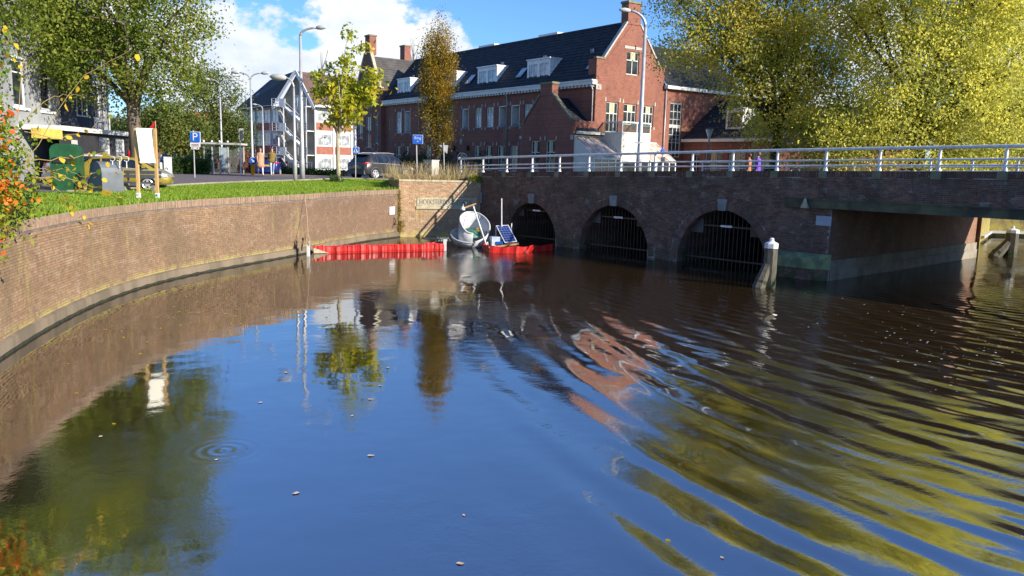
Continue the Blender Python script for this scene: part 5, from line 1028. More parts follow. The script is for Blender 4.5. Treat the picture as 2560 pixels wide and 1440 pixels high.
def make_foreground_bush():
    base = Vector((-9.6, 12.6, 2.5)); t, C_ = shrub('berry_bush', 'orange berried bush hanging over the quay at the picture edge', base, [(.75, .3, .9, .85, .8, .9), (.5, .4, 1.9, .95, .8, .8), (.95, .1, .3, .5, .7, .55), (.5, .9, 1.4, .9, .7, .9), (.55, .6, 2.9, .75, .7, .75)], 250, 36, .085, LM['lime'], .2, stems=14)
    f = np.array([c for c in C_ if rng.random() < .42]); f = f + (np.array([.15, -.25, 0])); Q, r = leaves_at(f, 17, .12, .085, 1, hexa=True); quads('berries', Q, r, LM['red'], t, base)
    t2, _ = shrub('dark_shrub', 'dark green shrub spilling over the lawn edge beside the berry bush', (-10.4, 15.4, 2.5), [(.15, 0, .45, .6, .8, .5), (-.3, .9, .5, .7, .8, .5)], 90, 50, .07, LM['ivy'], .16)
    # arching sprays with single golden leaves
    sp = thing('golden_spray', (-9.8, 13.5, 3), 'arching bare sprays with single golden leaves beside the berry bush', 'bush'); C2 = []
    runs = [[(60, 420), (130, 300), (210, 190), (330, 120)], [(80, 440), (150, 445), (230, 462), (318, 500)], [(70, 400), (180, 395), (260, 380), (310, 420)], [(60, 330), (150, 345), (230, 315), (280, 285)], [(40, 300), (60, 150), (20, 80), (5, 60)], [(60, 420), (150, 480), (190, 520), (215, 560)], [(50, 360), (100, 420), (160, 440), (205, 470)], [(40, 330), (110, 250), (160, 235), (205, 240)], [(60, 430), (170, 425), (200, 440), (250, 430)]]
    for i, rn in enumerate(runs):
        Y = 12.3 + .25 * i; pts = [at(x, y, Y + .3 * j) for j, (x, y) in enumerate(rn)]; fine = []
        for j in range(3):
            for q in np.linspace(0, 1, 5)[:-1 if j < 2 else None]: fine.append(pts[j].lerp(pts[j + 1], q) + Vector((R.gauss(0, .012), 0, R.gauss(0, .02))))
        MB().tube(fine, [.0075 - .005 * k / len(fine) for k in range(len(fine))], 5).build('stem', M['stem'], sp)
        for q in fine[3:]:
            for _ in range(2 if i in (1, 2, 5, 6, 8) else 1):
                if R.random() < .75: C2.append((q.x + R.gauss(0, .05), q.y + R.gauss(0, .05), q.z - .05 + R.gauss(0, .05)))
    Q, r = leaves_at(np.array(C2), 1, .02, .10, 1, droop=1.4, aspect=.75, hexa=True); 
    for k in range(len(Q)):
        o = quads('leaf', Q[k:k + 1], r[k:k + 1], LM['gold'] if k % 4 else LM['lime'], sp, Q[k, 0])
def make_abutment_plants():
    n = 5200; x = rng.random(n); y = rng.random(n) ** 1.6 * 3.6; P0 = AC[None] + AD[None] * (x * 5.2 - .25)[:, None] - AN[None] * (y + .12)[:, None]; tall = (rng.random(n) < .16)
    h = np.where(tall, .5 + .55 * rng.random(n), .10 + .22 * rng.random(n)); B = np.stack([P0[:, 0], P0[:, 1], np.full(n, 3.09)], -1); an = rng.random(n) * 6.28; w = np.where(tall, .011, .016); dx = np.stack([np.cos(an) * w, np.sin(an) * w, 0 * w], -1); le = rng.normal(0, .16, (n, 2)) * h[:, None] * 1.6
    top = B + np.stack([le[:, 0], le[:, 1], h], -1); Q = np.stack([B - dx, B + dx, top + dx * .3, top - dx * .3], 1); o = quads('dry_grass', Q, rng.random(n), LM['dry']); tag(o, 'tall dry straw coloured grass on top of the abutment', 'grass', kind='stuff')
    c = KC - AD * .35 - AN * .1; shrub('creeping_weed', 'green weed hanging over the corner of abutment and bridge', (c[0], c[1], 3.1), [(0, 0, -.05, .6, .25, .35), (.3, 0, -.2, .35, .25, .35)], 60, 22, .06, LM['lime'], .1)
    c = AC + AD * .02 + AN * .06; s = thing('corner_weed', (c[0], c[1], .3), 'yellow green weed growing in the corner of quay and abutment', 'weed'); C_ = np.array([(c[0] + R.gauss(0, .1), c[1] + R.gauss(0, .07), .3 + abs(R.gauss(0, .38))) for _ in range(50)] + [(c[0] - .02 + R.gauss(0, .03), c[1] + R.gauss(0, .03), .5 + R.random() * 2.0) for _ in range(70)]); Q, r = leaves_at(C_, 16, .06, .06, 1); quads('foliage', Q, r, leafmat('weed_leaves', [(0, (.20, .17, .03)), (1, (.36, .30, .07))], .3), s, c.tolist() + [.3])
    B = gp(838, 455); shrub('lawn_tuft', 'small dark green tuft at the foot of the young plane tree', B, [(0, 0, .1, .4, .3, .22)], 30, 24, .07, LM['hedge'], .1)
# ================================================================== STREET THINGS
def lamp_head(mb, p, d, l=.7, w=.16, tilt=.12):
    d = Vector(d).normalized(); pts = [Vector(p) + d * (l * q) + Vector((0, 0, l * q * tilt)) for q in (0, .15, .5, .85, 1)]; mb.tube(pts, [w * .35, w * .8, w, w * .7, w * .15], 8)
def street_lamp(label, base, h, arms, r=.09, head=.7, rise=.6):
    base = Vector(base); t = thing('street_lamp', base, label, 'street lamp', 'street lamps'); p = MB(); p.tube([base, base + Vector((0, 0, 1.1)), base + Vector((0, 0, 1.2)), base + Vector((0, 0, h))], [r * 1.25, r * 1.2, r, r * .6], 10); p.build('pole', M['galv'], t, smooth=True)
    for dx, dy, L_ in arms:
        d = Vector((dx, dy, 0)).normalized(); tp = base + Vector((0, 0, h)); a = MB(); pts = [tp + d * (L_ * (1 - math.cos(q))) + Vector((0, 0, rise * math.sin(q))) for q in np.linspace(0, math.pi / 2, 7)]; a.tube(pts, [r * .6] * 3 + [r * .5] * 4, 8); a.build('arm', M['galv'], t, smooth=True)
        hd = MB(); lamp_head(hd, pts[-1] - d * .05, d, head, head * .2, .06); hd.build('lamp_head', M['greypaint'], t, smooth=True)
    return t
def make_lamps():
    street_lamp('tall single arm street lamp rising above the two pedestrians', gp(756, 447), 8.0, [(1, -.1, .95)], .12, .65, .45)
    b = at(632, 440, 58); street_lamp('double arm street lamp left of the apartment block', (b.x, 58, 2.8), 6.75, [(-1, 0, .8), (1, 0, .8)], .09, .6, .45)
    b = at(556, 440, 64); street_lamp('double arm street lamp in front of the street tree', (b.x, 64, 2.7), 6.9, [(-1, 0, .75), (1, 0, .75)], .09, .6, .45)
    b = gp(738, 452); street_lamp('shorter street lamp with long head beside the lawn', b, 5.0, [(-1, .1, .45)], .09, .95, .55)
    b = at(660, 440, 66); street_lamp('low curved street lamp before the red panelled facade', (b.x, 66, 2.8), 5.2, [(-1, 0, .5)], .07, .4, .35)
    b = at(888, 440, 57); street_lamp('grey street lamp behind the young plane tree', (b.x, 57, 2.9), 7.0, [(.3, 1, .8)], .13, .6, .45)
    b = bp(0); p = at(1596, 432, 41.5); t = street_lamp('tall grey street lamp standing on the bridge before the gable', (p.x, p.y, 3.65), 7.35, [(-1, -.1, .82)], .125, .62, .75)
    s_ = MB(); q = at(1598, 357, 41.4); s_.box((q.x - .05, q.y - .15, q.z - .04), (.42, .03, .08)); s_.build('small_plate', M['greypaint'], t)
    p = at(1773, 345, 55); t = thing('park_lantern', (p.x, p.y, 3), 'small conical park lantern behind the bridge railing', 'lantern'); MB().tube([(p.x, p.y, 3), (p.x, p.y, p.z - .1)], .05, 8).build('pole', M['darksteel'], t); MB().lathe([(.05, -.4), (.07, 0), (.24, .5), (.27, .58)], (p.x, p.y, p.z), 12).build('glass_shade', M['glassw'], t, smooth=True); MB().lathe([(.28, .58), (.30, .62), (.06, .68)], (p.x, p.y, p.z), 12).build('cap', M['darksteel'], t, smooth=True)
def text(parent, body, loc, size, mt, rot, name='lettering', sx=1.):
    cu = bpy.data.curves.new(name, 'FONT'); cu.body = body; cu.size = size; cu.align_x = 'CENTER'; cu.align_y = 'CENTER'; cu.extrude = .002; cu.materials.append(mt); o = bpy.data.objects.new(name, cu); COL.objects.link(o); place(o, loc, parent); o.rotation_euler = (rad(90), 0, rot); o.scale = (sx, 1, 1); return to_mesh(o)
def panel(parent, c, w, h, mt, rot=0, th=.03, name='panel', poly=None):
    c = Vector(c); ax = Vector((math.cos(rot), math.sin(rot), 0)); n = Vector((math.sin(rot), -math.cos(rot), 0)); poly = poly or [(-w / 2, -h / 2), (w / 2, -h / 2), (w / 2, h / 2), (-w / 2, h / 2)]
    m_ = MB(); m_.prism(poly, c - n * th / 2, ax, (0, 0, 1), n * th); return m_.build(name, mt, parent, loc=c)
def rrect(w, h, r, n=4):
    P = []
    for cx, cz, a0 in ((w / 2 - r, -h / 2 + r, -90), (w / 2 - r, h / 2 - r, 0), (-w / 2 + r, h / 2 - r, 90), (-w / 2 + r, -h / 2 + r, 180)):
        for k in range(n + 1): a = rad(a0 + 90 * k / n); P.append((cx + r * math.cos(a), cz + r * math.sin(a)))
    return P
def make_signs():
    W_, BL, GY = M['white'], M['bluesign'], M['galv']
    # parking sign
    b = gp(487, 444); k = b.y / 2000; t = thing('parking_sign', b, 'blue parking sign with a white letter P on a grey post', 'sign'); MB().tube([b, b + Vector((0, 0, 115 * k))], .035, 8).build('post', GY, t)
    P = lambda x, y: at(x, y, b.y - .06); panel(t, P(488, 343), 26 * k, 27 * k, W_, name='sign_plate', poly=rrect(26 * k, 27 * k, .06)); c = P(488, 343); q = panel(t, c + Vector((0, -.025, 0)), 23 * k, 24 * k, BL, name='blue_face', poly=rrect(23.6 * k, 24.6 * k, .05)); text(q, 'P', c + Vector((0, -.05, 0)), 27 * k, W_, 0)
    q = panel(t, P(488, 362), 25 * k, 11 * k, W_, name='lower_plate', poly=rrect(25 * k, 11 * k, .03))
    for i, z in enumerate((.035, 0, -.04)): panel(q, P(488, 362) + Vector((0, -.02, z)), 18 * k, .018, M['redpaint'] if i == 1 else M['darksteel'], name='print_line', th=.004)
    q = panel(t, P(488, 370), 19 * k, 7 * k, W_, name='lower_plate', poly=rrect(19 * k, 6.5 * k, .02))
    for dx in (-.13, .13): panel(q, P(488, 370) + Vector((dx, -.02, 0)), .1, .06, M['darksteel'], name='print_arrow', th=.004, poly=[(-.05, 0), (.02, -.04), (.05, .04)])
    # notice board
    b = gp(370, 495); k = b.y / 2000; t = thing('notice_board', b, 'blank cream notice board on two pale timber posts on the lawn', 'notice board')
    for x, x2 in ((347, 339), (394, 387)):
        a = gp(x, 495); h = 173 * k; tp = at(x2, 321, b.y); p = MB(); p.bar(a, Vector((tp.x, tp.y, tp.z)), .09, .09, (1, 0, 0)); p.build('post', M['wood'], t); e = MB(); e.bar(a + Vector((0, -.01, .0)), a + (tp - a) * .075 + Vector((0, -.01, 0)), .115, .115, (1, 0, 0)); e = e.build('post_sleeve', W_, t)
        panel(e, a + (tp - a) * .045 + Vector((.0, -.075, 0)), .06, .07, M['greypaint'] if x < 370 else mat('teal_print', (.02, .25, .30), .5), name='print_mark', th=.006)
    c = at(365.5, 364, b.y - .06); panel(t, c, 40 * k, 84 * k, mat('cream_board', (.90, .87, .74), .6, (.87, .83, .69), 2), rot=rad(22), name='board', th=.03, poly=[(-21.5 * k, 42 * k), (-14.5 * k, -42 * k), (22.5 * k, -42 * k), (16.5 * k, 42 * k)][::-1])
    f_ = at(380, 313, b.y + 1.2); fl = thing('red_flag', (f_.x, f_.y, gh(f_.x, f_.y)), 'small red pennant rising behind the cream notice board', 'flag'); kk = f_.y / 2000; panel(fl, f_, 1, 1, M['redpaint'], name='pennant', th=.012, poly=[(-9 * kk, -9 * kk), (4 * kk, -7 * kk), (9 * kk, 11 * kk), (7 * kk, 10 * kk)]); MB().tube([(f_.x + 4 * kk, f_.y, gh(f_.x, f_.y)), (f_.x + 9 * kk, f_.y, f_.z + 11 * kk)], .012, 6).build('pole', M['wood'], fl)
    # bus stop
    b = gp(602, 444); b = Vector((at(602, 430, 52).x, 52, gh(-17, 52))); k = 52 / 2000; t = thing('bus_stop_sign', b, 'grey bus stop flag on a white post beside the shelter', 'sign'); MB().tube([b, b + Vector((0, 0, 112 * k))], .04, 8).build('post', W_, t); panel(t, at(603, 336, 51.95), 11 * k, 29 * k, M['greypaint'], name='flag_panel'); panel(t, at(604.5, 337, 51.9), 6 * k, 22 * k, M['darksteel'], name='timetable', th=.02)
    # keep right bollard
    b = Vector((at(633, 440, 54.5).x, 54.5, gh(-17.5, 54.5))); k = 54.5 / 2000; t = thing('keep_right_sign', b, 'yellow bollard with a round blue keep right sign', 'sign'); p = MB(); p.box(b, (.24, .16, 26 * k)); p.build('bollard', mat('yellow_plastic', (.75, .38, .015), .5), t); c = at(633, 402.5, 54.4); circ = lambda r: [(r * math.cos(a), r * math.sin(a)) for a in np.linspace(0, 6.283, 20)[:-1]]
    panel(t, c, 1, 1, W_, name='disc', poly=circ(10 * k)); q = panel(t, c + Vector((0, -.025, 0)), 1, 1, BL, name='blue_disc', poly=circ(9 * k)); panel(q, c + Vector((0, -.05, 0)), 1, 1, W_, name='arrow', th=.01, poly=[(-4.5 * k, 3.5 * k), (-3.2 * k, 5 * k), (1.2 * k, .7 * k), (3 * k, 2.4 * k), (4.2 * k, -4.2 * k), (-2.4 * k, -3 * k), (-.6 * k, -1 * k)][::-1])
    # crossing sign
    b = Vector((at(889, 440, 50.3).x, 50.3, 2.9)); k = 50.3 / 2000; t = thing('crossing_sign', b, 'square blue pedestrian crossing sign above the dark car', 'sign'); MB().tube([b, b + Vector((0, 0, 76 * k))], .03, 8).build('post', GY, t); c = at(889.5, 376, 50.2); panel(t, c, 16 * k, 16 * k, W_, name='sign_plate', poly=rrect(16.5 * k, 16.5 * k, .04)); q = panel(t, c + Vector((0, -.025, 0)), 15 * k, 15 * k, BL, name='blue_face', poly=rrect(15 * k, 15 * k, .03)); panel(q, c + Vector((0, -.05, 0)), 1, 1, W_, name='white_triangle', th=.01, poly=[(-6 * k, -5 * k), (6 * k, -5 * k), (0, 6 * k)])
    pm = panel(q, c + Vector((0, -.06, 0)), 1, 1, M['iron'], name='walking_figure', th=.006, poly=[(-.05, -.1), (-.015, -.1), (0, -.04), (.03, -.1), (.06, -.1), (.02, 0), (.05, .0), (.015, .05), (.02, .09), (-.02, .09), (-.02, .0)])
    # road sign
    b = Vector((at(1043, 436, 45.6).x, 45.6, 3.1)); k = 45.6 / 2000; t = thing('road_sign', b, 'blue road sign reading Ring on a grey post in dry grass', 'sign'); MB().tube([b, at(1041, 358, 45.6)], .035, 8).build('post', GY, t); c = at(1044.5, 348.5, 45.5); panel(t, c, 25 * k, 21 * k, W_, rot=-.02, name='sign_plate', poly=rrect(25.5 * k, 22 * k, .03)); q = panel(t, c + Vector((0, -.025, 0)), 24 * k, 20 * k, BL, name='blue_face', poly=rrect(24 * k, 20.6 * k, .03)); text(q, 'Ring', c + Vector((0, -.05, .07)), 9.5 * k, W_, 0); panel(q, c + Vector((0, -.05, -.12)), 1, 1, W_, name='arrow', th=.006, poly=[(-.045, .012), (-.01, .012), (-.01, .04), (.01, .04), (.01, .012), (.045, .012), (.045, -.01), (.01, -.01), (0, -.04), (-.01, -.01), (-.045, -.01)][::-1])
    # give way sign seen from behind
    b = Vector((at(1111, 436, 47.5).x, 47.5, 3.1)); k = 47.5 / 2000; t = thing('give_way_sign', b, 'grey back of a triangular give way sign near the railing end', 'sign'); MB().tube([b, at(1109, 357, 47.5)], .03, 8).build('post', GY, t); panel(t, at(1109, 373, 47.55), 1, 1, M['greypaint'], name='triangle', poly=[(-11 * k, 10 * k), (11 * k, 10 * k), (9 * k, -10 * k), (7.5 * k, -10 * k)][::-1]); e = MB(); 
    # cabinets
    b = Vector((at(1077, 438, 46.2).x, 46.4, 3.08)); t = thing('utility_cabinet', b, 'pale street cabinet with black graffiti in the dry grass', 'cabinet'); cb = MB(); cb.box(b, (.62, .62, 1.08), rad(-35)); cb.build('body', M['greypaint'], t); cb = MB(); cb.box(b + Vector((0, 0, 1.08)), (.68, .68, .05), rad(-35)); cb.build('lid', M['greypaint'], t)
    gn = Vector((-math.sin(rad(35)), -math.cos(rad(35)), 0)); gx = Vector((math.cos(rad(35)), -math.sin(rad(35)), 0)); gr = MB()
    for cx, sg in ((-.14, 1), (.13, -1)):
        pts = [b + gn * .315 + gx * (cx + .1 * math.cos(a) * sg) + Vector((0, 0, .72 + .17 * math.sin(a))) for a in np.linspace(-.3, 3.6, 10)] + [b + gn * .315 + gx * (-cx * .8) + Vector((0, 0, .33))]; gr.tube(pts, .022, 5)
    gr.build('graffiti', M['iron'], t)
    b = Vector((at(421, 440, 46).x, 46, gh(-19, 46))); t = thing('white_cabinet', b, 'tall narrow white cabinet with scribbles beside the hedge', 'cabinet'); cb = MB(); cb.box(b, (.36, .36, 1.02), rad(12)); cb.build('body', M['white'], t); cb = MB(); cb.box(b + Vector((0, 0, 1.02)), (.4, .4, .04), rad(12)); cb.build('lid', M['white'], t); gr = MB(); gr.tube([b + Vector((.0 + .09 * math.cos(a), -.205 + .0 * a, .32 + .14 * math.sin(a))) for a in np.linspace(0, 5, 9)], .012, 4); gr.build('graffiti', M['iron'], t)
    b = Vector((at(403, 442, 43).x, 43, gh(-18.5, 43))); pb = MB(); pb.lathe([(.075, 0), (.075, .75), (.06, .8), (.01, .82)], b, 10); tag(pb.build('bollard', M['white'], smooth=True), 'small white bollard left of the white cabinet', 'bollard')
    # blue round sign on the bridge
    p = at(1657, 378, 44.5); t = thing('cycle_sign', (p.x, p.y, 3.7), 'narrow blue round sign seen edge on behind the railing', 'sign'); MB().tube([(p.x, p.y, 3.7), (p.x, p.y, p.z + .2)], .03, 6).build('post', GY, t); ds = MB(); ds.lathe([(.01, -.28), (.28, -.0), (.01, .28)], p, 14, .5, .1); ds.build('disc', BL, t); panel(t, at(1657, 400, 44.4), .22, .3, M['darksteel'], name='lower_plate')
    # quay notice, and black iron bars standing in for a cast shadow
    s_ = float(np.interp(42.9, WS[:, 1], WD)); pw, tw = wall_at(s_); nw = Vector((tw[1], -tw[0], 0)); q = Vector((pw[0], pw[1], 0)) + nw * .03; zc = 1.45; m_ = MB(); tv = Vector((tw[0], tw[1], 0)); m_.hexa(q + Vector((0, 0, zc - .2)) - tv * .2, tv * .5, nw * .02, (0, 0, .42)); pl = m_.build('quay_notice', M['white']); tag(pl, 'white rectangular notice plate on the quay wall near the abutment', 'plate')
    for z in (.32, .2, .12):
        l = MB(); l.hexa(q + Vector((0, 0, zc - .2 + z)) - tv * .12 + nw * .021, tv * .34, nw * .003, (0, 0, .012)); l.build('print_line', M['greypaint'], pl, loc=q)
    hk = thing('wall_shadow', (pw[0], pw[1], .6), 'black iron shape standing in for a cast shadow on the quay wall beside the abutment', 'shadow_hook'); c = q + tv * .25 + Vector((0, 0, .72)); MB().tube([c + Vector((0, 0, .35)), c + nw * .12 + Vector((0, 0, .15)), c, c + tv * .2 + nw * .08], [.02, .025, .03, .015], 6).build('shadow_hook', M['iron'], hk); MB().tube([c, c + nw * .08 - tv * .12 - Vector((0, 0, .05)), c + nw * .1 - tv * .14 - Vector((0, 0, .2))], .02, 6).build('shadow_arm', M['iron'], hk)
def make_shelter():
    Y = 54; b = Vector((at(558, 440, Y).x, Y, gh(-19.5, Y))); k = Y / 2000; t = thing('bus_shelter', b, 'glass bus shelter with grey frame beside the clipped hedge', 'bus shelter'); H_ = 72 * k; xs = [at(x, 420, Y).x for x in (520, 540, 559, 579)]; D_ = 1.3; dk = M['darksteel']; bz_ = b.z
    for x in xs: p = MB(); p.box((x, Y - .6, bz_), (.08, .08, H_)); p.build('post', M['greypaint'], t)
    for x in (xs[0] + .1, xs[3] + .6): p = MB(); p.box((x, Y + .7, bz_), (.08, .08, H_)); p.build('post', M['greypaint'], t)
    r = MB(); r.box(((xs[0] + xs[3]) / 2 + .3, Y + .05, bz_ + H_), (xs[3] - xs[0] + 1.0, 1.7, .12)); r.build('roof', M['greypaint'], t)
    for i in range(3):
        p = MB(); p.hexa((xs[i] + .05, Y - .6, bz_ + .15), (xs[i + 1] - xs[i] - .1, 0, 0), (0, .02, 0), (0, 0, H_ - .25)); p.build('pane', M['glasst'], t)
    p = MB(); p.hexa((xs[2] + .06, Y - .64, bz_ + .3), (xs[3] - xs[2] - .14, 0, 0), (0, .03, 0), (0, 0, H_ - .5)); p.build('poster', mat('pale_poster', (.55, .62, .62), .4, (.35, .45, .5), 2), t)
    p = MB(); p.hexa((xs[3], Y - .56, bz_ + .15), (.5, 1.2, 0), (.02, -.01, 0), (0, 0, H_ - .25)); p.build('side_pane', M['glasst'], t)
    for x in xs: MB().lathe([(.02, 0), (.07, .04), (.07, .1), (.02, .15)], (x, Y - .6, bz_ + H_ + .12), 8).build('knob', M['white'], t)
def make_bins():
    def bin_(name, label, base, w, d, h, mt, rz, arch):
        base = Vector(base); t = thing(name, base, label, 'container'); ca, sa = math.cos(rz), math.sin(rz); ax, ay = Vector((ca, sa, 0)), Vector((-sa, ca, 0))
        pr = [(-w / 2, 0), (w / 2, 0), (w / 2, h * .62)] + [(w / 2 * math.cos(a), h * .62 + h * .38 * math.sin(a)) for a in np.linspace(.15, math.pi - .15, 10)] + [(-w / 2, h * .62)] if arch else [(-w / 2, 0), (w / 2, 0), (w / 2, h - .25), (w / 2 - .08, h - .08), (w / 2 - .25, h), (-w / 2 + .25, h), (-w / 2 + .08, h - .08), (-w / 2, h - .25)]
        m_ = MB(); m_.prism(pr, base - ay * d / 2, ax, (0, 0, 1), ay * d); m_.build('body', mt, t); return t, base, ax, ay
    b = gp(252, 480); k = b.y / 2000; t, b, ax, ay = bin_('recycling_container', 'rounded grey recycling container with white lifting hooks beside the yellow car', b + Vector((0, .5, 0)), 1.0, .85, 76 * k, M['grey_bin'], rad(-37), True)
    for i in range(3):
        c = b + Vector((.32 + .28 * i, -.1, 73 * k - .1)); h = MB(); h.tube([c + Vector((0, 0, -.1)), c + Vector((0, 0, .18))], .02, 6); h.tube([c + Vector((.1 * math.cos(a), 0, .26 + .1 * math.sin(a))) for a in np.linspace(-2.6, 2.2, 9)], .014, 5); h.build('lifting_hook', M['white'], t)
    m_ = MB(); m_.hexa(b - ay * .44 + ax * -.3 + Vector((0, 0, .55)), ax * .5, -ay * .01, (0, 0, .3)); m_.build('worn_patch', M['greypaint'], t) if False else None
    b = gp(158, 476); k = b.y / 2000; t, b, ax, ay = bin_('green_container', 'tall dark green collection container behind the berry bush', b + Vector((-.1, .6, 0)), 1.05, 1.0, 115 * k, M['green_bin'], rad(18), False)
    f = MB(); f.hexa(b - ay * .56 - ax * .4 + Vector((0, 0, 1.1)), ax * .8, -ay * .015, (0, 0, .22)); f.build('slot', M['iron'], t)
    b = gp(352, 478); b.y += .3; k = b.y / 2000; t = thing('park_bench', b, 'dark plank bench in front of the yellow car', 'bench')
    for nm, y, w, dd, th in (('back_plank', 431, 1.5, .0, .14), ('back_plank', 441, 1.5, -.02, .14), ('seat_plank', 456, 1.75, -.25, .05), ('seat_plank', 457, 1.7, -.42, .05)):
        c = at(357, y, b.y); m_ = MB(); m_.box((c.x, c.y + dd, c.z - th / 2), (w, .05 if 'back' in nm else .15, th), rad(4)); m_.build(nm, M['darksteel'], t)
    for dx in (-.6, .6):
        l = MB(); l.box((at(357, 470, b.y).x + dx, b.y - .2, b.z - .02), (.1, .4, .34)); l.build('leg', M['concrete'], t); l = MB(); l.box((at(357, 470, b.y).x + dx, b.y + .03, b.z), (.06, .06, .78)); l.build('back_support', M['darksteel'], t)
# ================================================================== CARS
def car(name, label, pos, head, paint, L_=4.35, Wd=1.8, H_=1.6, plate=None, suv=True, group='parked cars'):
    t = thing(name, pos, label, 'car', group); t.rotation_euler = (0, 0, head); w = Wd / 2; r = .34 if suv else .30
    # stations: x, sill z, belt z, top z, half widths at sill / belt / top
    h = H_ / 2; S = 1 if suv else 0
    ST = [(-L_ / 2, .42, .80, .86, w * .80, w * .82, w * .70), (-L_ / 2 + .08, .32, .92, .98, w * .92, w * .93, w * .78), (-L_ / 2 + .22, .28, .98, 1.12, w * .97, w * .97, w * .76), (-L_ / 2 + .62, .26, 1.0, H_ * .95, w, w * .99, w * .74), (-L_ / 2 + 1.1, .26, .99, H_ - .01, w, w, w * .75), (-.1, .25, .96, H_, w, w, w * .76), (.45, .25, .94, H_ * .965, w, w, w * .75), (.95, .25, .92, H_ * .82, w, w, w * .76), (1.28 + .0 * S, .25, .91, .98, w, w * .98, w * .80), (L_ / 2 - .35, .27, .82, .87, w * .97, w * .95, w * .78), (L_ / 2 - .08, .32, .68, .72, w * .88, w * .86, w * .72), (L_ / 2, .42, .60, .62, w * .76, w * .74, w * .62)]
    def ring(s):
        x, z0, zb, zt, a, b, c = s; half = [(0, z0), (a * .9, z0), (a, z0 + .1), (a * 1.0, (z0 + zb) / 2), (b, zb), (b * .45 + c * .55, zb * .35 + zt * .65), (c * .95, zt - .03), (c * .6, zt), (0, zt + .015)]
        return [(x, y, z) for y, z in half] + [(x, -y, z) for y, z in half[-2:0:-1]]
    bm_ = MB(); rg = [ring(s) for s in ST]; n = len(rg[0])
    for q in rg: bm_.v += q
    for i in range(len(rg) - 1): bm_.f += [(i * n + k, i * n + (k + 1) % n, (i + 1) * n + (k + 1) % n, (i + 1) * n + k) for k in range(n)]
    bm_.f += [tuple(range(n))[::-1], tuple((len(rg) - 1) * n + k for k in range(n))]; bm_.a = [.5] * len(bm_.f)
    def part(mb, nm, mt, parent=t, smooth=False):
        o = bpy.data.objects.new(nm, mb.mesh(nm, mt, smooth=smooth)); COL.objects.link(o); o.parent = parent; return o
    body = part(bm_, 'body', paint, smooth=True)
    def sidept(x, fz, sg, off=.012):                      # point on the glasshouse side: fz 0 belt .. 1 top
        X = [s[0] for s in ST]; zb, zt, b, c = (float(np.interp(x, X, [s[k] for s in ST])) for k in (2, 3, 5, 6)); z = zb + (zt - zb) * fz; y = b + (c - b) * (.55 * min(1, fz / .65) + .40 * max(0, (fz - .65) / .35)); return (x, sg * (y + off), z)
    for sg in (-1, 1):
        for x0, x1, x2, x3 in ((-L_ / 2 + .62, -L_ / 2 + .72, -L_ / 2 + 1.02, -L_ / 2 + 1.02), (-L_ / 2 + 1.1, -L_ / 2 + 1.1, -.12, -.12), (-.02, -.02, .62, 1.08)):
            g = MB(); lo = [sidept(x, .08, sg) for x in np.linspace(x0, x3, 4)]; hi = [sidept(x, .82, sg) for x in np.linspace(x1, x2, 4)]; g.add(lo + hi, [(i, i + 1, 5 + i, 4 + i) for i in range(3)]); part(g, 'side_window', M['glasscar'])
        tr = MB(); tr.tube([sidept(x, .02, sg, .02) for x in np.linspace(-L_ / 2 + .6, 1.1, 8)], .014, 4); part(tr, 'trim', M['rim'])
        if suv: rr_ = MB(); rr_.tube([(x, sg * w * .70, H_ * q + .045) for x, q in ((-1.35, .955), (-1.0, .99), (0, 1.0), (.5, .965))], .022, 5); part(rr_, 'roof_rail', M['rim'])
        mr = MB(); mr.box((.88, sg * (w + .1), .98), (.12, .18, .13)); part(mr, 'mirror', paint)
        sl_ = MB(); sl_.box((0, sg * (w - .02), .22), (L_ * .5, .06, .14)); part(sl_, 'sill_trim', M['darksteel'])
        hl = MB(); hl.hexa((L_ / 2 - .42, sg * w * .93 - .02, .66), (.34, -sg * .06, -.06), (0, sg * .05, 0), (0, 0, .14)); part(hl, 'headlight', M['glassw'])
        tl = MB(); tl.add([(-L_ / 2 + .02, sg * w * .55, .86), (-L_ / 2 + .02, sg * w * .80, .84), (-L_ / 2 + .30, sg * (w + .008), .93), (-L_ / 2 + .34, sg * (w + .006), 1.04), (-L_ / 2 + .10, sg * w * .86, 1.06), (-L_ / 2 + .05, sg * w * .55, .99)], [(0, 1, 5), (1, 2, 4), (2, 3, 4), (1, 4, 5)]); part(tl, 'tail_light', M['redpaint'])
        for x in (-L_ / 2 + .82, L_ / 2 - .88):
            wl_ = MB(); yo = sg * (w - .1)
            wl_.tube([(x, yo - sg * .10, r), (x, yo + sg * .09, r), (x, yo + sg * .105, r)], [r, r, r * .9], 18); wo = part(wl_, 'wheel', M['tyre'])
            ar = MB(); ar.tube([(x + (r + .05) * math.cos(a), sg * (w + .012), r + (r + .05) * math.sin(a)) for a in np.linspace(-.25, math.pi + .25, 12)], .035, 5); part(ar, 'wheel_arch', M['darksteel'])
            dk_ = MB(); dk_.tube([(x, sg * (w - .2), r + .02), (x, sg * (w + .006), r + .02)], r + .05, 18); part(dk_, 'wheel_well', M['iron'])
            rm = MB(); rm.tube([(x, yo + sg * .10, r), (x, yo + sg * .122, r)], r * .24, 10)
            for k in range(5):
                a = 2 * math.pi * k / 5 + .3; rm.bar((x, yo + sg * .114, r), (x + r * .66 * math.cos(a), yo + sg * .112, r + r * .66 * math.sin(a)), .09, .02, (0, 1, 0))
            rm.tube([(x + r * .66 * math.cos(a), yo + sg * .108, r + r * .66 * math.sin(a)) for a in np.linspace(0, 6.283, 19)], .03, 5, False); part(rm, 'rim', M['rim'], wo)
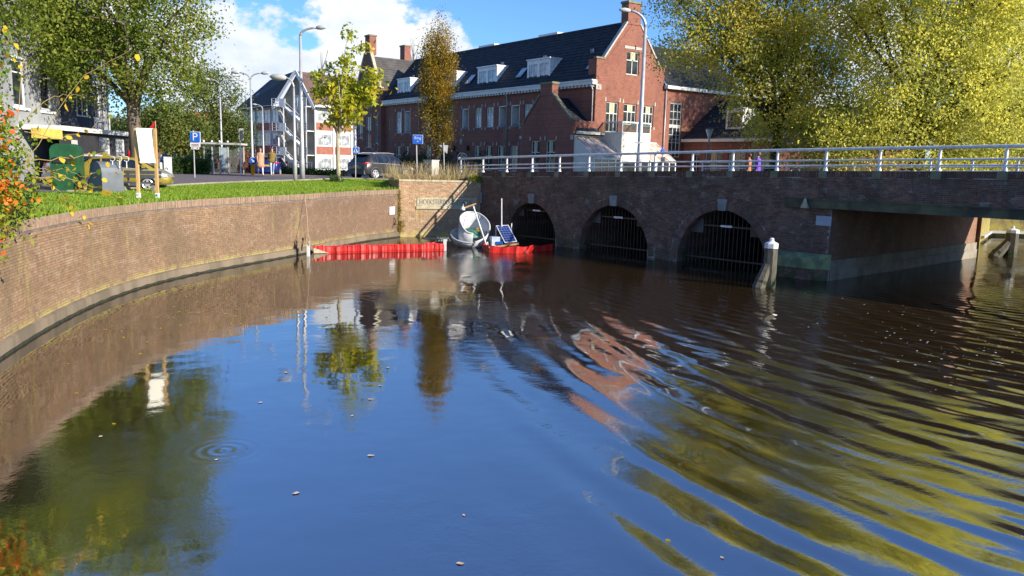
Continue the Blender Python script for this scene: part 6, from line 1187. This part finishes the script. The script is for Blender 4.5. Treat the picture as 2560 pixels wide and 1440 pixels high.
    rw = MB(); X0, X1 = -L_ / 2 + .19, -L_ / 2 + .56; rw.add([(X0, -w * .74, 1.07), (X0, w * .74, 1.07), (X1 - .03, w * .66, H_ * .90), (X1 - .03, -w * .66, H_ * .90)], [(0, 1, 2, 3)]); rw = part(rw, 'rear_window', M['glasscar']); rw.location = (-.035, 0, .015)
    sp_ = MB(); sp_.box((-L_ / 2 + .52, 0, H_ * .93), (.3, w * 1.42, .04)); part(sp_, 'spoiler', M['iron'])
    ws = MB(); ws.add([(1.30, -w * .8, .97), (1.30, w * .8, .97), (.50, w * .68, H_ * .955), (.50, -w * .68, H_ * .955)], [(0, 1, 2, 3)]); ws = part(ws, 'windscreen', M['glasscar']); ws.location = (.02, 0, .02)
    pl = MB(); pl.box((-L_ / 2 - .012, 0, .72), (.02, .5, .12)); part(pl, 'number_plate', plate or M['plate'])
    bp_ = MB(); bp_.box((-L_ / 2 + .06, 0, .30), (.2, w * 1.72, .24)); part(bp_, 'bumper', M['darksteel'] if suv else paint)
    return t
M['plate'] = mat('yellow_plate', (.78, .45, .02), .5)
def make_cars():
    car('parked_car', 'dark grey sport utility car parked behind the lawn by the abutment', (-8.75, 52.9, 2.93), math.atan2(.8, .6), carpaint('dark_grey_paint', (.035, .033, .035)), 4.4, 1.84, 1.62)
    car('parked_car', 'yellow hatchback parked behind the plank bench', (-17.0, 35.3, 2.52), rad(14), carpaint('mustard_paint', (.30, .23, .035)), 3.75, 1.65, 1.45, suv=False)
    car('parked_car', 'silver car parked behind the yellow hatchback', (-19.8, 38.2, 2.55), rad(52), carpaint('silver_paint', (.45, .46, .47)), 4.2, 1.75, 1.5, suv=False)
    p = at(680, 440, 61); car('parked_car', 'dark blue car seen between the two pedestrians', (p.x, p.y, 2.78), rad(95), carpaint('blue_paint', (.012, .025, .16)), 4.0, 1.7, 1.45, suv=False)
    for i, (x, Y, c, lb) in enumerate(((462, 88, (.02, .05, .22), 'distant blue van beyond the clipped hedge'), (360, 84, (.5, .5, .5), 'distant white van right of the elm trunk'))):
        p = at(x, 430, Y); car('parked_van', lb, (p.x, p.y, gh(p.x, p.y)), rad(8), carpaint('van_paint%d' % i, c), 4.8, 1.9, 2.0)
# ================================================================== PEOPLE
def person(label, loc, face, H_, pose, cols, coat=None, hair=(.05, .03, .02), group='people walking'):
    """one continuous body grown with a skin modifier; pose gives leg and arm swings"""
    t = thing('person', loc, label, 'person', group); s = H_ / 1.75; V = []; E_ = []; Rr = []; Bm = []
    def v(p, r, par=None, b=None):
        V.append(tuple(q * s for q in p)); Rr.append(r * s); i = len(V) - 1
        if par is not None: E_.append((par, i)); Bm.append(b)
        return i
    pel = v((0, 0, .93), .135); ab = v((0, 0, 1.08), .125, pel, 'top'); chs = v((0, .0, 1.30), .15, ab, 'top'); nk = v((0, .0, 1.47), .058, chs, 'top'); hd = v((.02, 0, 1.56), .075, nk, 'skin'); hm = v((.03, 0, 1.65), .092, hd, 'skin'); v((.02, 0, 1.73), .06, hm, 'skin')
    v((.115, 0, 1.635), .018, hm, 'skin')
    for sg, (lh, lk, ah, ae) in zip((1, -1), (pose[0], pose[1])):
        hp = v((0, sg * .095, .88), .095, pel, 'leg'); kn = v((.44 * math.sin(lh), sg * .10, .88 - .42 * math.cos(lh)), .062, hp, 'leg'); kx, kz = .44 * math.sin(lh), .88 - .42 * math.cos(lh)
        an = v((kx + .40 * math.sin(lh - lk), sg * .10, max(.075, kz - .40 * math.cos(lh - lk))), .042, kn, 'leg'); ax_, az_ = kx + .40 * math.sin(lh - lk), max(.075, kz - .40 * math.cos(lh - lk)); v((ax_ - .05, sg * .10, az_ - .035), .042, an, 'shoe'); v((ax_ + .15, sg * .11, az_ - .045), .032, an, 'shoe')
        sh_ = v((0, sg * .185, 1.41), .062, chs, 'top'); el = v((.28 * math.sin(ah) - .02, sg * .225, 1.41 - .28 * math.cos(ah)), .046, sh_, 'top'); ex, ez = .28 * math.sin(ah) - .02, 1.41 - .28 * math.cos(ah)
        wr = v((ex + .25 * math.sin(ah + ae), sg * .225, ez - .25 * math.cos(ah + ae)), .032, el, 'top'); wx, wz = ex + .25 * math.sin(ah + ae), ez - .25 * math.cos(ah + ae); d = (math.sin(ah + ae), -math.cos(ah + ae))
        pm = v((wx + d[0] * .07, sg * .222, wz + d[1] * .07), .034, wr, 'skin'); v((wx + d[0] * .06 + .05, sg * .205, wz + d[1] * .06), .010, pm, 'skin')
        for k in range(4): v((wx + d[0] * (.14 + .012 * (k in (1, 2))) + .018 * (k - 1.5), sg * (.218 - .01 * k % .02), wz + d[1] * (.14 + .012 * (k in (1, 2)))), .009, pm, 'skin')
    me = bpy.data.meshes.new('body'); me.from_pydata(V, E_, []); ob = bpy.data.objects.new('body', me); COL.objects.link(ob)
    md = ob.modifiers.new('skin', 'SKIN'); md.use_smooth_shade = True; sv = me.skin_vertices[0].data
    for i, r in enumerate(Rr): sv[i].radius = (r, r * (1.25 if i in (1, 2) else 1))
    sv[0].use_root = True; sb = ob.modifiers.new('sub', 'SUBSURF'); sb.levels = 1; sb.render_levels = 1
    dg = bpy.context.evaluated_depsgraph_get(); bm2 = bpy.data.meshes.new_from_object(ob.evaluated_get(dg)); ob.modifiers.clear(); old = ob.data; ob.data = bm2; bpy.data.meshes.remove(old); bm2.name = 'body'; bm2.materials.clear(); keys = ['skin', 'top', 'leg', 'shoe']
    for k in keys: bm2.materials.append(cols[k] if k in cols else M['skin'])
    Va = np.array(V); A0 = Va[[e[0] for e in E_]]; A1 = Va[[e[1] for e in E_]]
    for p in bm2.polygons:
        c = np.array(p.center); ab_ = A1 - A0; tt = np.clip(((c - A0) * ab_).sum(1) / ((ab_ ** 2).sum(1) + 1e-9), 0, 1); dd = np.linalg.norm(A0 + ab_ * tt[:, None] - c, axis=1); p.material_index = keys.index(Bm[int(np.argmin(dd))])
    ob.parent = t; ob.location = (0, 0, 0); t.rotation_euler = (0, 0, face)
    hr = MB(); hr.lathe([(.075, -.06), (.105, .0), (.108, .06), (.08, .115), (.01, .135)], (0, 0, 0), 12); 
    o = bpy.data.objects.new('hair', hr.mesh('hair', mat('hair', hair, .6), smooth=True)); COL.objects.link(o); o.parent = t; o.location = (-.012 * s, 0, 1.645 * s); o.scale = (s, s * .92, s)
    if coat:
        c = MB(); z0, w0 = coat['z'], coat['w']; prof = [(w0, z0), (w0 * .98, z0 + .15), (.185, .95), (.168, 1.08), (.19, 1.30), (.185, 1.40), (.10, 1.475), (.07, 1.49)]; c.lathe(prof, (0, 0, 0), 14, .78, 1.12)
        o = bpy.data.objects.new('coat', c.mesh('coat', coat['m'], smooth=True)); COL.objects.link(o); o.parent = t; o.scale = (s, s, s)
    return t
def cloth(name, c): return mat(name, c, .85, tuple(q * .75 for q in c), 9, bump=.3, bsc=25)
def make_people():
    Y = 53.5; a = at(652, 440, Y); g = gh(a.x, Y)
    person('person in a long beige coat and white trousers walking toward the canal', (a.x, Y, g), rad(-60), 1.76, [(.25, .1, -.3, .4), (-.22, .25, .25, .3)], {'top': cloth('beige_coat', (.50, .30, .19)), 'leg': cloth('white_trousers', (.70, .68, .66)), 'shoe': cloth('white_shoes', (.7, .7, .7))}, {'z': .52, 'w': .225, 'm': cloth('beige_wool', (.50, .30, .19))}, (.30, .13, .05))
    a = at(681, 440, Y + .2); person('person in an olive jacket and light jeans walking beside the beige coat', (a.x, Y + .2, g), rad(-65), 1.80, [(-.38, .15, .25, .3), (.36, .05, -.2, .35)], {'top': cloth('olive_jacket', (.21, .15, .035)), 'leg': cloth('pale_jeans', (.42, .52, .66)), 'shoe': cloth('white_trainers', (.7, .7, .7))}, {'z': .84, 'w': .195, 'm': cloth('olive_quilt', (.21, .15, .035))}, (.10, .05, .03))
    for x, d, lb, c, hc in ((1872, 5.5, 'person in an orange brown coat crossing the bridge', (.50, .21, .09), (.12, .04, .02)), (1894, 5.0, 'person in a purple jacket crossing the bridge', (.16, .07, .55), (.16, .10, .07))):
        q = at(x, 420, 38.6); s = (q.x - KC[0]) * BE[0] + (q.y - KC[1]) * BE[1]; z = bz(s) - .16 - .72
        q2 = at(x, 420, 41); person(lb, (q2.x, q2.y, 3.22), rad(150), 1.66 if x < 1880 else 1.74, [(.2, .1, -.2, .5), (-.2, .2, .2, .4)], {'top': cloth('jacket%d' % x, c), 'leg': cloth('trousers%d' % x, (.3, .35, .5) if x > 1880 else c), 'shoe': cloth('shoes%d' % x, (.1, .1, .1))}, {'z': .7, 'w': .2, 'm': cloth('coat%d' % x, c)}, hc)
# ================================================================== ON THE WATER
def make_water_things():
    # left boom: red cloth skirt between posts
    a, b = on_z(783, 634), on_z(1112, 626); t = thing('red_boom', a, 'long red fabric boom floating along the quay wall', 'boom'); n = 15; d = (b - a); L_ = d.length; dn = Vector((d.y, -d.x, 0)).normalized()
    cut = [0] + sorted(R.uniform(.02, .98) * .35 + .65 * (k + .5) / n for k in range(n - 1)) + [1]; cut = sorted(min(1, max(0, k / n + R.uniform(-.3, .3) / n)) for k in range(n + 1)); cut[0] = 0; cut[-1] = 1
    for i in range(n):
        m_ = MB(); pts = []; h0 = .36 + R.uniform(-.035, .03); bul = R.uniform(.0, .06)
        for k in range(7):
            q = cut[i] + (cut[i + 1] - cut[i]) * k / 6; p = a + d * q + dn * (bul * math.sin(k / 6 * math.pi) + .03 * math.sin(q * 40) + .015 * math.sin(q * 190 + i)) ; zt = h0 + .03 * math.sin(q * 23) - .05 * math.sin(k / 6 * math.pi) - (.0 if q > .1 else 0)
            pts.append((p, zt))
        for (p0, z0), (p1, z1) in zip(pts[:-1], pts[1:]):
            zs = (-.15, .1, .25, 1); 
            for u_, w_ in zip(zs[:-1], zs[1:]):
                A_ = lambda p, zt, f: Vector((p.x, p.y, -.15 if f < 0 else zt * f)) + dn * (.035 * math.sin(f * 3) if f > 0 else 0)
                m_.quad(A_(p0, z0, u_), A_(p1, z1, u_), A_(p1, z1, w_), A_(p0, z0, w_))
        m_.build('cloth_panel', M['red'], t, smooth=True); p = a + d * cut[i]; r = MB(); r.tube([(p.x + dn.x * .04, p.y + dn.y * .04, -.1), (p.x + dn.x * .04, p.y + dn.y * .04, .36)], .018, 6); r.build('seam_rod', M['red'], t)
    MB().tube([a + Vector((0, 0, .30)), b + Vector((0, 0, .30))], .03, 6).build('top_float', M['red'], t)
    e = MB(); e.box(b + Vector((0, 0, -.1)), (.14, .14, .62)); e.build('end_post', M['whitewood'], t)
    tri = MB(); tri.add([a + dn * .09 + Vector((0, 0, .02)), a + d * .11 + dn * .10 + Vector((0, 0, .02)), a + dn * .09 + Vector((0, 0, .26))], [(0, 1, 2)]); tri.build('yellow_patch', M['sandstone'], t)
    w = b + Vector((-.25, .35, .38)); wk = MB(); wk.bar(w + Vector((-.9, .25, .1)), w + Vector((.0, .0, .12)), .16, .07); wk = wk.build('float_rack', M['darksteel'], t); fr = MB()
    for k in range(5): fr.tube([w + Vector((-.2 + .12 * k, 0, 0)), w + Vector((-.12 + .12 * k, .05, .22)), w + Vector((0 + .12 * k, 0, .02))], .012, 5)
    fr.build('wire_cage', M['galv'], t)
    p = on_z(771, 641); po = thing('mooring_post', p, 'white wooden post with rope at the start of the red boom', 'post'); m_ = MB(); m_.box(p + Vector((0, 0, -.4)), (.11, .11, 1.12)); m_.build('post', M['whitewood'], po)
    s0 = wall_at(float(np.interp(34.6, WS[:, 1], WD)))[0]; q0 = Vector((s0[0] + .05, s0[1], gh(*s0) - .02)); rp = MB(); pts = [q0, q0.lerp(p + Vector((0, 0, .85)), .5) + Vector((.03, 0, -.05)), p + Vector((0, 0, .9)), p + Vector((.05, 0, .7))]; rp.tube(pts, .014, 6); o = rp.build('mooring_rope', M['sandrope']); tag(o, 'thin tan mooring rope hanging down the quay wall to the post', 'rope')
    kn = MB()
    for k in range(26): c = p + Vector((R.gauss(0, .06), R.gauss(0, .06) - .05, .72 + R.gauss(0, .12))); kn.tube([c, c + Vector((R.gauss(0, .04), R.gauss(0, .03), -.18))], .015, 4)
    kn.build('rope_knot', M['sandrope'], po)
    sh = MB(); sh.tube([p + Vector((-.28, .25, .75)), p + Vector((-.36, .3, .2))], [.05, .03], 6); sh.build('rubber_fender', M['iron'], po)
    # right boom
    pr = [on_z(1206, 622), on_z(1224, 632), on_z(1290, 633), on_z(1380, 626)]; t = thing('red_boom', pr[1], 'short red fabric boom in front of the solar panel raft', 'boom')
    for i, (c, e) in enumerate(zip(pr[:-1], pr[1:])):
        m_ = MB(); d = e - c; dn = Vector((d.y, -d.x, 0)).normalized(); k = max(2, int(d.length / .15))
        for j in range(k):
            P = [c + d * (j / k) + dn * .02 * math.sin(j * 1.7), c + d * ((j + 1) / k) + dn * .02 * math.sin((j + 1) * 1.7)]; h = [.30 + .03 * math.sin(j * .9 + i), .30 + .03 * math.sin((j + 1) * .9 + i)]
            m_.quad(P[0] + Vector((0, 0, -.15)), P[1] + Vector((0, 0, -.15)), P[1] + Vector((0, 0, h[1])) + dn * .05, P[0] + Vector((0, 0, h[0])) + dn * .05); m_.quad(P[0] + Vector((0, 0, h[0])) + dn * .05, P[1] + Vector((0, 0, h[1])) + dn * .05, P[1] + Vector((0, 0, h[1] - .05)) - dn * .08, P[0] + Vector((0, 0, h[0] - .05)) - dn * .08)
        m_.build('cloth_panel', M['red'], t, smooth=True)
    # raft with solar panel
    rb = on_z(1258, 622); t = thing('solar_raft', rb, 'small floating raft carrying a tilted solar panel', 'raft'); y0 = rb.y
    A_ = at(1220, 618, y0 - .1); B_ = at(1297, 609, y0 - .1); m_ = MB(); m_.bar(A_ + Vector((0, 0, .0)), B_, .5, .07); m_.build('platform', M['wood'], t)
    for q in (.15, .5, .85): c = A_.lerp(B_, q); f = MB(); f.lathe([(.2, -.3), (.24, -.2), (.24, .0), (.2, .06)], (c.x, c.y + .15, c.z - .12), 10); f.build('float', M['darksteel'], t, smooth=True)
    c0, c1, c2, c3 = at(1262, 607, y0 - .25), at(1293, 604, y0 - .25), at(1271, 562, y0 + .35), at(1240, 564, y0 + .35); nn = (c1 - c0).cross(c3 - c0).normalized()
    if nn.y > 0: nn = -nn
    pm = MB(); pm.add([c0, c1, c2, c3] + [q - nn * .04 for q in (c0, c1, c2, c3)], [(0, 1, 2, 3), (4, 7, 6, 5), (0, 4, 5, 1), (1, 5, 6, 2), (2, 6, 7, 3), (3, 7, 4, 0)]); pf = pm.build('solar_panel', M['white'], t, loc=c0)
    bl = lambda u_, v_: c0.lerp(c1, u_).lerp(c3.lerp(c2, u_), v_) + nn * .006
    for i in range(4):
        for j in range(7):
            u0_, u1_, v0_, v1_ = .06 + i * .22 + .012, .06 + (i + 1) * .22 - .012, .04 + j * .1314 + .008, .04 + (j + 1) * .1314 - .008; MB().quad(bl(u0_, v0_), bl(u1_, v0_), bl(u1_, v1_), bl(u0_, v1_)).build('solar_cell', M['cell'], pf, loc=c0)
    bk = MB(); bk.quad(bl(.05, .03), bl(.95, .03), bl(.95, .97), bl(.05, .97)); bk.v = [tuple(Vector(v) - nn * .003) for v in bk.v]; bk.build('cell_backing', M['celllight'], pf, loc=c0)
    for c in (c2, c3): MB().bar(c - nn * .05, Vector((c.x, c.y, A_.z)), .04, .04).build('strut', M['galv'], t)
    q = at(1237, 606, y0); m_ = MB(); m_.box((q.x, q.y, q.z - .14), (.42, .35, .42), rad(20)); m_.build('battery_box', mat('pale_blue_tarp', (.42, .50, .60), .5, (.3, .38, .5), 4, bump=.5, bsc=7), t); m_ = MB(); q = at(1249, 607, y0 - .15); m_.box((q.x, q.y, q.z - .06), (.3, .2, .12), rad(-10)); m_.build('blue_bag', M['bluesign'], t)
    q = at(1255, 566, y0 + .3); MB().tube([(q.x, q.y, .2), at(1254, 496, y0 + .3)], .028, 8).build('pole', M['white'], t)
    q = at(1278, 585, y0 + .4); MB().tube([(q.x, q.y, .2), at(1279, 558, y0 + .4)], .025, 8).build('short_pole', M['white'], t)
    # T shaped sensor mast
    p0, p1 = at(1219, 622, y0 - .3), at(1183, 515, y0 - .1); t = thing('sensor_mast', p0, 'leaning white mast with a timber crossbar and small floodlight', 'mast'); MB().tube([p0, p1], .035, 8).build('pole', M['white'], t); MB().bar(at(1160, 520, y0 - .15), at(1190, 509, y0 - .15), .07, .07).build('crossbar', M['wood'], t); q = at(1157, 521, y0 - .2); m_ = MB(); m_.lathe([(.03, .1), (.09, .02), (.12, -.08), (.02, -.1)], q, 10); m_.build('floodlight', M['white'], t, smooth=True); q = at(1163, 508, y0 - .1); m_ = MB(); m_.lathe([(.02, .09), (.09, .05), (.09, -.05), (.02, -.1)], q, 10); m_.build('camera_dome', M['navy'], t, smooth=True); MB().tube([at(1158, 518, y0 - .2), at(1158, 510, y0 - .2)], .015, 6).build('bracket', M['white'], t)
    # spiral basin
    c = at(1174, 590, 39.6); t = thing('whirlpool_basin', (c.x, c.y, 0), 'white spiral plastic basin tilted in the water by the abutment', 'basin'); k = 39.6 / 2000; w = M['basin']
    def bowl(prof, nm, mt, th0=0, th1=2 * math.pi, cap=False, loc=(0, 0, 0), rot=(0, 0, 0), grow=0.0, rise=0.0):
        m_ = MB(); n = 40
        for j in range(n + 1):
            a = th0 + (th1 - th0) * j / n; f = 1 + grow * j / n
            for r, z in prof: m_.v.append((r * f * math.cos(a), r * f * math.sin(a), z + rise * (j / n) * (z > .3)))
        P = len(prof)
        for j in range(n):
            for i in range(P - 1): m_.f.append((j * P + i, (j + 1) * P + i, (j + 1) * P + i + 1, j * P + i + 1))
        m_.a = [.5] * len(m_.f); o = bpy.data.objects.new(nm, m_.mesh(nm, mt, smooth=True)); COL.objects.link(o); o.parent = t; o.location = loc; o.rotation_euler = rot; return o
    # one spiral wall: a wide low bowl on the left that climbs round the right and curls inwards
    A_ = [(130, .98, .10), (180, .97, .12), (230, .97, .14), (280, .96, .20), (330, .95, .42), (20, .92, .78), (70, .88, 1.02), (115, .78, 1.06), (160, .64, .98), (205, .54, .78), (250, .50, .52), (290, .48, .46)]; AA = []; prev = 0
    for a_, r_, h_ in A_:
        while a_ < prev: a_ += 360
        prev = a_; AA.append((a_, r_, h_))
    aa = np.linspace(AA[0][0], AA[-1][0], 90); rr_ = np.interp(aa, [q[0] for q in AA], [q[1] for q in AA]); hh_ = np.interp(aa, [q[0] for q in AA], [q[2] for q in AA]); m_ = MB(); rim = MB(); rp_ = []
    for a_, r_, h_ in zip(np.radians(aa), rr_, hh_):
        outer = a_ < rad(400); cx_, sx_ = math.cos(a_), math.sin(a_); fl = .55 if outer else .94
        for r2, z2 in ((r_ * fl, -.42), (r_ * (.86 if outer else .97), -.2), (r_, min(.05, h_ - .02)), (r_ + .01, h_), (r_ - .045, h_), (r_ - .05, min(.04, h_ - .03)), (r_ * (.80 if outer else .90), -.16), (r_ * (fl - .08), -.34)): m_.v.append((cx_ * r2, sx_ * r2, z2))
        rp_.append((cx_ * (r_ - .015), sx_ * (r_ - .015), h_))
    P = 8
    for j in range(89): m_.f += [(j * P + q, (j + 1) * P + q, (j + 1) * P + q + 1, j * P + q + 1) for q in range(P - 1)]
    m_.f += [tuple(range(P)), tuple(89 * P + q for q in range(P))[::-1]]; m_.a = [.5] * len(m_.f); rot_ = (rad(20), rad(6), 0)
    o = bpy.data.objects.new('spiral_wall', m_.mesh('spiral_wall', w, smooth=True)); COL.objects.link(o); o.parent = t; o.location = (.02, 0, .40); o.rotation_euler = rot_
    rim.tube(rp_, .04, 6); o2 = bpy.data.objects.new('rim', rim.mesh('rim', w, smooth=True)); COL.objects.link(o2); o2.parent = o
    bowl([(0, -.30), (.5, -.30), (.52, -.34), (0, -.34)], 'bowl_floor', w, loc=(.02, 0, .40), rot=rot_)
    bowl([(.0, .0), (.46, .0), (.47, .03), (.0, .03)], 'green_screen', mat('green_mesh', (.05, .20, .15), .6, (.03, .14, .10), 12), loc=(.08, .05, .62), rot=(rad(26), rad(6), 0))
    bowl([(.42, -.3), (.5, -.1), (.6, .15), (.55, .2)], 'base_float', w, loc=(.1, .05, .05), rot=(rad(8), rad(4), 0))
    for dx in (.78, .9): m_ = MB(); m_.bar((dx - .1, .25, .75), (dx, .1, .05), .05, .05); o = bpy.data.objects.new('leg', m_.mesh('leg', w)); COL.objects.link(o); o.parent = t
    C_ = np.array([(c.x + .42 + R.gauss(0, .05), c.y - .12 + R.gauss(0, .05), .82 + R.gauss(0, .05)) for _ in range(8)]); Q, r = leaves_at(C_, 6, .05, .07, 1); o = quads('caught_leaves', Q, r, LM['gold'], None, (c.x, c.y, 0)); tag(o, 'clump of yellow leaves caught in the spiral basin', 'leaves', kind='stuff')
    # mooring piles
    def pile(label, b, h, w_, rake, rz):
        t = thing('mooring_pile', b, label, 'mooring pile', 'mooring piles'); b = Vector(b); m_ = MB(); m_.lathe([(w_ * .5, -1.5), (w_ * .52, .5), (w_ * .5, h)], b, 8); m_.build('post', M['pilewood'], t); g = MB(); g.lathe([(w_ * .53, -.5), (w_ * .545, .0), (w_ * .535, .22), (w_ * .51, .3)], b, 8); g.build('wet_moss', M['pilemoss'], t)
        e = b + Vector(rake); m_ = MB(); m_.tube([e + Vector((0, 0, -.6)), e, b + Vector((0, 0, h * .66)) + (e - b) * .12], [w_ * .52, w_ * .5, w_ * .34], 8); m_.build('raking_post', M['pilewood'], t); g = MB(); g.tube([e + Vector((0, 0, -.3)) - (b - e) * .1, e + (b - e) * .22 + Vector((0, 0, .26))], w_ * .475, 8); g.build('wet_moss', M['pilemoss'], t)
        cp = MB(); cp.lathe([(w_ * .52, -.02), (w_ * .52, .13), (w_ * .46, .16), (.11, .21), (.085, .23), (.075, .32), (.03, .34)], b + Vector((0, 0, h)), 8); cp.build('cap', M['white'], t)
    q = on_z(1921, 718); pile('near mooring pile with a white cap and raking brace before the pier', (q.x, q.y, 0), 1.40, .47, (-.40, -.16, 0), 0)
    q = on_z(2524, 642); pile('far mooring pile with a white cap beyond the bridge', (q.x, q.y, 0), 1.25, .60, (-.85, -.1, 0), 0)
    # far quay wall beyond the passage
    fq = thing('far_quay_wall', (33, 55.6, 0), 'sunlit mossy quay wall seen beyond the boat passage', 'wall'); m_ = MB(); pts = [tuple(KC - BN * BW + BE * 20.45), (26.5, 45.5), (29.5, 50.5), (33, 55.6), (42, 55.2), (60, 54), (120, 52)]
    for (x0, y0_), (x1, y1_) in zip(pts[:-1], pts[1:]): m_.quad((x0, y0_, -1.6), (x1, y1_, -1.6), (x1, y1_, 2.97), (x0, y0_, 2.97))
    m_.build('wall', M['farquay'], fq); m_ = MB()
    for (x0, y0_), (x1, y1_) in zip(pts[2:-1], pts[3:]): m_.bar((x0, y0_ - .1, .28), (x1, y1_ - .1, .28), .3, .16)
    m_.build('waterline_ledge', M['greypaint'], fq)
    # fallen leaves drifting on the water
    me = [quads('leaf_tmp', leaves_at(np.zeros((1, 3)), 1, 0, .11, 1)[0], np.array([.5]), LM['gold']) for _ in range(1)][0]; tmp = me.data; COL.objects.unlink(me); bpy.data.objects.remove(me); tmp = MB().add([(-.06, 0, .003), (-.02, -.035, .012), (.03, -.03, .004), (.065, 0, .014), (.02, .035, .006), (-.03, .03, .01)], [(0, 1, 2, 3), (0, 3, 4, 5)]).mesh('drifting_leaf', LM['gold']); tmp2 = tmp.copy(); tmp2.materials[0] = mat('pale_leaf', (.55, .45, .33), .6)
    spots = [(1805, 1395, 1), (1670, 1352, 0), (926, 999, 1), (950, 965, 1), (651, 1007, 1), (1160, 1289, 1), (541, 1150, 1), (252, 1092, 1), (716, 932, 1), (927, 1140, 1), (740, 1234, 1), (1150, 1410, 1), (880, 1040, 1), (285, 1060, 0), (970, 920, 1)] + [(R.uniform(160, 620), 0, 0) for _ in range(42)]
    for i, (x, y, k) in enumerate(spots):
        if not y: y = 888 - .42 * x + R.uniform(15, 200) if x < 420 else 720 + R.uniform(0, 110)
        p = on_z(x, y); o = inst('drifting_leaf', tmp2 if k else tmp, (p.x, p.y, .004), R.uniform(0, 6.28)); sc_ = R.uniform(.45, .9); o.scale = (sc_, sc_, sc_); tag(o, 'small pale leaf drifting on the open water' if k else 'small yellow leaf drifting near the quay wall', 'leaf', 'pale leaves on the open water' if k else 'yellow leaves near the quay wall')
    V_ = []
    for _ in range(800):
        y = R.uniform(19, 49); w0 = wall_at(float(np.interp(y, WS[:, 1], WD)))[0]; x = w0[0] - R.random() ** 1.5 * 6 - .1; z = gh(x, y) + .05; a = R.uniform(0, 6.28); s_ = R.uniform(.025, .05); V_.append([(x + s_ * math.cos(a + q), y + s_ * math.sin(a + q), z + R.uniform(-.01, .02)) for q in (0, 1.2, 3.1, 4.4)])
    tag(quads('fallen_leaves', np.array(V_), rng.random(len(V_)), LM['gold']), 'yellow leaves fallen on the lawn behind the quay wall', 'leaves', kind='stuff')
    # foam flecks carried on the current
    n = 170; P = []
    for _ in range(n): P.append(on_z(R.gauss(2330, 150), R.gauss(830, 75)))
    V_ = []
    for p in P:
        if p.y > 29 or p.y < 8: continue
        s_ = R.choice((.006, .008, .01, .012, .02)); V_.append([(p.x + s_ * 1.4 * math.cos(a), p.y + s_ * 1.4 * math.sin(a) * R.uniform(.5, 1), .003) for a in np.linspace(0, 6.283, 7)[:-1]])
    o = quads('foam', np.array(V_), rng.random(len(V_)), M['foam']); tag(o, 'white foam flecks drifting on the dark water by the passage', 'foam', kind='stuff')
    fm = MB()
    for i in range(60):
        a0 = 5.2 + i * .14; w0 = .05 + .05 * abs(math.sin(i * 1.3)); w1 = .05 + .05 * abs(math.sin((i + 1) * 1.3)); fm.quad(bp(PS + .14, -a0, .004), bp(PS + .14 + w0, -a0, .004), bp(PS + .14 + w1, -a0 - .14, .004), bp(PS + .14, -a0 - .14, .004))
    tag(fm.build('foam_line', M['foam']), 'thin white foam line along the passage wall', 'foam', kind='stuff')
M['sandrope'] = mat('tan_rope', (.45, .34, .18), .85); M['cell'] = mat('solar_cell_blue', (.012, .03, .16), .2, (.015, .04, .2), 3); M['celllight'] = mat('solar_grid', (.30, .36, .5), .4); M['basin'] = mat('white_plastic', (.56, .57, .57), .4, (.42, .43, .42), 3)
M['farquay'] = brickmat('far_quay_brick', [(0, (.24, .19, .08)), (1, (.30, .23, .10))], (.17, .13, .07), (.34, .29, .07), (.3, 2.4)); M['foam'] = mat('foam_white', (.75, .74, .70), .8)
# ================================================================== BUILD
make_ground(); make_quay(); make_bridge(); make_grates()
railing('bridge_railing', -.15, 'white tubular railing along the near side of the bridge', -2.0, 33.0)
railing('bridge_railing', -BW + .2, 'white tubular railing along the far side of the bridge', 4.0, 36.0)
make_abutment(); make_brick_building(); make_modern(); make_house(); make_far_houses()
make_trees(); make_foreground_bush(); make_abutment_plants()
make_lamps(); make_signs(); make_shelter(); make_bins(); make_cars(); make_people(); make_water_things()
